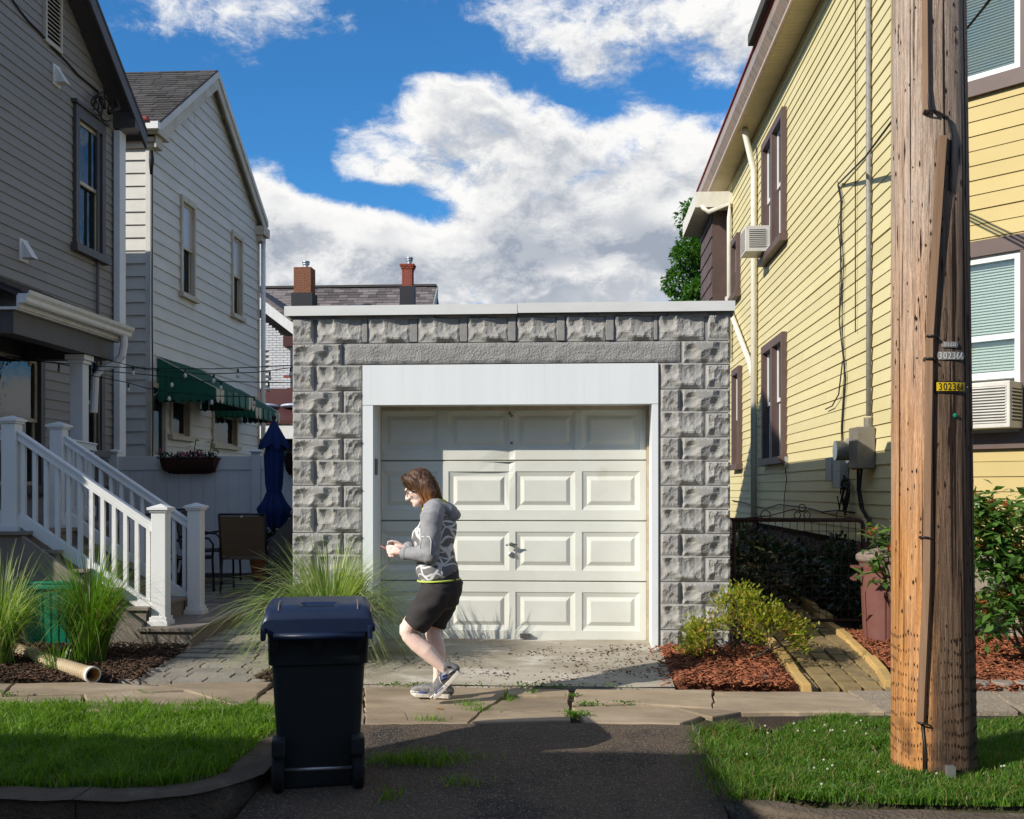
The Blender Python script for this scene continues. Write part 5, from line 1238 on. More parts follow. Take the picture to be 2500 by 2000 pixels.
# sidewalk flagstones, each its own slab
def sidewalk():
    root = bpy.data.objects.new('sidewalk', None); COL.objects.link(root); root.location = (0, 7.4, 0); root['kind'] = 'structure'
    slabs = [
        [(-900, 1441), (-640, 1440), (-640, 1500), (-900, 1502)], [(-636, 1440), (-330, 1442), (-300, 1499), (-636, 1500)],
        [(-326, 1442), (28, 1442), (4, 1464), (-312, 1472)], [(-310, 1475), (2, 1468), (172, 1464), (178, 1500), (-300, 1502)],
        [(32, 1442), (180, 1439), (328, 1446), (392, 1454), (300, 1459), (176, 1461), (8, 1465)], [(177, 1464), (300, 1462), (394, 1458), (470, 1482), (502, 1493), (430, 1500), (182, 1500)],
        [(334, 1445), (420, 1439), (574, 1439), (510, 1491), (474, 1480), (398, 1456)], [(582, 1440), (765, 1449), (765, 1524), (596, 1520), (516, 1494)],
        [(768, 1450), (1070, 1450), (1062, 1467), (1008, 1500), (984, 1523), (768, 1524)], [(1074, 1451), (1196, 1455), (1197, 1467), (1066, 1466)],
        [(1064, 1470), (1197, 1470), (1198, 1498), (1014, 1501)], [(1010, 1504), (1199, 1501), (1201, 1519), (990, 1523)],
        [(1212, 1455), (1500, 1456), (1500, 1492), (1420, 1488), (1340, 1483), (1206, 1487)], [(1503, 1456), (1781, 1456), (1862, 1500), (1503, 1502)],
        [(1204, 1492), (1340, 1488), (1416, 1493), (1478, 1510), (1432, 1526), (1232, 1523)], [(1422, 1492), (1500, 1496), (1560, 1502), (1500, 1512), (1480, 1508)]]
    rn = random.Random(11)
    for s in slabs:
        q = [PG(u, v) for u, v in s]; c = sum(q, Vector())/len(q); dz = rn.uniform(-.006, .004); tx, ty = rn.uniform(-.008, .008), rn.uniform(-.012, .012)
        V = []
        pts = []
        for i, p in enumerate(q):   # subdivide and roughen the outline
            nx = q[(i+1) % len(q)]; n = max(1, int((nx-p).length/.09))
            for k in range(n):
                w = p.lerp(nx, k/n); j = .010 if k else 0
                pts.append(w+Vector((rn.uniform(-j, j), rn.uniform(-j, j), 0)))
        zf = lambda p: dz + tx*(p.x-c.x) + ty*(p.y-c.y)
        mb = MB(); top = [Vector((p.x, p.y, zf(p))) for p in pts]; ins = [Vector((p.x+(c.x-p.x)*.012, p.y+(c.y-p.y)*.03, zf(p)+.008)) for p in pts]; bot = [Vector((p.x, p.y, -.06)) for p in pts]
        n = len(pts); mb.add(bot+top+ins, [(i, (i+1) % n, n+(i+1) % n, n+i) for i in range(n)] + [(n+i, n+(i+1) % n, 2*n+(i+1) % n, 2*n+i) for i in range(n)] + [tuple(range(2*n, 3*n))])
        mb.build('flagstone', MAT['flagstone'], root)
    for i in range(4):
        a, b = 1786+i*300, 1783+(i+1)*300
        q = [PG(a, 1456), PG(b, 1456), PG(b+60, 1500), PG(a+78, 1500)]; mb = MB(); mb.prism([Vector((p.x, p.y, -.05)) for p in q], (0, 0, .056)); mb.build('concrete_slab', MAT['aggregate'], root)
sidewalk()
sheet('sidewalk_bed', -12, 12, 6.62, 7.86, lambda x, y: -.022, MAT['soil'], 40, 6, noise=.008)

# paver path to the steps (left), each stone set singly
def left_path():
    root = bpy.data.objects.new('paver_path', None); COL.objects.link(root); root['kind'] = 'structure'; root.location = (-2.8, 8.4, 0)
    rn = random.Random(21); y = 7.88; row = 0
    while y < 13.6:
        d = .16 if y < 10 else .3; x = -3.36 + (.0 if row % 2 else -.12) + (y-7.88)*.02; xe = -2.3 if y < 9.1 else -2.5
        if y > 9.3: x = -4.9 if y > 10.45 else -3.34
        while x < xe:
            w = rn.choice((.18, .24, .34)) if y < 10 else .4; z = gh(y+d/2)-.004+rn.uniform(-.004, .004); t = rn.uniform(-.004, .004)
            b = MB(); x1 = min(x+w, xe)-.010; b.hexa([(x, y, z-.05), (x1, y, z-.05), (x1, y+d-.010, z-.05), (x, y+d-.010, z-.05), (x+.003, y+.003, z), (x1-.003, y+.003, z+t), (x1-.003, y+d-.013, z+t+.004), (x+.003, y+d-.013, z+.004)])
            b.build('paver', MAT['slate_paver'], root); x += w
        y += d; row += 1
left_path()
# brick path to the gate (right)
def right_path():
    root = bpy.data.objects.new('brick_path', None); COL.objects.link(root); root['kind'] = 'structure'; root.location = (1.95, 9, .05)
    rn = random.Random(31); lanes = 5; x0, x1 = 1.60, 2.36; w = (x1-x0)/lanes
    for l in range(lanes):
        y = 7.88 - rn.uniform(0, .1)
        while y < 18:
            L = .235; a = max(y, 7.87); z = gh(a+.1)+.008+rn.uniform(-.006, .006)
            if a < y+L-.04:
                xs = x0+l*w+.012+rn.uniform(-.004, .004); b = MB(); zb = gh(y+L)+.008
                b.hexa([(xs, a, z-.06), (xs+w-.024, a, z-.06), (xs+w-.024, y+L-.016, zb-.06), (xs, y+L-.016, zb-.06), (xs+.003, a+.003, z), (xs+w-.027, a+.003, z), (xs+w-.027, y+L-.020, zb), (xs+.003, y+L-.020, zb)])
                b.build('brick', MAT['path_brick'], root)
            y += L
    def edge(pts, hgt, lean, seed):
        rr = random.Random(seed)
        for a, b in zip(pts, pts[1:]):
            a, b = Vector(a), Vector(b); d = (b-a); n = Vector((-d.y, d.x, 0)).normalized()*.034; up = Vector((lean*.05, 0, hgt+rr.uniform(-.012, .012)))
            a2, b2 = a.lerp(b, .02), a.lerp(b, .98); dn = Vector((0, 0, -.08))
            m = MB(); m.hexa([a2-n+dn, b2-n+dn, b2+n+dn, a2+n+dn, a2-n+up, b2-n+up, b2+n+up, a2+n+up]); m.build('edging_brick', MAT['edge_brick'], root, bevel=.006)
    rpx = [(1868, 1452), (1852, 1432), (1828, 1412), (1805, 1396), (1784, 1380), (1763, 1366), (1738, 1352), (1718, 1337)]
    pts = [PG(u, v, 0) for u, v in rpx]
    edge([Vector((p.x, p.y, gh(p.y))) for p in pts], .05, .4, 2)
    lpx = [(1704, 1455), (1678, 1432), (1656, 1408), (1634, 1390), (1612, 1372), (1596, 1352), (1580, 1336)]
    pts = [PG(u, v, 0) for u, v in lpx]; edge([Vector((p.x, p.y, gh(p.y))) for p in pts], .055, -.4, 3)
    y = 10.6
    k = MB()
    for i in range(20): edge([Vector((2.45, 10.6+i*.35, gh(10.6+i*.35))), Vector((2.45, 10.93+i*.35, gh(10.93+i*.35)))], .06, 0, i)
right_path()
# mulch beds: chips lie on soil
def chips(name, n, sample, m, L=(.02, .075), W=(.005, .013), lift=.03, seed=0, bump=.03):
    rs = np.random.RandomState(seed); V = np.zeros((n*8, 3)); F = np.zeros((n*6, 4), int)
    bx = np.array([[-1, -1, -1], [1, -1, -1], [1, 1, -1], [-1, 1, -1], [-1, -1, 1], [1, -1, 1], [1, 1, 1], [-1, 1, 1]])*.5
    fc = np.array([(3, 2, 1, 0), (4, 5, 6, 7), (0, 1, 5, 4), (1, 2, 6, 5), (2, 3, 7, 6), (3, 0, 4, 7)])
    rr = random.Random(seed)
    for i in range(n):
        x, y = sample(rr); z = gh(y)+rs.uniform(0, lift+1e-4)+(.007 if bump == 0 else 0)+bump*(mnoise.noise(Vector((x*2.5, y*2.5, 4)))*.5+.5)
        s = np.array([rs.uniform(*L), rs.uniform(*W), rs.uniform(.003, .007)]); p = bx*s; p[1::2] *= 1; p[[1, 2, 5, 6], 1] *= rs.uniform(.3, 1)
        a, t, r = rs.uniform(0, 6.28), rs.uniform(-.45, .45), rs.uniform(-.8, .8)
        Mx = np.array((Matrix.Rotation(a, 3, 'Z') @ Matrix.Rotation(t, 3, 'Y') @ Matrix.Rotation(r, 3, 'X')))
        V[i*8:i*8+8] = p @ Mx.T + (x, y, z); F[i*6:i*6+6] = fc+i*8
    o = link(name, np_mesh(name, V, F, MAT[m])); o['kind'] = 'stuff'
def in_bed_r(r):
    while True:
        x, y = r.uniform(.55, 4.2), r.uniform(7.84, 9.9)
        ex = 1.58+(y-7.88)*.02
        if x < ex+.0 and y > 9.1: continue
        if ex-.04 < x < 2.42: continue
        if x < gx(1392)+.02 and y < 9.1 and r.random() > .10*(x > .60): continue
        return x, y
sheet('mulch_bed', .6, 1.62, 7.845, 9.12, lambda x, y: gh(y)-.004 if y > 7.85 else -.06, MAT['mulch_red'], 12, 12, noise=.015)
sheet('mulch_bed', 2.42, 6.5, 7.845, 10.2, lambda x, y: gh(y)-.004 if y > 7.85 else -.06, MAT['mulch_red'], 12, 12, noise=.015)
chips('wood_mulch', 13000, in_bed_r, 'mulch_chip', L=(.025, .105), W=(.006, .017), lift=.04, seed=3)
sheet('mulch_bed', -9, -3.42, 7.845, 9.02, lambda x, y: gh(y)-.004 if y > 7.85 else -.06, MAT['mulch_dark'], 20, 12, noise=.02)
def in_bed_l(r):
    while True:
        x, y = r.uniform(-5.2, -3.33), r.uniform(7.83, 9.0)
        return x, y
chips('wood_mulch', 4500, in_bed_l, 'mulch_chip_dark', seed=4)
chips('wood_mulch', 500, lambda r: (r.uniform(-2.42, -1.95), r.uniform(7.86, 8.2)), 'mulch_chip_dark', seed=5)
# leaf litter on the concrete apron
chips('leaf_litter', 520, lambda r: (lambda c: (c[0]+r.gauss(0, .16), min(9.3, max(7.9, c[1]+r.gauss(0, .11)))))(r.choice(((.1, 8.6), (.25, 8.95), (.35, 8.3), (-.3, 9.0), (.55, 8.7), (-.7, 8.2), (.5, 9.15), (-.05, 8.1), (-1.2, 8.6)))), 'mulch_chip_dark', L=(.006, .03), W=(.003, .008), lift=.0, seed=6, bump=0)
# scalloped concrete edging at the right
for k in range(4):
    x = PG(2050, 1447).x + k*.165; t = MB()
    t.tube([(x, 7.93, -.02), (x, 7.93, .055), (x, 7.93, .065)], [.078, .078, .068], 14); o = t.build('edging_block', MAT['tan_block'], smooth=False)
    tag(o, ('round concrete edging block touching the right side of the utility pole in view', 'second round concrete edging block right of the utility pole', 'third round concrete edging block right of the utility pole', 'round concrete edging block cut by the right picture edge')[k], 'edging block', 'scalloped edging blocks')
# ------------------------------------------------------------------ lawns, grasses, shrubs
def blades(name, n, sample, m, h=(.03, .07), w=.0035, lean=.6, seed=0, parent=None, curl=.6):
    rs = np.random.RandomState(seed); pts = np.array([sample(rs) for _ in range(n)])
    hh = rs.uniform(h[0], h[1], n)*np.array([1+.55*mnoise.noise(Vector((p[0]*5, p[1]*5, 1.))) for p in pts]); a = rs.uniform(0, 2*np.pi, n); ln = rs.uniform(.1, lean, n); tw = rs.uniform(0, 2*np.pi, n)
    d = np.stack([np.cos(a), np.sin(a), np.zeros(n)], 1); sd = np.stack([-np.sin(tw), np.cos(tw), np.zeros(n)], 1)
    V = np.zeros((n, 5, 3)); w_ = (w*rs.uniform(.7, 1.4, n))[:, None]
    V[:, 0] = pts - sd*w_; V[:, 1] = pts + sd*w_
    mid = pts + d*(hh*ln*.35)[:, None] + np.array([0, 0, 1])*(hh*.6)[:, None]
    V[:, 2] = mid + sd*w_*.75; V[:, 3] = mid - sd*w_*.75
    V[:, 4] = pts + d*(hh*ln*(1+curl*.3))[:, None] + np.array([0, 0, 1])*(hh*(1-.25*ln*curl))[:, None]
    b = (np.arange(n)*5)[:, None]
    F = np.concatenate([b+np.array([[0, 1, 2]]), b+np.array([[0, 2, 3]]), b+np.array([[3, 2, 4]])], 0)
    o = link(name, np_mesh(name, V.reshape(-1, 3), F, MAT[m]), parent); o['kind'] = 'stuff'; return o
def lawn_sheet(x0, x1, y0, y1, seed, inside=lambda x, y: True):
    return sheet('lawn', x0, x1, y0, y1, lambda x, y: -.035 if inside(x, y) else -.24, MAT['lawn_soil'], 60, 24, noise=.008, seed=seed)
def in_left(x, y):
    if x > -1.83 or y > 7.0 + .02*math.sin(x*7): return False
    if y < 5.13: return False
    if y < 5.55 and x > -2.25 and (x+2.25)**2+(y-5.55)**2 > .42**2: return False
    return True
def in_right(x, y):
    if y > 6.98+.02*math.sin(x*9) or y < 5.12: return False
    if x < .86: return False
    if y < 5.5 and x < 1.25 and (x-1.25)**2+(y-5.5)**2 > .38**2: return False
    if y > 6.55 and x < 1.5-(y-6.55)*.0 and x < 1.05+ (y-6.55)*1.3: return False
    return True
lawn_sheet(-9, -1.80, 5.10, 7.04, 1, in_left); lawn_sheet(.80, 9, 5.08, 7.02, 2, in_right)
def sampler(x0, x1, y0, y1, ok, z=-.03):
    def f(rs):
        while True:
            x, y = rs.uniform(x0, x1), rs.uniform(y0, y1)
            if ok(x, y) and rs.rand() < .62+.9*mnoise.noise(Vector((x*4, y*4, 7.))): return (x, y, z)
    return f
blades('lawn_grass', 42000, sampler(-4.3, -1.8, 5.1, 7.06, in_left), 'grass_blade', (.045, .095), .0032, .95, 1)
blades('lawn_grass', 2600, sampler(-4.3, -1.8, 5.1, 7.06, in_left), 'grass_blade', (.09, .15), .003, 1.3, 2)
blades('lawn_grass', 2400, sampler(.84, 3.9, 5.1, 7.02, in_right), 'grass_blade_deep', (.05, .085), .0028, 1.3, 12)
blades('dry_grass', 4200, sampler(-4.3, -1.8, 5.1, 7.06, in_left), 'grass_dry', (.03, .07), .003, 1.2, 3)
blades('lawn_grass', 72000, sampler(.84, 3.9, 5.1, 7.02, in_right), 'grass_blade_deep', (.026, .055), .0028, .9, 4)
blades('dry_grass', 4200, sampler(.84, 3.9, 5.1, 7.02, in_right), 'grass_dry', (.03, .07), .003, 1.2, 5)
rag = lambda rs: (rs.normal(.86, .10), rs.uniform(5.2, 6.6), -.05)
blades('lawn_grass', 2600, rag, 'grass_blade_deep', (.04, .11), .003, 1.1, 6)
blades('dry_grass', 900, rag, 'grass_dry', (.03, .10), .003, 1.2, 7)
tuft = lambda cx, cy, sx, sy, z=-.02: (lambda rs: (rs.normal(cx, sx), rs.normal(cy, sy), z))
for i, (u, v, n, sx) in enumerate(((880, 1603, 420, .13), (960, 1590, 120, .14), (800, 1600, 60, .05), (975, 1655, 60, .06), (990, 1490, 70, .05), (820, 1690, 60, .03), (1010, 1500, 60, .05), (1070, 1478, 60, .04), (905, 1521, 70, .05), (1216, 1512, 90, .04), (590, 1600, 110, .04), (560, 1640, 90, .04))):
    p = PG(u, v, -.01 if v < 1530 else (-.17 if u < 600 else drive_z(0, PG(u, v, -.08).y)))
    z = p.z if v < 1530 else drive_z(p.x, min(6.6, p.y))
    blades('weed_tuft', n, tuft(p.x, p.y, sx, .03 if v < 1530 else .05, z), 'grass_blade', (.02, .075), .0026, 1.2, 30+i)
def leaf_cloud(name, pts, nrm, size, m, parent=None, kind='stuff', aspect=.45, seed=0, fold=.25, local=False):
    """pointed leaves: 2 quads folded on the midrib"""
    rs = np.random.RandomState(seed); n = len(pts); pts = np.asarray(pts, float); d = np.asarray(nrm, float); d /= np.linalg.norm(d, axis=1)[:, None]+1e-9
    up = np.stack([rs.normal(0, .5, n), rs.normal(0, .5, n), np.ones(n)], 1); s = np.cross(d, up); s /= np.linalg.norm(s, axis=1)[:, None]+1e-9; q = np.cross(s, d)
    L = (size*rs.uniform(.65, 1.3, n))[:, None]; w = L*aspect*.5
    V = np.zeros((n, 6, 3)); V[:, 0] = pts; V[:, 1] = pts+d*L*.45+s*w+q*w*fold; V[:, 2] = pts+d*L*.45; V[:, 3] = pts+d*L*.45-s*w+q*w*fold; V[:, 4] = pts+d*L-q*L*.12; V[:, 5] = pts+d*L*.45
    b = (np.arange(n)*6)[:, None]
    F = np.concatenate([b+np.array([[0, 1, 2]]), b+np.array([[1, 4, 2]]), b+np.array([[0, 2, 3]]), b+np.array([[2, 4, 3]])], 0)
    o = link(name, np_mesh(name, V.reshape(-1, 3), F, MAT[m]), parent, local)
    if kind: o['kind'] = kind
    return o
# clover flowers and joint weeds
rs_ = np.random.RandomState(8)
cl = MB()
for k in range(60):
    x, y = (rs_.uniform(1.1, 2.0), rs_.uniform(6.3, 6.98)) if k < 30 else (rs_.uniform(.9, 2.6), rs_.uniform(5.15, 5.8))
    if in_right(x, y) and k % 5 < 3: cl.ball((x, y, rs_.uniform(.015, .035)), .007, .007, .006, 6, 4)
tag(cl.build('clover_flowers', MAT['clover_white']), kind='stuff')
def joint_weeds():
    pts, nr = [], []; rn = random.Random(6)
    for (u, v, n, sp) in ((880, 1448, 80, .10), (820, 1447, 40, .06), (1010, 1449, 20, .1), (1120, 1448, 90, .10), (1180, 1450, 60, .08), (1120, 1462, 30, .02), (1210, 1470, 40, .03), (1240, 1488, 70, .05), (1320, 1487, 40, .04), (1212, 1510, 80, .05), (300, 1462, 15, .05), (470, 1482, 25, .04), (1300, 1450, 20, .08), (20, 1466, 30, .05)):
        c = PG(u, v)
        for _ in range(n):
            pts.append((rn.gauss(c.x, sp), rn.gauss(c.y, .015), .0+rn.uniform(0, .03))); nr.append((rn.uniform(-1, 1), rn.uniform(-1, 1), rn.uniform(.2, 1)))
    leaf_cloud('joint_weeds', pts, nr, .020, 'weed_leaf', aspect=.7, seed=2)
joint_weeds()
def reed_clump(name, label, c, n, h, spread, mats, seed, group=None, droop=1.0, w=.006, bias=0):
    root = thing(name, label, 'ornamental grass', c, group=group); rs = np.random.RandomState(seed)
    for mi, (m, frac) in enumerate(mats):
        k = int(n*frac); S = 9; V = np.zeros((k, S*2, 3)); 
        for i in range(k):
            a = rs.uniform(0, 2*np.pi); r0 = rs.uniform(0, .11)**1.0; L = h*rs.uniform(.55, 1.12); out = spread*rs.uniform(.15, 1.0)**.8
            d = np.array([math.cos(a)+bias*.3, math.sin(a)*.8, 0]); p = np.array([math.cos(a)*r0, math.sin(a)*r0, 0.]); sd = np.array([-d[1], d[0], 0]); sd /= np.linalg.norm(sd)+1e-6
            tw = rs.uniform(-.8, .8); sd = sd*math.cos(tw)+np.array([0, 0, 1])*math.sin(tw)*.3+d*math.sin(tw)*.5
            bend = rs.uniform(.5, 1.5)*droop; ww = w*rs.uniform(.6, 1.3); kink = rs.uniform(.5, .9) if rs.rand() < .35 else 9
            for s in range(S):
                f = s/(S-1); fall = bend*max(0, f-.35)**2*L*.9 + (max(0, f-kink)*L*.9 if kink < 1 else 0)
                q = p + d*out*(f**1.5)*L + np.array([0, 0, 1.])*(L*f*(1-.25*out) - fall*out*1.6)
                q[2] = max(q[2], .01); wd = ww*(1-f**2.2)+.0006
                V[i, s*2] = q - sd*wd; V[i, s*2+1] = q + sd*wd
        b = (np.arange(k)*S*2)[:, None]; F = np.concatenate([b+np.array([[2*s, 2*s+1, 2*s+3, 2*s+2]]) for s in range(S-1)], 0)
        o = link('blades', np_mesh('blades', V.reshape(-1, 3), F, MAT[m]), root, local=True); o['kind'] = 'stuff'
    return root
g = PG(190, 1392, .07); reed_clump('ornamental_grass', 'upright bright green ornamental grass clump beside the green bin and steps', (g.x, g.y, .05), 1100, 1.08, .62, (('reed_green', .9), ('grass_dry', .1)), 3, droop=.9, w=.0042)
g = PG(-5, 1395, .07); reed_clump('ornamental_grass', 'arching yellow-green ornamental grass left of the green bin, cut by the picture edge', (g.x, g.y, .05), 800, 1.05, .75, (('reed_green', .40), ('reed_pale', .55), ('grass_dry', .05)), 5, droop=1.0, w=.0042)
reed_clump('ornamental_grass', 'large pale variegated ornamental grass arching over the wheeled bin', (-2.02, 8.60, .05), 2100, 1.22, .88, (('reed_pale', .68), ('reed_green', .25), ('grass_dry', .07)), 7, droop=1.0, w=.0052)
g = PG(122, 1412, .03); reed_clump('grass_seedling', 'small grass tuft growing across the corrugated drain pipe', (g.x, g.y, .03), 40, .32, .5, (('reed_green', 1),), 9)

def azalea():
    c = PG(1562, 1396, .06); root = thing('azalea_shrub', 'low yellow-green shrub with rusty leaves in red mulch beside the garage', 'shrub', (c.x, c.y, .04)); rn = random.Random(12)
    st = MB(); tips = []
    def grow(p, d, L, r, lv):
        q = p+d*L; mid = p+d*L*.5+Vector((rn.uniform(-.02, .02), rn.uniform(-.02, .02), .01)); st.tube([p, mid, q], [r, r*.85, r*.65], 5, cap=False)
        if lv == 0: tips.append((q, d)); return
        for _ in range(rn.choice((2, 3))):
            nd = (d+Vector((rn.uniform(-.9, .9), rn.uniform(-.9, .9), rn.uniform(-.25, .5)))).normalized(); grow(q, nd, L*rn.uniform(.6, .85), r*.6, lv-1)
    for k in range(8):
        a = k*.8+rn.uniform(-.2, .2); d = Vector((math.cos(a)*1.3, math.sin(a)*.75, rn.uniform(.35, .9))).normalized(); grow(Vector((0, 0, 0)), d, rn.uniform(.165, .235), .009, 3)
    for _ in range(2): grow(Vector((-.05, 0, .1)), Vector((-.15, 0, 1)).normalized(), .19, .008, 3)
    st.build('stem', MAT['bark'], root, local=True, smooth=True)
    P1, N1, P2, N2 = [], [], [], []
    for q, d in tips:
        for _ in range(34):
            o = Vector((rn.gauss(0, .042), rn.gauss(0, .042), rn.gauss(.0, .036))); nd = (d+Vector((rn.uniform(-1, 1), rn.uniform(-1, 1), rn.uniform(-.2, 1)))).normalized()
            (P2 if rn.random() < .13 else P1).append(q+o); (N2 if len(P2)+len(N2) % 2 and len(N2) < len(P2) else N1).append(nd)
    leaf_cloud('leaves', P1, N1[:len(P1)] if len(N1) >= len(P1) else [(0, 0, 1)]*len(P1), .034, 'azalea_leaf', root, aspect=.5, seed=3, local=True)
    leaf_cloud('rusty_leaves', P2, [(rn.uniform(-1, 1), rn.uniform(-1, 1), .3) for _ in P2], .034, 'azalea_rust', root, aspect=.5, seed=4, local=True)
azalea()
def leaf_mesh(L, w, m):
    V = []; F = []; S = 5
    for i in range(S+1):
        f = i/S; ww = w*math.sin(math.pi*min(.999, f**.8))*(.5) if i < S else 0; ww = max(ww, .002)
        z = -.14*L*f*f; V += [(f*L, -ww, z+.15*ww), (f*L, 0, z), (f*L, ww, z+.15*ww)]
    for i in range(S):
        for k in range(2): a = i*3+k; F.append((a, a+1, a+4, a+3))
    me = bpy.data.meshes.new('leaf'); me.from_pydata(V, [], F); me.materials.append(MAT[m]); me.polygons.foreach_set('use_smooth', [True]*len(F)); return me
RL = [leaf_mesh(.150, .054, 'rhodo_leaf'), leaf_mesh(.12, .036, 'rhodo_leaf'), leaf_mesh(.085, .022, 'rhodo_young')]
def rhodo(label, c, tips, seed, branch_base, nleaf=8, blooms=.5, mass=0):
    root = thing('rhododendron', label, 'shrub', c); rn = random.Random(seed); st = MB(); count = 0; bp, bn = [], []
    c = Vector(c)
    for t in tips:
        t = Vector(t)-c; b = Vector(branch_base(rn)); mid = b.lerp(t, .55)+Vector((rn.uniform(-.05, .05), rn.uniform(-.05, .05), .03)); st.tube([b, mid, t], [.013, .009, .005], 6, cap=False)
        d = (t-mid).normalized()
        for ring, (cnt, tilt, mesh) in enumerate(((nleaf, .15, 0), (max(2, nleaf//2), .75, 1 if rn.random() < .6 else 2))):
            for k in range(cnt):
                if count >= 299: break
                a = 2*math.pi*k/cnt+rn.uniform(-.35, .35)+ring; el = tilt+rn.uniform(-.35, .3)
                o = link('leaf', RL[mesh], root, local=True); o.location = t - d*.03*(1-ring)
                o.rotation_euler = (rn.uniform(-.3, .3), -el, a); s = rn.uniform(.75, 1.2); o.scale = (s, s, s); count += 1
        if rn.random() < blooms:
            for _ in range(30):
                bp.append(t+Vector((rn.gauss(0, .02), rn.gauss(0, .02), rn.uniform(.0, .06)))); bn.append((rn.uniform(-1, 1), rn.uniform(-1, 1), rn.uniform(.0, .8)))
    st.build('branch', MAT['bark_light'], root, local=True, smooth=True)
    if mass:
        lp, ln_ = [], []
        for t in tips:
            t = Vector(t)-c
            for _ in range(mass):
                lp.append(t+Vector((rn.gauss(0, .09), rn.gauss(.05, .09), rn.gauss(-.06, .08)))); ln_.append((rn.uniform(-1, 1), rn.uniform(-1, .6), rn.uniform(-.5, .6)))
        leaf_cloud('foliage', lp, ln_, .12, 'rhodo_leaf', root, aspect=.36, seed=seed, local=True)
    if bp: leaf_cloud('spent_flowers', bp, bn, .045, 'spent_bloom', root, aspect=.25, seed=seed, local=True)
    return root
rn_ = random.Random(77)
tips = []
for _ in range(46):
    u, v = rn_.uniform(2030, 2330), rn_.uniform(1050, 1300); Y = rn_.uniform(8.35, 8.95)
    if u > 2100 or v < 1240: tips.append(P(u, v, Y))
tips += [P(u, v, 8.4) for u, v in ((2060, 1110), (2070, 1160), (2085, 1075), (2100, 1135), (2125, 1100), (2140, 1160), (2060, 1275), (2075, 1300), (2090, 1080), (2120, 1190), (2150, 1230))]
rhodo('rhododendron with spent rusty blooms right of the utility pole, under the bay window', (P(2190, 1330, 8.7).x, 8.7, .06), tips[::-1], 5, lambda r: (r.uniform(-.15, .15), r.uniform(-.1, .1), r.uniform(0, .25)), 6, .9, 60)
tips = [P(u, v, 9.05+rn_.uniform(-.15, .15)) for u, v in ((1838, 1128), (1865, 1140), (1845, 1175), (1872, 1120), (1880, 1165), (1838, 1200), (1855, 1225), (1885, 1105), (1905, 1130), (1915, 1180), (1900, 1230), (1930, 1150), (1925, 1100))]
rb = P(1892, 1290, 9.1)
rhodo('rhododendron branch with spent blooms leaning over the maroon trash can', (rb.x, 9.1, .06), tips, 8, lambda r: (r.uniform(-.03, .03), r.uniform(-.03, .03), r.uniform(.25, .6)), 8, .7, 5)
b = MB(); b.tube([(rb.x+.08, 9.1, .03), (rb.x+.02, 9.08, .35), (rb.x-.03, 9.05, .62), P(1872, 1190, 9.0)], [.028, .026, .02, .013], 8); o_ = b.build('bare_stem', MAT['bark_light'], bpy.data.objects['rhododendron.001'], smooth=True)

def bush(name, label, boxes, n, size, m, stem_m, cat, seed, leafgroup=None, aspect=.45):
    """foliage through ellipsoid clumps around a few stems"""
    c = boxes[0]; base = (c[0], c[1], gh(c[1])); root = thing(name, label, cat, base, group=leafgroup); rs = np.random.RandomState(seed); pts, nr = [], []
    tot = sum(b[3]*b[4]*b[5] for b in boxes)
    for (x, y, z, rx, ry, rz) in boxes:
        k = int(n*rx*ry*rz/tot)
        for _ in range(k):
            v = rs.normal(0, 1, 3); v /= np.linalg.norm(v); r = rs.uniform(.35, 1)**.5*(1+.25*mnoise.noise(Vector(v*2.3+x)))
            pts.append((x+v[0]*rx*r, y+v[1]*ry*r, max(gh(y)+.02, z+v[2]*rz*r))); w = v+rs.normal(0, .7, 3)+(0, 0, .25); nr.append(w)
    leaf_cloud('foliage', pts, nr, size, m, root, aspect=aspect, seed=seed)
    st = MB()
    for (x, y, z, rx, ry, rz) in boxes: st.tube([(base[0], base[1], base[2]), ((base[0]+x)/2, (base[1]+y)/2, (base[2]+z)/2), (x, y, z+rz*.4)], [.02, .014, .006], 6)
    st.build('stem', MAT[stem_m], root, smooth=True); return root
bush('evergreen_shrub', 'dark glossy evergreen shrub behind the left part of the wire gate', [(2.15, 12.2, .52, .55, .8, .40), (2.7, 12.0, .46, .35, .7, .36), (1.9, 13.2, .62, .5, .8, .42)], 2600, .10, 'laurel_leaf', 'bark', 'shrub', 3)
bush('evergreen_shrub', 'dark low evergreen shrub behind the right part of the wire gate, against the yellow house', [(2.72, 10.95, .50, .22, .5, .38), (2.78, 11.5, .55, .2, .5, .42), (2.75, 10.5, .38, .18, .25, .25)], 1500, .085, 'laurel_leaf', 'bark', 'shrub', 4)
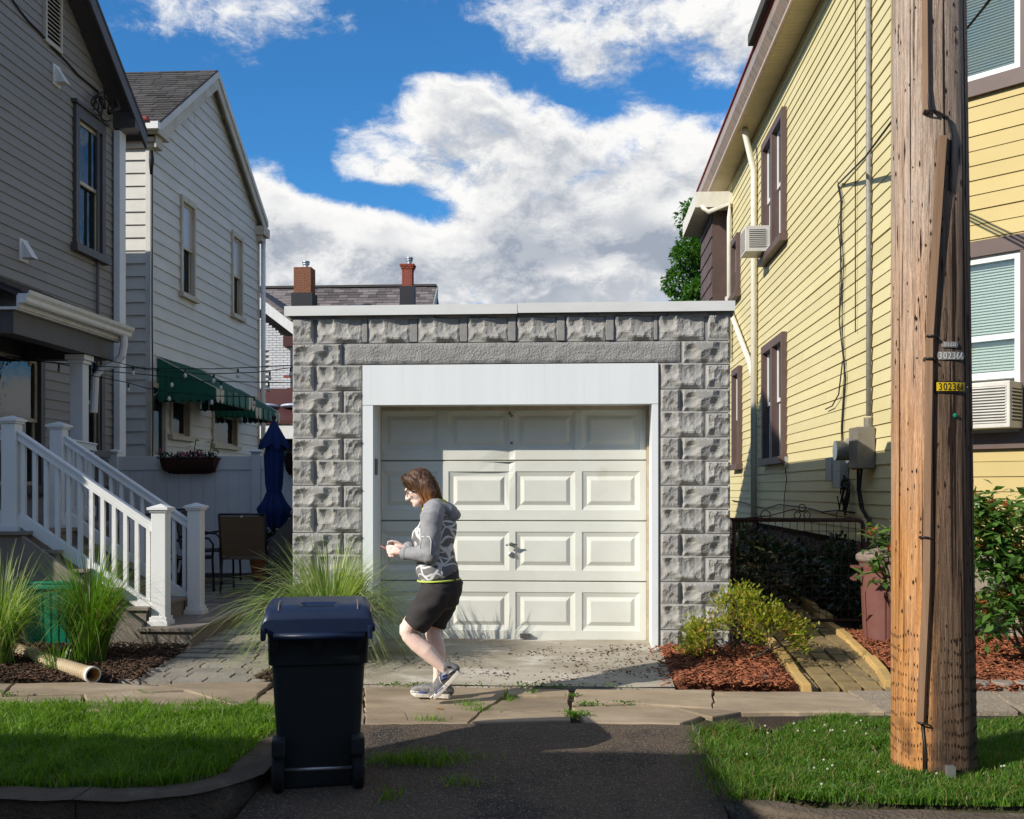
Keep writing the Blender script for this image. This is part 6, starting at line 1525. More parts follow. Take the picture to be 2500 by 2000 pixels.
def tree(name, label, x, y, h, cr, seed, trunk=.16, m='tree_leaf', n=5200, size=.26, crown0=.35, group=None):
    root = thing(name, label, 'tree', (x, y, gh(y)), group=group); rn = random.Random(seed); rs = np.random.RandomState(seed); z0 = gh(y); t = MB()
    t.tube([(x, y, z0-.1), (x+.05, y, z0+h*.3), (x-.04, y, z0+h*.6), (x, y, z0+h*.95)], [trunk, trunk*.75, trunk*.45, .02], 10)
    cl = []
    for k in range(26):
        f = crown0+(1-crown0)*(k+.5)/26; zz = z0+h*f; prof = math.sin(math.pi*min(1, ((f-crown0)/(1-crown0))*.82+.16))**.8; a = k*2.4+rn.uniform(-.4, .4); rr = cr*prof*rn.uniform(.35, .85)
        c = Vector((x+rr*math.cos(a), y+rr*math.sin(a), zz)); cl.append((c, cr*rn.uniform(.28, .46)))
        t.tube([(x, y, zz-.5*cr*.6), (x+(c.x-x)*.5, y+(c.y-y)*.5, zz-.15), c], [trunk*.3, trunk*.2, .012], 6, cap=False)
    t.build('trunk', MAT['bark'], root, smooth=True); pts, nr = [], []
    for c, r in cl:
        for _ in range(n//26):
            v = rs.normal(0, 1, 3); v /= np.linalg.norm(v); q = rs.uniform(.3, 1)**.6
            pts.append((c.x+v[0]*r*q, c.y+v[1]*r*q, c.z+v[2]*r*q*.8)); nr.append(v+rs.normal(0, .8, 3)+(0, 0, -.2))
    leaf_cloud('crown', pts, nr, size, m, root, aspect=.55, seed=seed, kind='stuff'); return root
tx = P(1462, 560, 27).x; tree('broadleaf_tree', 'bright green broadleaf tree between the garage roof and the yellow house', tx+.25, 27.0, 7.9, 1.3, 4, n=20000, size=.125)
tree('broadleaf_tree', 'tall broadleaf tree in the back garden hidden behind the yellow house', 9.5, 33, 14, 3.2, 6, n=9000, size=.34)
tree('broadleaf_tree', 'second tall broadleaf tree farther back behind the yellow house', 14.5, 37, 15, 3.6, 7, n=9000, size=.36)
# ------------------------------------------------------------------ utility pole
def pole():
    px_, py_ = P(1968, 1610, 5.78).x, 5.80
    root = thing('utility_pole', 'weathered wooden utility pole with number plates standing on the right lawn', 'utility pole', (px_, py_, -.03))
    n, m = 96, 150; V = []; zt = 9.0
    rad = lambda z: .2145-.0072*z
    def rr(a, z): return rad(z)*(1+.012*mnoise.noise(Vector((math.cos(a)*2.2, math.sin(a)*2.2, z*.35)))) - .006*max(0, mnoise.noise(Vector((math.cos(a)*16, math.sin(a)*16, z*.8+4)))-.25)
    leanx = -.006
    for j in range(m+1):
        z = -.25+(zt+.25)*(j/m)
        for i in range(n):
            a = 2*math.pi*i/n; r = rr(a, z); V.append((px_+leanx*z+r*math.cos(a), py_+r*math.sin(a), z))
    F = [(j*n+i, j*n+(i+1) % n, (j+1)*n+(i+1) % n, (j+1)*n+i) for j in range(m) for i in range(n)] + [tuple(m*n+i for i in range(n))]
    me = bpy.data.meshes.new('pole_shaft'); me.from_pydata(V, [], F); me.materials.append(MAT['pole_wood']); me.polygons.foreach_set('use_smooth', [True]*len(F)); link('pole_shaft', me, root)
    def surf(u, z, off=0.0):     # point on the near side of the shaft under picture column u
        d = ray(u, 1031); cx = px_+leanx*z; r = rad(z)+off
        A = d.x**2+d.y**2; Bq = -2*(d.x*cx+d.y*py_); Cq = cx*cx+py_*py_-r*r; D = Bq*Bq-4*A*Cq
        t = (-Bq-math.sqrt(max(D, 0)))/(2*A); return Vector((d.x*t, d.y*t, z))
    def ang(a, z, off=0.0): return Vector((px_+leanx*z+(rad(z)+off)*math.cos(a), py_+(rad(z)+off)*math.sin(a), z))
    # gaff holes and treatment incisions: small dark slots let into the surface
    rn = random.Random(14); hm = MB()
    def slot(a, z, w, h, d=.0):
        t = Vector((-math.sin(a), math.cos(a), 0)); nn = Vector((math.cos(a), math.sin(a), 0)); c = ang(a, z, .0012)
        q = [c-t*w, c+Vector((0, 0, -h)), c+t*w, c+Vector((0, 0, h))]; b = c-nn*.012
        hm.add([*q, b], [(0, 1, 2, 3), (0, 1, 4), (1, 2, 4), (2, 3, 4), (3, 0, 4)])
    for _ in range(210):
        a = rn.uniform(math.pi*1.0, math.pi*2.05); z = rn.uniform(.6, 4.3); slot(a, z, rn.uniform(.0022, .006), rn.uniform(.007, .022))
    for _ in range(20):
        a = rn.uniform(math.pi*1.05, math.pi*1.95); z = rn.uniform(.6, 4.3); slot(a, z, rn.uniform(.003, .006), rn.uniform(.04, .10))
    hm.build('gaff_holes', MAT['hole_dark'], root, kind='stuff')
    hm = MB()
    for r in range(11):
        z = .0+r*.069
        for k in range(44):
            a = math.pi*(.96+1.1*k/44)+(r % 2)*.012+rn.uniform(-.004, .004)
            if rn.random() < .88: slot(a, z+rn.uniform(-.006, .006)+.012*math.sin(k*.3+r), .0026, .011)
    hm.build('incision_marks', MAT['hole_dark'], root, kind='stuff')
    for a0, z0, z1 in ((1.24, 2.6, 4.3), (1.42, .6, 2.4), (1.55, .9, 2.2), (1.33, .2, 1.6), (1.66, .5, 1.9), (1.6, 2.3, 3.0), (1.58, 1.0, 2.9), (1.70, 1.4, 3.6), (1.78, .3, 2.2), (1.63, .1, 1.1), (1.12, .8, 2.6), (1.75, 2.6, 4.3), (1.52, 3.0, 4.2)):   # long checks
        c = MB(); N = 14; L, Rr = [], []
        for i in range(N+1):
            z = z0+(z1-z0)*i/N; a = math.pi*a0+.02*mnoise.noise(Vector((a0*9, z*1.5, 1))); w = (.0035+.003*(a0 > 1.5))*math.sin(math.pi*min(max(i/N, .04), .96))
            L.append(ang(a-w/.2, z, .0014)); Rr.append(ang(a+w/.2, z, .0014))
        c.add(L+Rr, [(i, i+1, N+2+i, N+1+i) for i in range(N)]); c.build('check_crack', MAT['hole_dark'], root)
    sp = MB(); c0 = surf(1990, P(1990, 790*.8625, 5.6).z); zc = P(1995, 683, 5.6).z
    a = math.atan2(c0.y-py_, c0.x-px_-leanx*c0.z); ring = [ang(a+.055*math.cos(t)*(1.2 if t < 3 else .7), zc+.085*math.sin(t), .0016) for t in [i*math.pi/6 for i in range(12)]]
    sp.add(ring+[ang(a, zc, -.05)], [(i, (i+1) % 12, 12) for i in range(12)]); sp.build('rotted_hollow', MAT['hole_dark'], root)
    # timber moulding over the ground wire, hooks, loose conduit
    zA = P(1951, 236, 5.6).z
    def strip(pts, w, d, mt, nm):
        s = MB()
        for (u0, z0), (u1, z1) in zip(pts, pts[1:]):
            N = max(2, int(abs(z1-z0)/.2)); 
            for i in range(N):
                qa, qb = z0+(z1-z0)*i/N, z0+(z1-z0)*(i+1)/N; p0 = surf(u0+(u1-u0)*i/N, qa, -.004); p1 = surf(u0+(u1-u0)*(i+1)/N, qb, -.004); ax = Vector((px_, py_, 0)); n0 = Vector((p0.x-px_, p0.y-py_, 0)).normalized(); t0 = Vector((-n0.y, n0.x, 0))
                n1 = Vector((p1.x-px_, p1.y-py_, 0)).normalized(); t1 = Vector((-n1.y, n1.x, 0))
                s.hexa([p0-t0*w, p0+t0*w, p0+t0*w*.8+n0*d, p0-t0*w*.8+n0*d, p1-t1*w, p1+t1*w, p1+t1*w*.8+n1*d, p1-t1*w*.8+n1*d])
        return s.build(nm, MAT[mt], root)
    strip([(1951, zA), (1945, 5.5)], .018, .034, 'wood_strip', 'wire_moulding')
    z1 = P(1983, 288, 5.6).z; z2 = P(1941, 1520, 5.6).z; zm = P(1960, 720, 5.6).z
    strip([(1941, z2), (1952, .95), (1958, zm), (1983, z1)], .022, .036, 'wood_strip', 'wire_moulding')
    w = MB(); w.tube([surf(1949, zA+.25, .018), surf(1957, zA+.02, .03), surf(1978, zA-.01, .02), surf(1996, zA-.03, .01), surf(2003, zA-.12, .008), surf(2000, zA-.4, .006)], .007, 6); w.build('ground_wire', MAT['dark_metal'], root, smooth=True)
    w = MB(); w.tube([surf(u, z, .006) for u, z in ((1946, z2+.42), (1943, z2+.2), (1940, z2), (1944, z2-.1), (1945, z2-.33))], .005, 6); w.tube([surf(u, z, .008) for u, z in ((1942, z2), (1948, z2-.15), (1949, z2-.34))], .005, 6); w.build('ground_wire', MAT['dark_metal'], root, smooth=True)
    for u, v in ((1962, 710), (1957, 757), (1948, 1132), (1944, 1523), (1957, 236)):
        z = P(u, v, 5.6).z; h = MB(); h.tube([surf(u-13, z, .004), surf(u-10, z+.005, .042), surf(u+6, z+.002, .044), surf(u+14, z-.01, .006)], .005, 6); h.build('staple_hook', MAT['dark_metal'], root, smooth=True)
    # number plates, curved to the shaft; lettering in relief
    def plate(uc, v0, v1, wpx, mt, nm, rounded=True):
        zc, hh = (P(uc, v0, 5.59).z+P(uc, v1, 5.59).z)/2, (P(uc, v0, 5.59).z-P(uc, v1, 5.59).z)/2
        c = surf(uc, zc, .003); a0 = math.atan2(c.y-py_, c.x-px_-leanx*zc); half = wpx/2/390/rad(zc)/max(.25, abs(math.sin(a0 - 0.0))); N = 16; V, F = [], []
        for i in range(N+1):
            f = 2*i/N-1; a = a0+half*f; e = math.sqrt(max(0, 1-max(0, (abs(f)-.88)/.12)**2))*.999+.001 if rounded else 1
            for off, s in ((.002, -1), (.002, 1), (.006, -1), (.006, 1)): V.append(ang(a, zc+s*hh*max(.25, e), off))
        for i in range(N):
            b = i*4; c4 = b+4; F += [(b+2, c4+2, c4+3, b+3), (b, b+1, c4+1, c4), (b+1, b+3, c4+3, c4+1), (b, c4, c4+2, b+2)]
        me = bpy.data.meshes.new(nm); me.from_pydata(V, [], F+[(0, 2, 3, 1), tuple(N*4+k for k in (0, 1, 3, 2))]); me.materials.append(MAT[mt]); me.update()
        return link(nm, me, root), a0, half, zc, hh
    def letters(par, text, a0, half, zc, size, mt, off=.0065, ext=.0012):
        cu = bpy.data.curves.new('lettering', 'FONT'); cu.body = text; cu.size = size; cu.extrude = ext; cu.align_x = 'CENTER'; cu.align_y = 'CENTER'; cu.space_character = 1.18
        t = bpy.data.objects.new('lettering', cu); COL.objects.link(t); dg = bpy.context.evaluated_depsgraph_get(); dg.update(); me = bpy.data.meshes.new_from_object(t.evaluated_get(dg)); bpy.data.objects.remove(t)
        bm = bmesh.new(); bm.from_mesh(me); xs = [v.co.x for v in bm.verts]; k = 2*half*.86/(max(xs)-min(xs))
        mid = (max(xs)+min(xs))/2; zz = [v.co.y for v in bm.verts]; zmid = (max(zz)+min(zz))/2
        for v in bm.verts: v.co = ang(a0+(v.co.x-mid)*k, zc+v.co.y-zmid, off+v.co.z)
        bm.to_mesh(me); bm.free(); me.materials.clear(); me.materials.append(MAT[mt]); link('lettering', me, par)
    o, a0, hf, zc, hh = plate(2002, 802, 827, 82, 'tag_black', 'number_plate'); 
    yl, a1, hf1, z1_, h1 = plate(2003, 805, 823, 57, 'tag_yellow', 'number_tile', False)
    for v in yl.data.vertices: v.co += (Vector((v.co.x-px_-leanx*v.co.z, v.co.y-py_, 0)).normalized())*.0045
    letters(yl, '302366', a1, hf1, z1_, .052, 'tag_black', .0112)
    for sg in (-1, 1):
        b = MB(); p = ang(a0+sg*hf*.92, zc, .007); b.ball(p, .006, .006, .006, 8, 6); b.build('rivet', MAT['tag_metal'], o, smooth=True)
    o, a0, hf, zc, hh = plate(2004, 740, 757, 58, 'tag_metal', 'number_plate'); letters(o, '302366', a0, hf, zc, .050, 'tag_letter', .006, .002)
    o, a0, hf, zc, hh = plate(2000, 719, 731, 34, 'tag_metal', 'small_plate'); letters(o, 'D.L.CO', a0, hf*.8, zc, .026, 'tag_letter', .006, .0015)
    b = MB(); p = surf(2011, P(2011, 875, 5.6).z, .003); b.ball(p, .012, .006, .012, 10, 6); b.build('round_tag', MAT['green_plastic'], root)
    g = MB(); g.box(px_-.02, px_+.02, py_-.28, py_-.24, -.06, .05); g.build('ground_clamp', MAT['galvanized'], root)
pole()

# ------------------------------------------------------------------ wheeled bin at the kerb
def wheeled_bin():
    s = 395.0; c = P(672, 1500, 5.68); zb = -.115
    root = thing('wheeled_bin', 'black wheeled rubbish bin with dark blue lid at the driveway mouth', 'wheeled bin', (c.x, c.y, zb), rz=R(13))
    # local: x right, y away (hinge side faces the camera at -y), z up
    def ring(w, d, z, yo=0, r=.05, n=6):
        pts = []
        for cx, cy, a in ((w/2-r, d/2-r, 0), (-w/2+r, d/2-r, 90), (-w/2+r, -d/2+r, 180), (w/2-r, -d/2+r, 270)):
            pts += [(cx+r*math.cos(R(a+90*k/n)), cy+r*math.sin(R(a+90*k/n))+yo, z) for k in range(n+1)]
        return pts
    def loft(rs, m, name, par, cap0=True, cap1=True, smooth=True):
        mb = MB(); n = len(rs[0]); V = [p for r in rs for p in r]; F = [(i*n+k, i*n+(k+1) % n, (i+1)*n+(k+1) % n, (i+1)*n+k) for i in range(len(rs)-1) for k in range(n)]
        if cap0: F.append(tuple(reversed(range(n))))
        if cap1: F.append(tuple((len(rs)-1)*n+k for k in range(n)))
        mb.add(V, F); o = mb.build(name, MAT[m], par, local=True, smooth=False)
        if smooth:
            o.data.polygons.foreach_set('use_smooth', [len(p.vertices) == 4 for p in o.data.polygons])
            for e in o.data.edges: pass
        return o
    body = loft([ring(.40, .36, .0, .0), ring(.405, .37, .03, .0), ring(.445, .42, .38, -.01), ring(.475, .455, .655, -.02), ring(.476, .456, .66, -.02)], 'bin_body', 'body', root)
    loft([ring(.505, .485, .662, -.02), ring(.508, .488, .668, -.02), ring(.52, .505, .84, -.02), ring(.53, .515, .842, -.02), ring(.53, .515, .86, -.02)], 'bin_body', 'collar', root)
    # recess for the axle: dark block and wheels
    ax = MB(); ax.tube([(-.24, -.19, .11), (.24, -.19, .11)], .011, 10); ax.build('axle', MAT['galvanized'], root, local=True, smooth=True)
    for sx in (-1, 1):
        w = MB(); w.tube([(sx*.175, -.19, .11), (sx*.185, -.19, .11), (sx*.225, -.19, .11), (sx*.235, -.19, .11)], [.095, .11, .11, .095], 28); wo = w.build('wheel', MAT['rubber'], root, local=True)
        w = MB(); w.tube([(sx*.172, -.19, .11), (sx*.238, -.19, .11)], .04, 14); w.build('hub', MAT['bin_body'], wo, local=True)
        f = MB(); f.box(sx*.20-.035, sx*.20+.035, -.30, -.17, .20, .29); f.build('wheel_arch', MAT['bin_body'], root, local=True, bevel=.01)
    # lid: domed shell with ribs and a recessed grip
    V, F = [], []; nx, ny = 30, 22; w, d = .575, .575
    def lz(x, y):
        fx, fy = abs(x)/(w/2), (y+d/2)/d; e = min(1, (1-fx)/.16); e2 = min(1, fy/.20, (1-fy)/.16); e = max(0, e); e2 = max(0, e2)
        z = .105*math.sqrt(1-(1-e)**2)**.9*(.35+.65*math.sqrt(max(0, 1-(1-e2)**2)))
        z *= .90+.10*math.cos(x*4)
        for rx in (-.20, .20): z += .008*math.exp(-((x-rx)/.008)**2)*(e2 > .3)
        if abs(x+.0) < .095 and -.22 < y < -.13: z -= .018
        return z
    for j in range(ny+1):
        for i in range(nx+1):
            x, y = -w/2+w*i/nx, -d/2+d*j/ny; V.append((x, y-.025, .868+lz(x, y)))
    F = [(j*(nx+1)+i, j*(nx+1)+i+1, (j+1)*(nx+1)+i+1, (j+1)*(nx+1)+i) for j in range(ny) for i in range(nx)]
    b = len(V); edge = [i for i in range(nx+1)] + [j*(nx+1)+nx for j in range(1, ny+1)] + [ny*(nx+1)+i for i in range(nx-1, -1, -1)] + [j*(nx+1) for j in range(ny-1, 0, -1)]
    V += [(V[k][0], V[k][1], .835) for k in edge]; n = len(edge); F += [(edge[k], edge[(k+1) % n], b+(k+1) % n, b+k) for k in range(n)] + [tuple(b+k for k in reversed(range(n)))]
    me = bpy.data.meshes.new('lid'); me.from_pydata(V, [], F); me.materials.append(MAT['bin_lid'])
    bm = bmesh.new(); bm.from_mesh(me); bmesh.ops.recalc_face_normals(bm, faces=bm.faces); bm.to_mesh(me); bm.free()
    me.polygons.foreach_set('use_smooth', [len(p.vertices) == 4 and p.normal.z > .15 for p in me.polygons]); lid = link('lid', me, root, local=True)
    # pale lines along the lid ribs: highlights put into the colour
    for rx in (-.268, -.20, .20, .268):
        t = MB(); pts = []
        for k in range(9):
            y = -.26+.20*k/8; pts.append((rx+.0, y-.025, .868+lz(rx, y)+.001))
        t.tube(pts, .0032, 5); t.build('rib_highlight', MAT['bin_highlight'], lid, local=True)
    g = MB(); g.box(-.10, .10, -.247, -.240, .93, .965); g.build('grip_recess', MAT['bin_body'], lid, local=True)
    h = MB(); h.tube([(-.225, -.318, .818), (.235, -.318, .818)], .019, 12); ho = h.build('handle_bar', MAT['bin_lid'], root, local=True, smooth=True)
    for x in (-.22, -.005, .215):
        k = MB(); k.hexa([(x-.022, -.272, .72), (x+.022, -.272, .72), (x+.022, -.262, .72), (x-.022, -.262, .72), (x-.022, -.332, .832), (x+.022, -.332, .832), (x+.022, -.262, .832), (x-.022, -.262, .832)]); k.build('handle_bracket', MAT['bin_body'], ho, local=True)
    for x in (-.275, .262):
        k = MB(); k.box(x-.012, x+.012, -.335, -.26, .80, .868); k.build('lid_hinge', MAT['bin_lid'], root, local=True, bevel=.006)
    return root
wheeled_bin()

# ------------------------------------------------------------------ gate, cans, drain pipe, patio
def gate():
    Y = 10.2; x0, x1 = gx(1541, Y)+.0, P(1817, 1200, Y).x; zt, zb = P(1700, 1095, Y).z, P(1700, 1306, Y).z
    root = thing('wire_gate', 'rusty wire garden gate with scrolled top between garage and yellow house', 'gate', ((x0+x1)/2, Y, zb))
    f = MB(); f.tube([(x0, Y, zt), (x1-.05, Y, zt), (x1-.012, Y, zt-.015), (x1, Y, zt-.05), (x1, Y, zb)], .020, 8); f.tube([(x0+.02, Y, zb), (x0+.02, Y, zt)], .018, 8); f.tube([(x0, Y, zb), (x1, Y, zb)], .016, 8); f.build('frame', MAT['rust_iron'], root, smooth=True)
    n = 18
    for k in range(1, n): w = MB(); x = x0+(x1-x0)*k/n; w.tube([(x, Y, zb), (x, Y+.002, (zb+zt)/2), (x, Y, zt)], .0032, 5); w.build('upright_wire', MAT['rust_iron'], root)
    for k in range(1, 9): w = MB(); z = zb+(zt-zb)*k/9; w.tube([(x0, Y+.006, z), (x1, Y+.006, z)], .0032, 5); w.build('cross_wire', MAT['rust_iron'], root)
    xm = P(1689, 1080, Y).x
    def loop(cx, cz, r, n=16): return [(cx+r*math.cos(i*2*math.pi/n), Y, cz+r*math.sin(i*2*math.pi/n)) for i in range(n+1)]
    s = MB(); s.tube(loop(xm, zt+.115, .032), .005, 5); s.tube(loop(xm-.045, zt+.045, .03), .005, 5); s.tube(loop(xm+.045, zt+.045, .03), .005, 5); s.tube(loop(xm+.36, zt+.045, .045), .005, 5); s.tube(loop(xm-.34, zt+.045, .045), .005, 5)
    s.tube([(xm-.55, Y, zt+.01), (xm-.3, Y, zt+.04), (xm-.08, Y, zt+.10), (xm, Y, zt+.075), (xm+.08, Y, zt+.10), (xm+.3, Y, zt+.04), (xm+.55, Y, zt+.01)], .005, 5); s.build('scroll_work', MAT['rust_iron'], root, smooth=True)
    p = MB(); p.tube([(x1+.06, Y, gh(Y)-.1), (x1+.06, Y, zt+.02)], .024, 8); p.build('hinge_post', MAT['rust_iron'], root, smooth=True)
gate()
def trash_can():
    c = P(1868, 1352, 9.48); z0 = gh(9.48)-.0; x, y = c.x, c.y; cx = P(1862, 1300, 9.5).x+.02
    root = thing('trash_can', 'maroon plastic trash can with faded lid left of the utility pole', 'trash can', (cx, 9.5, z0))
    b = MB(); b.lathe([(.185, 0), (.195, .01), (.21, .35), (.222, .64), (.228, .66), (.228, .70), (.24, .71), (.24, .735)], n=32); b.build('body', MAT['maroon_plastic'], root, local=True, smooth=False)
    for a in (200, 250, 300, 340):
        r = MB(); q = R(a); r.beam((.199*math.cos(q), .199*math.sin(q), .02), (.222*math.cos(q), .222*math.sin(q), .46), .012, .006, (math.cos(q), math.sin(q), 0)); r.build('rib', MAT['maroon_plastic'], root, local=True)
    l = MB(); l.lathe([(.25, .72), (.258, .735), (.258, .765), (.245, .78), (.20, .80), (.19, .795), (.10, .825), (0.02, .835)], n=32); l.build('lid', MAT['can_lid'], root, local=True)
    for sg in (-1, 1):
        h = MB(); x0 = sg*.235
        h.beam((x0, -.06, .60), (x0+sg*.05, -.06, .56), .016, .016); h.beam((x0, .06, .60), (x0+sg*.05, .06, .56), .016, .016); h.beam((x0+sg*.05, -.075, .56), (x0+sg*.05, .075, .56), .02, .02); h.box(min(x0, x0+sg*.06), max(x0, x0+sg*.06), -.075, .075, .655, .675)
        h.build('handle', MAT['maroon_plastic'], root, local=True)
trash_can()
def green_bin():
    c = PG(92, 1368, .06); root = thing('green_bin', 'green plastic yard bin half hidden by grass beside the porch steps', 'bin', (c.x, c.y+.25, .05), rz=R(8))
    b = MB(); w0, w1, h = .19, .225, .56
    b.hexa([(-w0, -w0, 0), (w0, -w0, 0), (w0, w0, 0), (-w0, w0, 0), (-w1, -w1, h), (w1, -w1, h), (w1, w1, h), (-w1, w1, h)]); b.build('body', MAT['green_plastic'], root, local=True, bevel=.02)
    r = MB(); q = w1+.022; r.box(-q, q, -q, q, h-.03, h+.012); r.build('rim', MAT['green_plastic'], root, local=True, bevel=.01)
    for x in (-.14, -.07, 0, .07, .14):
        s = MB(); s.beam((x*.9, -w0-.003, .03), (x, -w1-.003, h-.05), .014, .008, (0, -1, 0)); s.build('rib', MAT['green_plastic'], root, local=True)
    l = MB(); l.box(-w1-.02, w1+.02, -w1-.02, w1+.02, h+.013, h+.04); l.build('lid', MAT['green_plastic'], root, local=True, bevel=.015)
green_bin()
def drain():
    A = PG(18, 1362, .10); B = PG(196, 1424, .055); A.z, B.z = .10, .065; ctrl = PG(100, 1394, .08)
    root = thing('drain_pipe', 'beige corrugated drain pipe lying on dark mulch with its open end by the sidewalk', 'drain pipe', B)
    N = 130; pts, rs = [], []
    for i in range(N+1):
        f = i/N; p = A.lerp(ctrl, f).lerp(ctrl.lerp(B, f), f); pts.append(p); rs.append(.052+.0045*(1 if i % 3 else -1) if i < N-6 else .060)
    t = MB(); t.tube(pts, rs, 20, cap=False); o = t.build('corrugated_tube', MAT['drain_pipe'], root)
    d = (pts[-1]-pts[-2]).normalized(); t = MB(); t.tube([pts[-1]+d*.002, pts[-1]-d*.12, pts[-1]-d*.30], [.052, .050, .045], 20, cap=True); o2 = t.build('tube_inside', MAT['drain_inside'], root)
    bm = bmesh.new(); bm.from_mesh(o2.data)
    fs = [f for f in bm.faces if len(f.verts) > 4 and (f.calc_center_median()-(pts[-1]+d*.002)).length < .03]; bmesh.ops.delete(bm, geom=fs, context='FACES_ONLY'); bm.to_mesh(o2.data); bm.free()
    r = MB(); q = pts[-1]; ax = d; u = ax.cross(Vector((0, 0, 1))).normalized(); v = u.cross(ax); V = []
    for rr_, off in ((.052, 0), (.062, 0), (.062, -.03), ):
        V += [q+ax*(off+.003)+u*rr_*math.cos(a)+v*rr_*math.sin(a) for a in [2*math.pi*k/24 for k in range(24)]]
    r.add(V, [(i*24+k, i*24+(k+1) % 24, (i+1)*24+(k+1) % 24, (i+1)*24+k) for i in range(2) for k in range(24)]); r.build('end_collar', MAT['plastic_white'], root)
drain()
def chair(label, loc, rz, m='chair_sling'):
    root = thing('patio_chair', label, 'chair', loc, rz=rz, group='patio chairs')
    fr = .014
    for sx in (-1, 1):
        x = sx*.265; f = MB(); f.tube([(x, -.27, 0), (x, -.25, .40), (x, -.24, .42), (x, .22, .40), (x, .27, .44), (x, .36, .92)], fr, 8); f.build('side_frame', MAT['chair_frame'], root, local=True, smooth=True)
        f = MB(); f.tube([(x, .23, .40), (x, .30, .0)], fr, 8); f.build('leg', MAT['chair_frame'], root, local=True, smooth=True)
        f = MB(); f.tube([(x, -.25, .40), (x, -.26, .56), (x, -.20, .63), (x, -.05, .645), (x, .15, .62), (x, .29, .58)], fr, 8); f.build('armrest', MAT['chair_frame'], root, local=True, smooth=True)
    f = MB(); f.tube([(-.265, .36, .92), (.265, .36, .92)], fr, 8); f.tube([(-.265, -.25, .405), (.265, -.25, .405)], fr, 8); f.build('cross_rail', MAT['chair_frame'], root, local=True, smooth=True)
    s = MB(); s.hexa([(-.25, -.25, .405), (.25, -.25, .405), (.25, .24, .392), (-.25, .24, .392), (-.25, -.25, .412), (.25, -.25, .412), (.25, .24, .40), (-.25, .24, .40)]); s.build('seat', MAT[m], root, local=True)
    s = MB(); s.hexa([(-.25, .262, .43), (.25, .262, .43), (.25, .27, .43), (-.25, .27, .43), (-.25, .352, .90), (.25, .352, .90), (.25, .36, .90), (-.25, .36, .90)]); s.build('backrest', MAT[m], root, local=True)
    s = MB(); s.box(-.012, .012, .366, .371, .885, .91); s.build('label_tag', MAT['plastic_white'], root, local=True)
def PGr(u, v):
    p = PG(u, v, .17); return (p.x, p.y, gh(p.y)+.0)
yq = 12.2; c = P(512, 1200, yq)
chair('brown sling patio chair seen from behind, in front of the vinyl fence', (c.x, 12.45, gh(12.45)), R(183))
c = P(470, 1200, 13.2); chair('taupe sling patio chair turned sideways, left of the back-facing patio chair', (c.x-.15, 13.2, gh(13.2)), R(82), 'chair_sling_dark')
c = P(425, 1200, 12.3); chair('patio chair mostly hidden behind the stair newel post', (c.x-.25, 12.3, gh(12.3)), R(75), 'chair_sling_dark')
def umbrella():
    Y = 12.9; c = P(577, 1000, Y); z0 = gh(Y); zt = P(577, 884, Y).z
    root = thing('patio_umbrella', 'closed navy blue patio umbrella tied on a dark pole', 'umbrella', (c.x, Y, z0))
    p = MB(); p.tube([(0, 0, 0), (0, 0, zt-z0+.02)], .02, 10); p.ball((0, 0, zt-z0+.03), .03); p.build('pole', MAT['chair_frame'], root, local=True, smooth=True)
    def skirt(prof, n, amp, nm):
        V = []; k = 48
        for r, v in prof:
            z = P(577, v, Y).z-z0
            for i in range(k):
                a = 2*math.pi*i/k; q = r*(1+amp*math.cos(n*a)*(r/.2)); zz = z-(.03*math.cos(n*a) if (r, v) == prof[-1] else 0); V.append((q*math.cos(a), q*math.sin(a), zz))
        N = len(prof); m = MB(); m.add(V, [(i*k+j, i*k+(j+1) % k, (i+1)*k+(j+1) % k, (i+1)*k+j) for i in range(N-1) for j in range(k)]); m.build(nm, MAT['umbrella_blue'], root, local=True, smooth=True)
    skirt([(.028, 888), (.05, 896), (.10, 915), (.155, 936), (.16, 942)], 6, .30, 'vent_flap')
    skirt([(.08, 925), (.115, 960), (.105, 1000), (.10, 1020), (.085, 1035), (.13, 1055), (.185, 1072), (.15, 1090), (.11, 1108)], 8, .22, 'canopy')
    t = MB(); z = P(577, 1033, Y).z-z0; t.tube([(.09*math.cos(a), .09*math.sin(a), z+.01*math.sin(2*a)) for a in [i*math.pi/8 for i in range(17)]], .008, 6); t.build('tie_strap', MAT['umbrella_blue'], root, local=True)
    b = MB(); b.lathe([(.22, 0), (.22, .03), (.05, .09), (.03, .25)], n=20); b.build('base', MAT['chair_frame'], root, local=True)
umbrella()
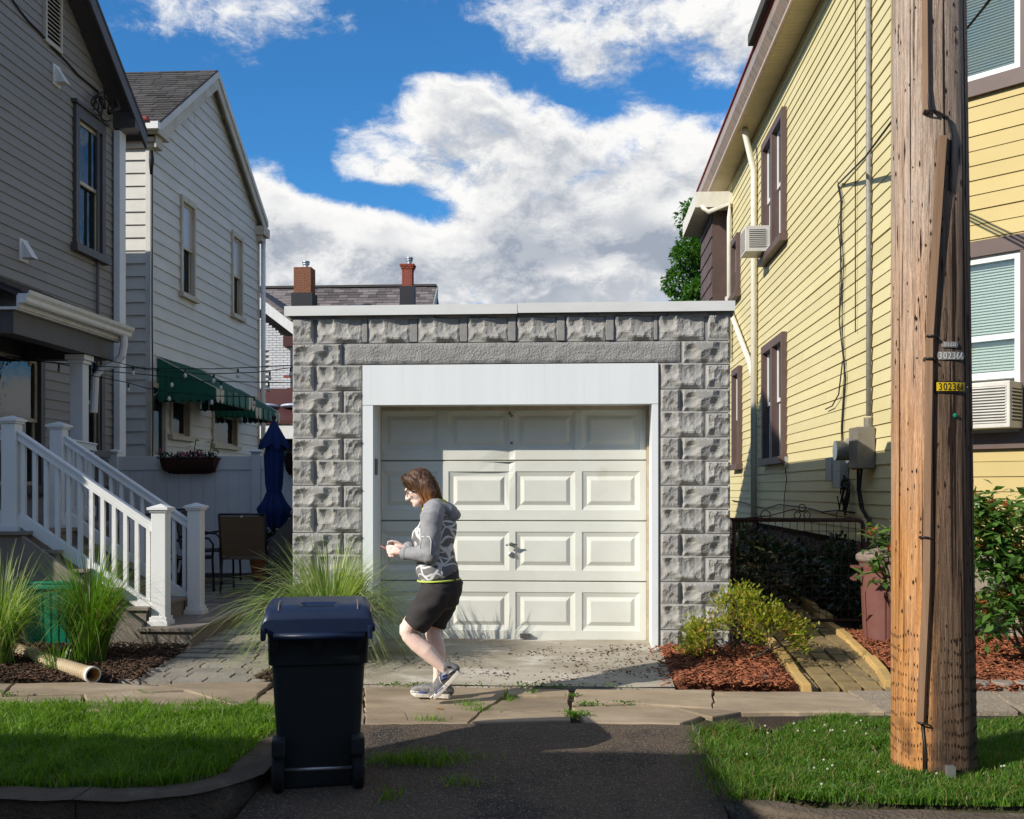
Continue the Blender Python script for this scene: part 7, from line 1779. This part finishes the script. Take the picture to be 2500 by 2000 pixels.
def planter(label, u, v0, v1, wpx, flowers):
    Y = FY-.12; c = P(u, v0, Y); w = wpx/ (2250/14.3); z1, z0 = P(u, v0, Y).z, P(u, v1, Y).z
    root = thing('hay_planter', label, 'planter', (c.x, Y, z0), group='planters hung on the vinyl fence')
    prof = []; n = 14; h = z1-z0; d = .20
    V, F = [], []
    for j in range(n+1):
        x = -w/2+w*j/n; e = math.sqrt(max(0, 1-(2*j/n-1)**8))
        for k in range(7):
            a = math.pi/2*k/6; V.append((x*(1-.06*(k/6)), FY-.03-Y-d*math.cos(a)*e-.0, h-h*math.sin(a)*e))
    F = [(j*7+k, j*7+k+1, (j+1)*7+k+1, (j+1)*7+k) for j in range(n) for k in range(6)]
    mb = MB(); mb.add(V, F); o = mb.build('coco_liner', MAT['planter_rust'], root, local=True)
    for j in range(0, n+1):
        wv = MB(); wv.tube([Vector(V[j*7+k])+Vector((0, -.006, 0)) for k in range(7)], .006, 5); wv.build('hoop', MAT['rust_iron'], root, local=True)
    r = MB(); r.tube([(-w/2, -.02, h), (-w/2+.03, FY-.03-Y-d, h), (w/2-.03, FY-.03-Y-d, h), (w/2, -.02, h)], .010, 6); r.build('rim', MAT['rust_iron'], root, local=True)
    rn = random.Random(int(u)); pts = [(rn.uniform(-w/2+.04, w/2-.04), rn.uniform(-.22, -.0)+FY-.03-Y, h+rn.uniform(-.02, .06)) for _ in range(260)]
    leaf_cloud('foliage', pts, [(rn.uniform(-1, 1), rn.uniform(-1, .5), rn.uniform(0, 1)) for _ in pts], .06, 'laurel_leaf', root, local=True, seed=3)
    pts = []
    for k in range(flowers):
        cx, cy, cz = rn.uniform(-w/2+.08, w/2-.08), FY-.03-Y-.16+rn.uniform(-.05, .05), h+rn.uniform(.0, .07)
        pts += [(cx+rn.gauss(0, .02), cy+rn.gauss(0, .02), cz+rn.gauss(0, .015)) for _ in range(9)]
    leaf_cloud('petals', pts, [(rn.uniform(-1, 1), rn.uniform(-1, 0), rn.uniform(0, 1)) for _ in pts], .038, 'pink_petal', root, local=True, seed=4, aspect=.9)
    if flowers > 5:
        st = MB(); lp, ln = [], []
        for x in (w*.12, w*.38):
            st.tube([(x, -.1, h), (x+.02, -.1, h+.15), (x+.04, -.1, h+.26)], .006, 5)
            for k in range(8): lp.append((x+.03, -.1, h+.10+k*.022)); ln.append((math.cos(k*2), math.sin(k*2), .1))
        st.build('stem', MAT['laurel_leaf'], root, local=True); leaf_cloud('tall_leaves', lp, ln, .14, 'rhodo_leaf', root, local=True, aspect=.25)
planter('long rusty trough planter with pink flowers hung on the vinyl fence', 397, 965, 998, 135, 12)
planter('rusty planter with one pink bloom on the fence, cut off by the garage corner', 622, 962, 1000, 48, 4)
def covered_grill():
    c = P(668, 1150, 11.3); z0 = gh(11.3); root = thing('covered_grill', 'barbecue grill under a draped dark grey cover beside the garage wall', 'grill', (c.x, 11.3, z0))
    V = []; n, m = 40, 9; rn = random.Random(2)
    for j in range(m+1):
        f = j/m; z = (1-f)*.0+f*1.08; w = .52-.06*f-.30*max(0, f-.70)/.3; d = .36-.05*f-.2*max(0, f-.7)/.3
        for i in range(n):
            a = 2*math.pi*i/n; sx, sy = math.cos(a), math.sin(a); k = 1/max(abs(sx), abs(sy))**.75; q = 1+.045*math.sin(a*7+2*f)*(1-f)+.02*math.sin(a*13)
            V.append((w*sx*k*q, d*sy*k*q, z+.02*math.sin(a*3)*f))
    b = MB(); b.add(V, [(j*n+i, j*n+(i+1) % n, (j+1)*n+(i+1) % n, (j+1)*n+i) for j in range(m) for i in range(n)] + [tuple(m*n+i for i in range(n))]); b.build('cover', MAT['grill_cover'], root, local=True, smooth=True)
    w = MB(); w.box(-.4, .4, -.25, .25, -.0, .02); w.build('foot', MAT['chair_frame'], root, local=True)
covered_grill()
for lab, u, v, h, Y in (('small leafy potted shrub left of the umbrella pole', 552, 1130, .42, 13.6), ('small potted shrub between the umbrella pole and the covered grill', 602, 1110, .5, 13.6)):
    c = P(u, v, Y); root = thing('potted_shrub', lab, 'potted plant', (c.x, Y, gh(Y))); rn = random.Random(int(u))
    p = MB(); p.lathe([(.12, 0), (.17, .30), (.18, .30), (.18, .34), (.15, .34)], n=20); p.build('pot', MAT['terracotta'], root, local=True)
    cz = c.z-gh(Y); pts = [(rn.gauss(0, .11), rn.gauss(0, .11), cz+rn.gauss(-.02, .09)) for _ in range(330)]; leaf_cloud('foliage', pts, [(rn.uniform(-1, 1), rn.uniform(-1, 1), rn.uniform(-.2, 1)) for _ in pts], .07, 'laurel_leaf', root, local=True, aspect=.6)
    s = MB(); s.tube([(0, 0, .3), (.01, 0, .5), (0, 0, cz)], .012, 6)
    for k in range(5): s.tube([(0, 0, .45+.05*k), (rn.uniform(-.12, .12), rn.uniform(-.12, .12), cz+.02)], .006, 5)
    s.build('stem', MAT['bark'], root, local=True)
c_ = P(425, 1290, 10.9); hw = MB(); hoop = [Vector((c_.x+.02, 10.6+.26*math.cos(a), gh(10.6)+.27+.26*math.sin(a))) for a in [i*math.pi/14 for i in range(29)]]; hw.tube(hoop, .012, 6); hr = hw.build('hose_reel', MAT['wire_black'], smooth=True); tag(hr, 'round black hose hoop on the dark patio behind the bottom newel post', 'hose hoop')

def string_lights():
    runs = [([(0, 748), (90, 762), (183, 770), (306, 776), (450, 777), (615, 770)], 'upper festoon light string between porch column and garage', [(62, 753), (390, 777), (501, 777)]),
            ([(183, 748), (250, 764), (306, 778), (430, 788), (540, 784), (616, 774)], 'festoon light string drooping from the porch downspout to the garage', [(280, 772), (450, 788), (568, 782), (612, 775)]),
            ([(0, 752), (124, 766), (183, 778), (306, 789), (430, 803), (616, 806)], 'festoon light string crossing low over the green awning', [(124, 766), (362, 797), (465, 803), (566, 806)]),
            ([(188, 790), (270, 806), (306, 817), (356, 826), (450, 834), (537, 836)], 'lowest festoon light string ending at the awning corner', [(270, 808), (356, 826), (446, 834), (535, 836)])]
    for i, (pts, lab, bulbs) in enumerate(runs):
        Y = 11.75+.08*i; root = thing('string_light', lab, 'string light', P(*pts[0], Y), group='string lights over the patio')
        t = MB(); t.tube([P(u, v, Y) for u, v in pts] + ([Vector((-2.455, Y, P(*pts[-1], Y).z+.05))] if pts[-1][0] > 600 else []), .0055, 6); t.build('cord', MAT['cord_green'], root, smooth=True)
        for u, v in bulbs:
            c = P(u, v, Y); s = MB(); s.tube([c, c-Vector((0, 0, .045))], .011, 8); so = s.build('socket', MAT['cord_green'], root)
            b = MB(); b.tube([c-Vector((0, 0, .045)), c-Vector((0, 0, .06)), c-Vector((0, 0, .085)), c-Vector((0, 0, .102))], [.008, .016, .021, .010], 10); b.build('bulb', MAT['bulb_glass'], so, smooth=True)
string_lights()
# service drop from the pole line to the yellow house
a = PX(1766, 387, YX-.05); t = MB()
e = P(1898, 228, 8.5); e2 = P(2300, -300, 6.3)
for k in range(3):
    o = Vector((.01*k, 0, .012*k)); t.tube([a+o*.5, a.lerp(e, .5)+Vector((0, 0, -.05))+o, e+o*2, e.lerp(e2, .5)+o*2-Vector((0, 0, .05)), e2+o*3], .009, 6)
sd_ = t.build('service_drop', MAT['wire_black'], smooth=True); tag(sd_, 'black service wires running behind the pole to the yellow house wall', 'overhead wire')
for (u, v, s, l) in ((1078+480, 1448, 1, ''),):
    pass
st = MB(); p = PG(1610, 1432, .03); st.ball((p.x, p.y, gh(p.y)+.02), .06, .04, .03, 9, 6, Matrix.Rotation(.4, 3, 'Z')); tag(st.build('stone', MAT['tan_block'], smooth=False), 'pale stone half buried in red mulch near the path', 'stone')
lf = MB(); p = PG(925, 1497); lf.add([(p.x-.03, p.y, .012), (p.x, p.y-.012, .02), (p.x+.035, p.y, .012), (p.x, p.y+.014, .018)], [(0, 1, 2), (0, 2, 3)]); tag(lf.build('fallen_leaf', MAT['azalea_rust']), 'dry brown leaf lying on the sidewalk in front of the walking person', 'leaf')
# ------------------------------------------------------------------ box truck added out of view to cast the foreground shade
def truck():
    x1 = -3.60; y0, y1 = .96, 3.06; g = -.17
    root = thing('added_box_truck', 'white box truck added out of view to shade the driveway mouth', 'truck', (x1-3.5, 1.4, g))
    b = MB(); b.box(x1-4.6, x1, y0, y1, g+.75, g+3.08); b.build('cargo_box', MAT['truck_white'], root, bevel=.03)
    b = MB(); b.box(x1-6.9, x1-.1, y0+.25, y1-.25, g+.45, g+.74); b.build('chassis', MAT['truck_dark'], root)
    b = MB(); b.prism([Vector((x1-4.7, y0+.1, g+.55)), Vector((x1-4.7, y0+.1, g+2.2)), Vector((x1-5.5, y0+.1, g+2.2)), Vector((x1-6.1, y0+.1, g+1.45)), Vector((x1-6.9, y0+.1, g+1.25)), Vector((x1-6.95, y0+.1, g+.55))], (0, y1-y0-.2, 0)); b.build('cab', MAT['truck_white'], root, bevel=.04)
    for yy in (y0+.09, y1-.101): b = MB(); b.prism([Vector((x1-4.9, yy, g+1.45)), Vector((x1-4.9, yy, g+2.05)), Vector((x1-5.45, yy, g+2.05)), Vector((x1-5.9, yy, g+1.45))], (0, .011, 0)); b.build('window', MAT['pane_dark'], root)
    for x in (x1-1.1, x1-6.0):
        for yy in (y0+.02, y1-.27):
            w = MB(); w.tube([(x, yy, g+.40), (x, yy+.25, g+.40)], .40, 24); wo = w.build('wheel', MAT['rubber'], root); h = MB(); h.tube([(x, yy-.01, g+.40), (x, yy+.26, g+.40)], .2, 16); h.build('rim', MAT['galvanized'], wo)
truck()
# ------------------------------------------------------------------ person walking left, reading a phone
def person():
    base = P(930, 1480, 7.24); base.z = .012
    root = thing('person', 'person in grey patterned hoodie and dark shorts walking left while looking at a phone', 'person', base)
    # picture-based joints, metres from the root: (x, y, z); the near (left) side of the body is -y
    J = lambda u, v, y=0: Vector(((u-930)/309, y, (1480-v)/309))
    # ---------- body: one skin
    b = MB()
    # head
    hc = J(884, 1030)
    tilt = Matrix.Rotation(R(-24), 3, 'Y')
    H = lambda x, y, z: hc + tilt @ Vector((x, y, z))
    def hb(x, y, z, rx, ry, rz): b.ball(H(x, y, z), rx, ry, rz, 18, 12, tilt)
    hb(.012, 0, .035, .094, .074, .088); hb(-.030, 0, -.018, .062, .062, .082); hb(-.050, 0, -.085, .040, .042, .036); hb(-.012, 0, -.062, .06, .052, .05)
    b.tube([H(-.092, 0, -.002), H(-.106, 0, -.024), H(-.116, 0, -.040)], [.010, .013, .014], 10, round_end=True); hb(-.100, .011, -.042, .012, .010, .009); hb(-.100, -.011, -.042, .012, .010, .009)
    hb(-.084, 0, .018, .022, .05, .014); hb(-.086, 0, -.066, .014, .024, .007); hb(-.083, 0, -.078, .014, .022, .008); hb(-.080, 0, -.101, .018, .022, .017)
    hb(-.062, .034, -.028, .026, .022, .022); hb(-.062, -.034, -.028, .026, .022, .022)
    hb(.012, -.070, -.012, .018, .010, .030); hb(.012, .070, -.012, .018, .010, .030)
    b.tube([H(.03, 0, -.04), J(908, 1066), J(922, 1096)], [.052, .055, .07], 14, round_end=True)
    # torso core under the clothes
    b.tube([J(920, 1090), J(916, 1120), J(914, 1160), J(916, 1200), J(922, 1232)], [(.15, .08), (.165, .105), (.145, .10), (.145, .10), (.15, .105)], 20, up=(1, 0, 0), round_end=True)
    def limb(pts, n=14): b.tube([p for p, _ in pts], [r for _, r in pts], n, round_end=True)
    # legs: near leg trailing (heel up), far leg planted
    limb([(J(926, 1236, -.085), .090), (J(898, 1282, -.088), .082), (J(868, 1318, -.088), .062), (J(862, 1330, -.088), .058)])
    limb([(J(861, 1326, -.088), .056), (J(866, 1340, -.088), .056), (J(884, 1358, -.090), .058), (J(902, 1372, -.092), .057), (J(918, 1388, -.090), .048), (J(934, 1403, -.088), .037), (J(943, 1413, -.086), .033), (J(948, 1424, -.086), .034)])
    b.ball(J(857, 1328, -.088), .040, .045, .05)
    limb([(J(934, 1238, .085), .090), (J(922, 1285, .085), .078), (J(909, 1328, .082), .058), (J(908, 1342, .082), .055), (J(914, 1360, .083), .056), (J(919, 1380, .083), .052), (J(921, 1405, .082), .042), (J(919, 1432, .080), .033), (J(918, 1452, .080), .036)])
    # arms
    S_n, E_n, W_n = J(916, 1092, -.175), J(914, 1168, -.205), J(853, 1168, -.10)
    S_f, E_f, W_f = J(916, 1092, .175), J(908, 1166, .205), J(850, 1160, .06)
    for S, E, Wr in ((S_n, E_n, W_n), (S_f, E_f, W_f)):
        limb([(S, .052), (S.lerp(E, .5), .044), (E, .038)]); limb([(E, .038), (E.lerp(Wr, .4), .036), (Wr, .024)])
    # hands: palm, four fingers and a thumb, closed round the phone
    def hand(W, sgn):
        k = Vector((-1, 0, .10)).normalized()
        palm = W + k*.062 + Vector((0, -sgn*.006, .0))
        b.tube([W, W+k*.028, palm], [(.024, .019), (.030, .022), (.034, .020)], 12, up=(0, 0, 1), round_end=True)
        L = (.054, .062, .058, .046)
        for i in range(4):
            o = palm + Vector((-.004, sgn*(-.006), -.030+.018*i)) - Vector((0, 0, .004)); l = L[3-i]
            p1 = o + Vector((-.45*l, sgn*.006, .10*l)); p2 = p1 + Vector((-.30*l, -sgn*.020, .12*l)); p3 = p2 + Vector((-.08*l, -sgn*.024, .06*l))
            b.tube([palm.lerp(o, .3), o, p1, p2, p3], [.011, .0095, .0088, .008, .0066], 8, round_end=True)
        t0 = W + k*.03 + Vector((0, -sgn*.004, .018)); b.tube([t0, t0+Vector((-.030, -sgn*.010, .020)), t0+Vector((-.062, -sgn*.022, .026)), t0+Vector((-.086, -sgn*.026, .022))], [.013, .0115, .0095, .0075], 8, round_end=True)
    hand(W_n, -1); hand(W_f, 1)
    me = remesh(b, .0058, 3, .5); me.name = 'body'; me.materials.clear(); me.materials.append(MAT['skin']); body = link('body', me, root, local=True)
    # ---------- clothes
    c = MB()
    c.tube([J(917, 1070), J(921, 1084), J(922, 1104), J(917, 1130), J(915, 1155), J(917, 1180), J(921, 1205), J(924, 1222)],
           [(.085, .072), (.150, .094), (.192, .116), (.192, .138), (.182, .131), (.178, .130), (.184, .138), (.176, .132)], 28, up=(1, 0, 0))
    c.ball(J(890, 1135), .075, .13, .085); c.ball(J(944, 1118), .06, .13, .10); c.ball(J(948, 1202), .055, .14, .06); c.ball(J(893, 1205), .055, .14, .06)
    c.ball(J(932, 1188), .07, .14, .06)
    me = remesh(c, .010, 4, .5); me.materials.clear(); me.materials.append(MAT['hoodie_fleece'])
    for v in me.vertices: v.co += v.normal*(.006*mnoise.noise(v.co*16)+.004*mnoise.noise(Vector((v.co.x*5, v.co.y*5, v.co.z*45))))
    me.name = 'hoodie'; hood = link('hoodie', me, root, local=True)
    c = MB()   # hood lying on the back
    c.tube([J(902, 1070, -.10), J(928, 1068, -.115), J(948, 1078, -.08), J(957, 1090, 0), J(948, 1078, .08), J(928, 1068, .115), J(902, 1070, .10)], [.024, .032, .038, .042, .038, .032, .024], 12, round_end=True)
    c.ball(J(950, 1090), .05, .10, .055); c.tube([J(935, 1072, -.06), J(962, 1092, -.04), J(962, 1092, .04), J(935, 1072, .06)], [.03, .032, .032, .03], 10, round_end=True)
    me = remesh(c, .009, 3, .5); me.materials.clear(); me.materials.append(MAT['sleeve_fleece'])
    for v in me.vertices: v.co += v.normal*.007*mnoise.noise(v.co*20)
    me.name = 'hood'; link('hood', me, hood, local=True)
    c = MB(); c.tube([J(894, 1078, -.07), J(905, 1066, -.092), J(922, 1058, -.075), J(936, 1062, 0), J(922, 1058, .075), J(905, 1066, .092), J(894, 1078, .07)], [.011, .014, .016, .016, .016, .014, .011], 8, round_end=True); c.build('hood_lining', MAT['lime_trim'], hood, local=True, smooth=True)
    c = MB(); ring = []
    for i in range(33):
        a = 2*math.pi*i/32; ring.append(J(924, 1225.5)+Vector((.142*math.cos(a)-.0, .184*math.sin(a), .006*math.cos(a))))
    c.tube(ring, .0065, 8); c.build('hem_trim', MAT['lime_trim'], hood, local=True, smooth=True)
    for S, E, Wr, nm in ((S_n, E_n, W_n, 0), (S_f, E_f, W_f, 1)):
        c = MB(); sy = -1 if nm == 0 else 1
        c.tube([J(920, 1076, sy*.10), S+Vector((.0, 0, .0)), S.lerp(E, .35), S.lerp(E, .7), E+Vector((.004, 0, -.008))], [.075, .079, .073, .066, .060], 18, round_end=True)
        c.tube([E+Vector((.004, 0, -.004)), E.lerp(Wr, .3), E.lerp(Wr, .65), E.lerp(Wr, .92)], [.060, .056, .047, .041], 18, round_end=True)
        me = remesh(c, .008, 4, .5); me.materials.clear(); me.materials.append(MAT['sleeve_fleece'])
        for v in me.vertices:
            d = (v.co-E).length; v.co += v.normal*(.004*mnoise.noise(v.co*22)+.007*math.exp(-(d/.09)**2)*mnoise.noise(Vector((v.co.x*34, v.co.y*9, v.co.z*34))))
        me.name = 'sleeve'; sl = link('sleeve', me, hood, local=True)
        cf = MB(); cf.tube([E.lerp(Wr, .80), E.lerp(Wr, .86), E.lerp(Wr, .95), E.lerp(Wr, 1.02)], [.044, .046, .045, .036], 16, round_end=False); cf.build('cuff', MAT['sleeve_fleece'], hood, local=True, smooth=True)
        if nm == 0:
            ol = MB(); yy = lambda u, v: -.205-.058
            pts = [(894, 1168), (895, 1140), (899, 1132), (915, 1131), (919, 1140), (918, 1168)]
            q = []
            for u, v in pts:
                p = J(u, v); f = max(0, min(1, (p.z-S.z)/(E.z-S.z))); ax = S.lerp(E, f); r = .076-.014*f; dx = max(-r*.97, min(r*.97, p.x-ax.x)); q.append(Vector((p.x, ax.y-math.sqrt(max(0, r*r-dx*dx))-.002, p.z)))
            ol.tube(q, .004, 6); ol.build('pocket_piping', MAT['trim_white'], sl, local=True, smooth=True)
    c = MB(); c.tube([J(926, 1205), J(927, 1228), J(933, 1242), J(934, 1252)], [(.158, .125), (.178, .132), (.182, .140), (.165, .128)], 26, up=(1, 0, 0), round_end=True)
    c.ball(J(946, 1238, -.07), .075, .085, .085); c.ball(J(946, 1238, .07), .075, .085, .085)
    c.tube([J(928, 1240, -.088), J(908, 1275, -.09), J(888, 1304, -.09), J(876, 1321, -.09)], [.113, .108, .096, .087], 22)
    c.tube([J(936, 1240, .085), J(926, 1280, .085), J(914, 1310, .083), J(909, 1326, .082)], [.112, .104, .092, .086], 22)
    me = remesh(c, .0085, 4, .5); me.materials.clear(); me.materials.append(MAT['short_cloth'])
    for v in me.vertices: v.co += v.normal*.008*mnoise.noise(Vector((v.co.x*12+v.co.z*12, v.co.y*8, v.co.z*14-v.co.x*8)))
    me.name = 'shorts'; link('shorts', me, root, local=True)
    # ---------- shoes: sole + upper, laces, side stripes
    def shoe(toe, heel, y, ankle, tongue_up):
        T, Hh = J(*toe, y), J(*heel, y); ax = (T-Hh); L = ax.length; ax.normalize(); up = Vector((ax.z, 0, -ax.x)); up = up if up.z > 0 else -up; sd = Vector((0, 1, 0))
        at = lambda f, s, h: Hh + ax*(L*f) + sd*s + up*h
        prof = [(-.02, .030), (.02, .037), (.12, .040), (.3, .037), (.5, .040), (.7, .050), (.85, .050), (.96, .036), (1.0, .016)]
        def shell(h0, h1, sc0, sc1, rise=lambda f: 0):
            V = []
            for (f, w) in prof: V.append(at(f, w*sc0, h0+rise(f)))
            for (f, w) in reversed(prof): V.append(at(f, -w*sc0, h0+rise(f)))
            n = len(V)
            for (f, w) in prof: V.append(at(f, w*sc1, h1(f)))
            for (f, w) in reversed(prof): V.append(at(f, -w*sc1, h1(f)))
            m = MB(); m.add(V, [tuple(reversed(range(n))), tuple(range(n, 2*n))] + [(k, (k+1) % n, n+(k+1) % n, n+k) for k in range(n)]); return m
        toe_r = lambda f: .020*max(0, (f-.8)/.2)**2
        so = shell(-.004, lambda f: .026-.006*f+toe_r(f), .95, 1.05, toe_r).build('shoe', MAT['shoe_sole'], root, local=True, bevel=.004)
        u = MB()
        u.tube([at(.02, 0, .045), at(.2, 0, .052), at(.4, 0, .055), at(.6, 0, .045), at(.8, 0, .034), at(.94, 0, .028)], [(.036, .040), (.042, .044), (.044, .046), (.046, .036), (.044, .027), (.030, .018)], 18, up=tuple(sd), round_end=True)
        u.tube([at(.06, 0, .05), at(.12, 0, .085), at(.20, 0, .105)], [(.036, .042), (.038, .042), (.040, .043)], 16)
        u.tube([at(.36, 0, .07), at(.30, 0, .105), at(.26, 0, .120)], [(.032, .016), (.028, .012), (.024, .008)], 12)
        me = remesh(u, .006, 3, .5); me.materials.clear(); me.materials.append(MAT['shoe_mesh']); me.name = 'upper'; link('upper', me, so, local=True)
        q = MB()
        for f in (.30, .38, .46, .54):
            h = .098-(f-.3)*.145; q.tube([at(f-.02, -.026, h-.012), at(f, 0, h+.006), at(f+.02, .026, h-.012)], .0035, 6)
        q.tube([at(.32, -.01, .10), at(.40, -.045, .09), at(.48, -.052, .055), at(.47, -.054, .03)], .0026, 5); q.tube([at(.32, -.01, .10), at(.34, -.045, .115), at(.40, -.05, .10), at(.33, -.01, .10)], .0026, 5)
        q.build('laces', MAT['plastic_white'], so, local=True, smooth=True)
        for (a, h0, d, h1, m) in ((.22, .055, .36, .075, 'shoe_blue'), (.28, .045, .44, .062, 'shoe_blue'), (.04, .045, .18, .055, 'shoe_silver'), (.55, .030, .80, .028, 'shoe_blue'), (.84, .03, .97, .025, 'shoe_silver'), (.02, .075, .10, .10, 'shoe_dark')):
            s = MB()
            for sg in (-1, 1):
                w = lambda f: sg*(.046+.003*(f > .5)-(.012*(max(0, f-.8)/.2)))
                s.tube([at(a, w(a)*.93, h0), at((a+d)/2, w((a+d)/2), (h0+h1)/2+.004), at(d, w(d)*.96, h1)], [.006, .0085, .006], 6, flat=.5)
            s.build('side_stripe', MAT[m], so, local=True, smooth=True)
    shoe((860, 1474), (944, 1478), .080, None, 0)
    shoe((917, 1476), (972, 1417), -.086, None, 0)
    # ---------- hair: shaped mass plus strands
    hm = MB()
    hm.ball(H(.010, 0, .040), .098, .084, .090, 20, 14, tilt); hm.ball(H(.040, 0, -.02), .072, .088, .088, 18, 12, tilt)
    hm.ball(H(-.052, 0, .076), .046, .060, .036, 16, 10, tilt)
    for sy in (-1, 1):
        hm.tube([H(-.052, sy*.046, .088), H(-.018, sy*.074, .045), H(.012, sy*.080, -.03), H(.016, sy*.076, -.10), H(.006, sy*.062, -.145)], [(.024, .024), (.026, .034), (.022, .040), (.018, .036), (.009, .02)], 12, up=(0, 0, 1), round_end=True)
        hm.tube([H(.05, sy*.062, .0), H(.056, sy*.07, -.07), H(.040, sy*.066, -.125)], [.05, .045, .022], 12, round_end=True)
    hm.tube([H(.058, 0, .02), H(.072, 0, -.05), H(.060, 0, -.115)], [.05, .045, .025], 14, round_end=True)
    me = remesh(hm, .007, 3, .5); me.materials.clear(); me.materials.append(MAT['hair_graded'])
    inv = tilt.inverted()
    for v in me.vertices:
        l = inv @ (v.co-hc); v.co += v.normal*(.0075*mnoise.noise(Vector((l.x*60, l.y*60, l.z*6)))); v.co.z -= max(0, -.09-l.z)*(.5+.9*mnoise.noise(Vector((l.x*70, l.y*70, 2.))))
    me.name = 'hair'; hair = link('hair', me, root, local=True)
    rn = random.Random(5)
    for nm, m, cnt in (('strands', 'hair', 330), ('light_strands', 'hair_tip', 330)):
        st = MB()
        for _ in range(cnt):
            a = rn.uniform(-2.3, 2.3); sy = math.sin(a); cx = math.cos(a); r = rn.uniform(.98, 1.07); ln = rn.uniform(.6, 1.05)
            lowz = -.135*ln if nm == 'strands' else -.15*rn.uniform(.75, 1.1)
            top = .10 if nm == 'strands' else rn.uniform(-.06, .02)
            pts = []
            for k in range(6):
                f = k/5; z = top+(lowz-top)*f; rad = (.60+.40*min(1, f*2.4)) if nm == 'strands' else 1.0
                x = .022+cx*.090*r*rad + (-.02*f if cx < 0 else -.012*f); y = sy*.092*r*rad*(1-.25*max(0, f-.7))
                pts.append(H(x+rn.gauss(0, .0025), y+rn.gauss(0, .0025), z))
            if cx < -.10: continue
            st.tube(pts, [.0016, .0022, .0022, .002, .0017, .0008], 4, cap=False)
        for _ in range(46):   # fringe and loose ends near the jaw
            sy = rn.choice((-1, 1))*rn.uniform(.02, .085); z0 = rn.uniform(.05, .11)
            if nm == 'strands': st.tube([H(-.05, sy*.6, .12), H(-.085-rn.uniform(0, .012), sy*.8, z0), H(-.092+abs(sy)*.5, sy, z0-.06), H(-.075+abs(sy)*.7, sy*1.05, -.03)], [.0018, .002, .0016, .0007], 4, cap=False)
            else: st.tube([H(-.01, sy*.9, -.08), H(-.03, sy*.8, -.13), H(-.045+rn.uniform(-.03, .03), sy*.7, -.16+rn.uniform(-.03, .01))], [.002, .0016, .0006], 4, cap=False)
        st.build(nm, MAT[m], hair, local=True, smooth=True, kind='stuff')
    # ---------- face details: eyes, brows, lips, glasses
    for sy in (-1, 1):
        e = MB(); e.ball(H(-.082, sy*.032, -.006), .012, .013, .009, 10, 8, tilt); eo = e.build('eye', MAT['plastic_white'], body, local=True, smooth=True)
        e = MB(); e.ball(H(-.0915, sy*.033, -.010), .004, .0065, .006, 8, 6, tilt); e.build('iris', MAT['eye_dark'], body, local=True, smooth=True)
        e = MB(); e.tube([H(-.096, sy*.014, .016), H(-.094, sy*.034, .021), H(-.078, sy*.052, .017)], [.0028, .0035, .002], 6); e.build('eyebrow', MAT['hair'], body, local=True, smooth=True)
    l = MB(); l.tube([H(-.088, -.020, -.071), H(-.099, -.006, -.069), H(-.100, 0, -.070), H(-.099, .006, -.069), H(-.088, .020, -.071)], [.002, .0045, .0045, .0045, .002], 8); l.tube([H(-.086, -.017, -.077), H(-.097, 0, -.078), H(-.086, .017, -.077)], [.002, .005, .002], 8); l.build('lips', MAT['lip'], body, local=True, smooth=True)
    g = MB()
    for sy in (-1, 1):
        g.tube([H(-.106+.018*abs(math.sin(0))+.012*((.034+.025*math.cos(a))/.05)**2, sy*(.034+.025*math.cos(a)), -.010+.019*math.sin(a)) for a in [i*math.pi/8 for i in range(17)]], .0020, 6)
        g.tube([H(-.090, sy*.060, -.004), H(-.04, sy*.076, -.002), H(.01, sy*.080, -.004)], .0020, 6)
    g.tube([H(-.106, -.010, -.006), H(-.110, 0, -.002), H(-.106, .010, -.006)], .0020, 6); g.build('eyeglasses', MAT['glasses_frame'], root, local=True, smooth=True)
    # ---------- phone
    a, e_ = J(803, 1154, -.02), J(830, 1165, -.02); c0 = (a+e_)/2; d = (e_-a).normalized()
    ph = thing('phone', 'pink smartphone held in front of the walking person', 'phone', base+c0)
    ph.rotation_euler = (0, math.atan2(-d.z, d.x), 0)
    L = (e_-a).length*1.5; m = MB(); m.box(-L/2+.025, L/2+.025, -.037, .037, -.006, .006); m.build('case', MAT['phone_pink'], ph, local=True, bevel=.003)
    m = MB(); m.box(-L/2+.030, L/2+.020, -.033, .033, .0061, .0066); m.build('screen', MAT['phone_screen'], ph, local=True)
    return root
person()
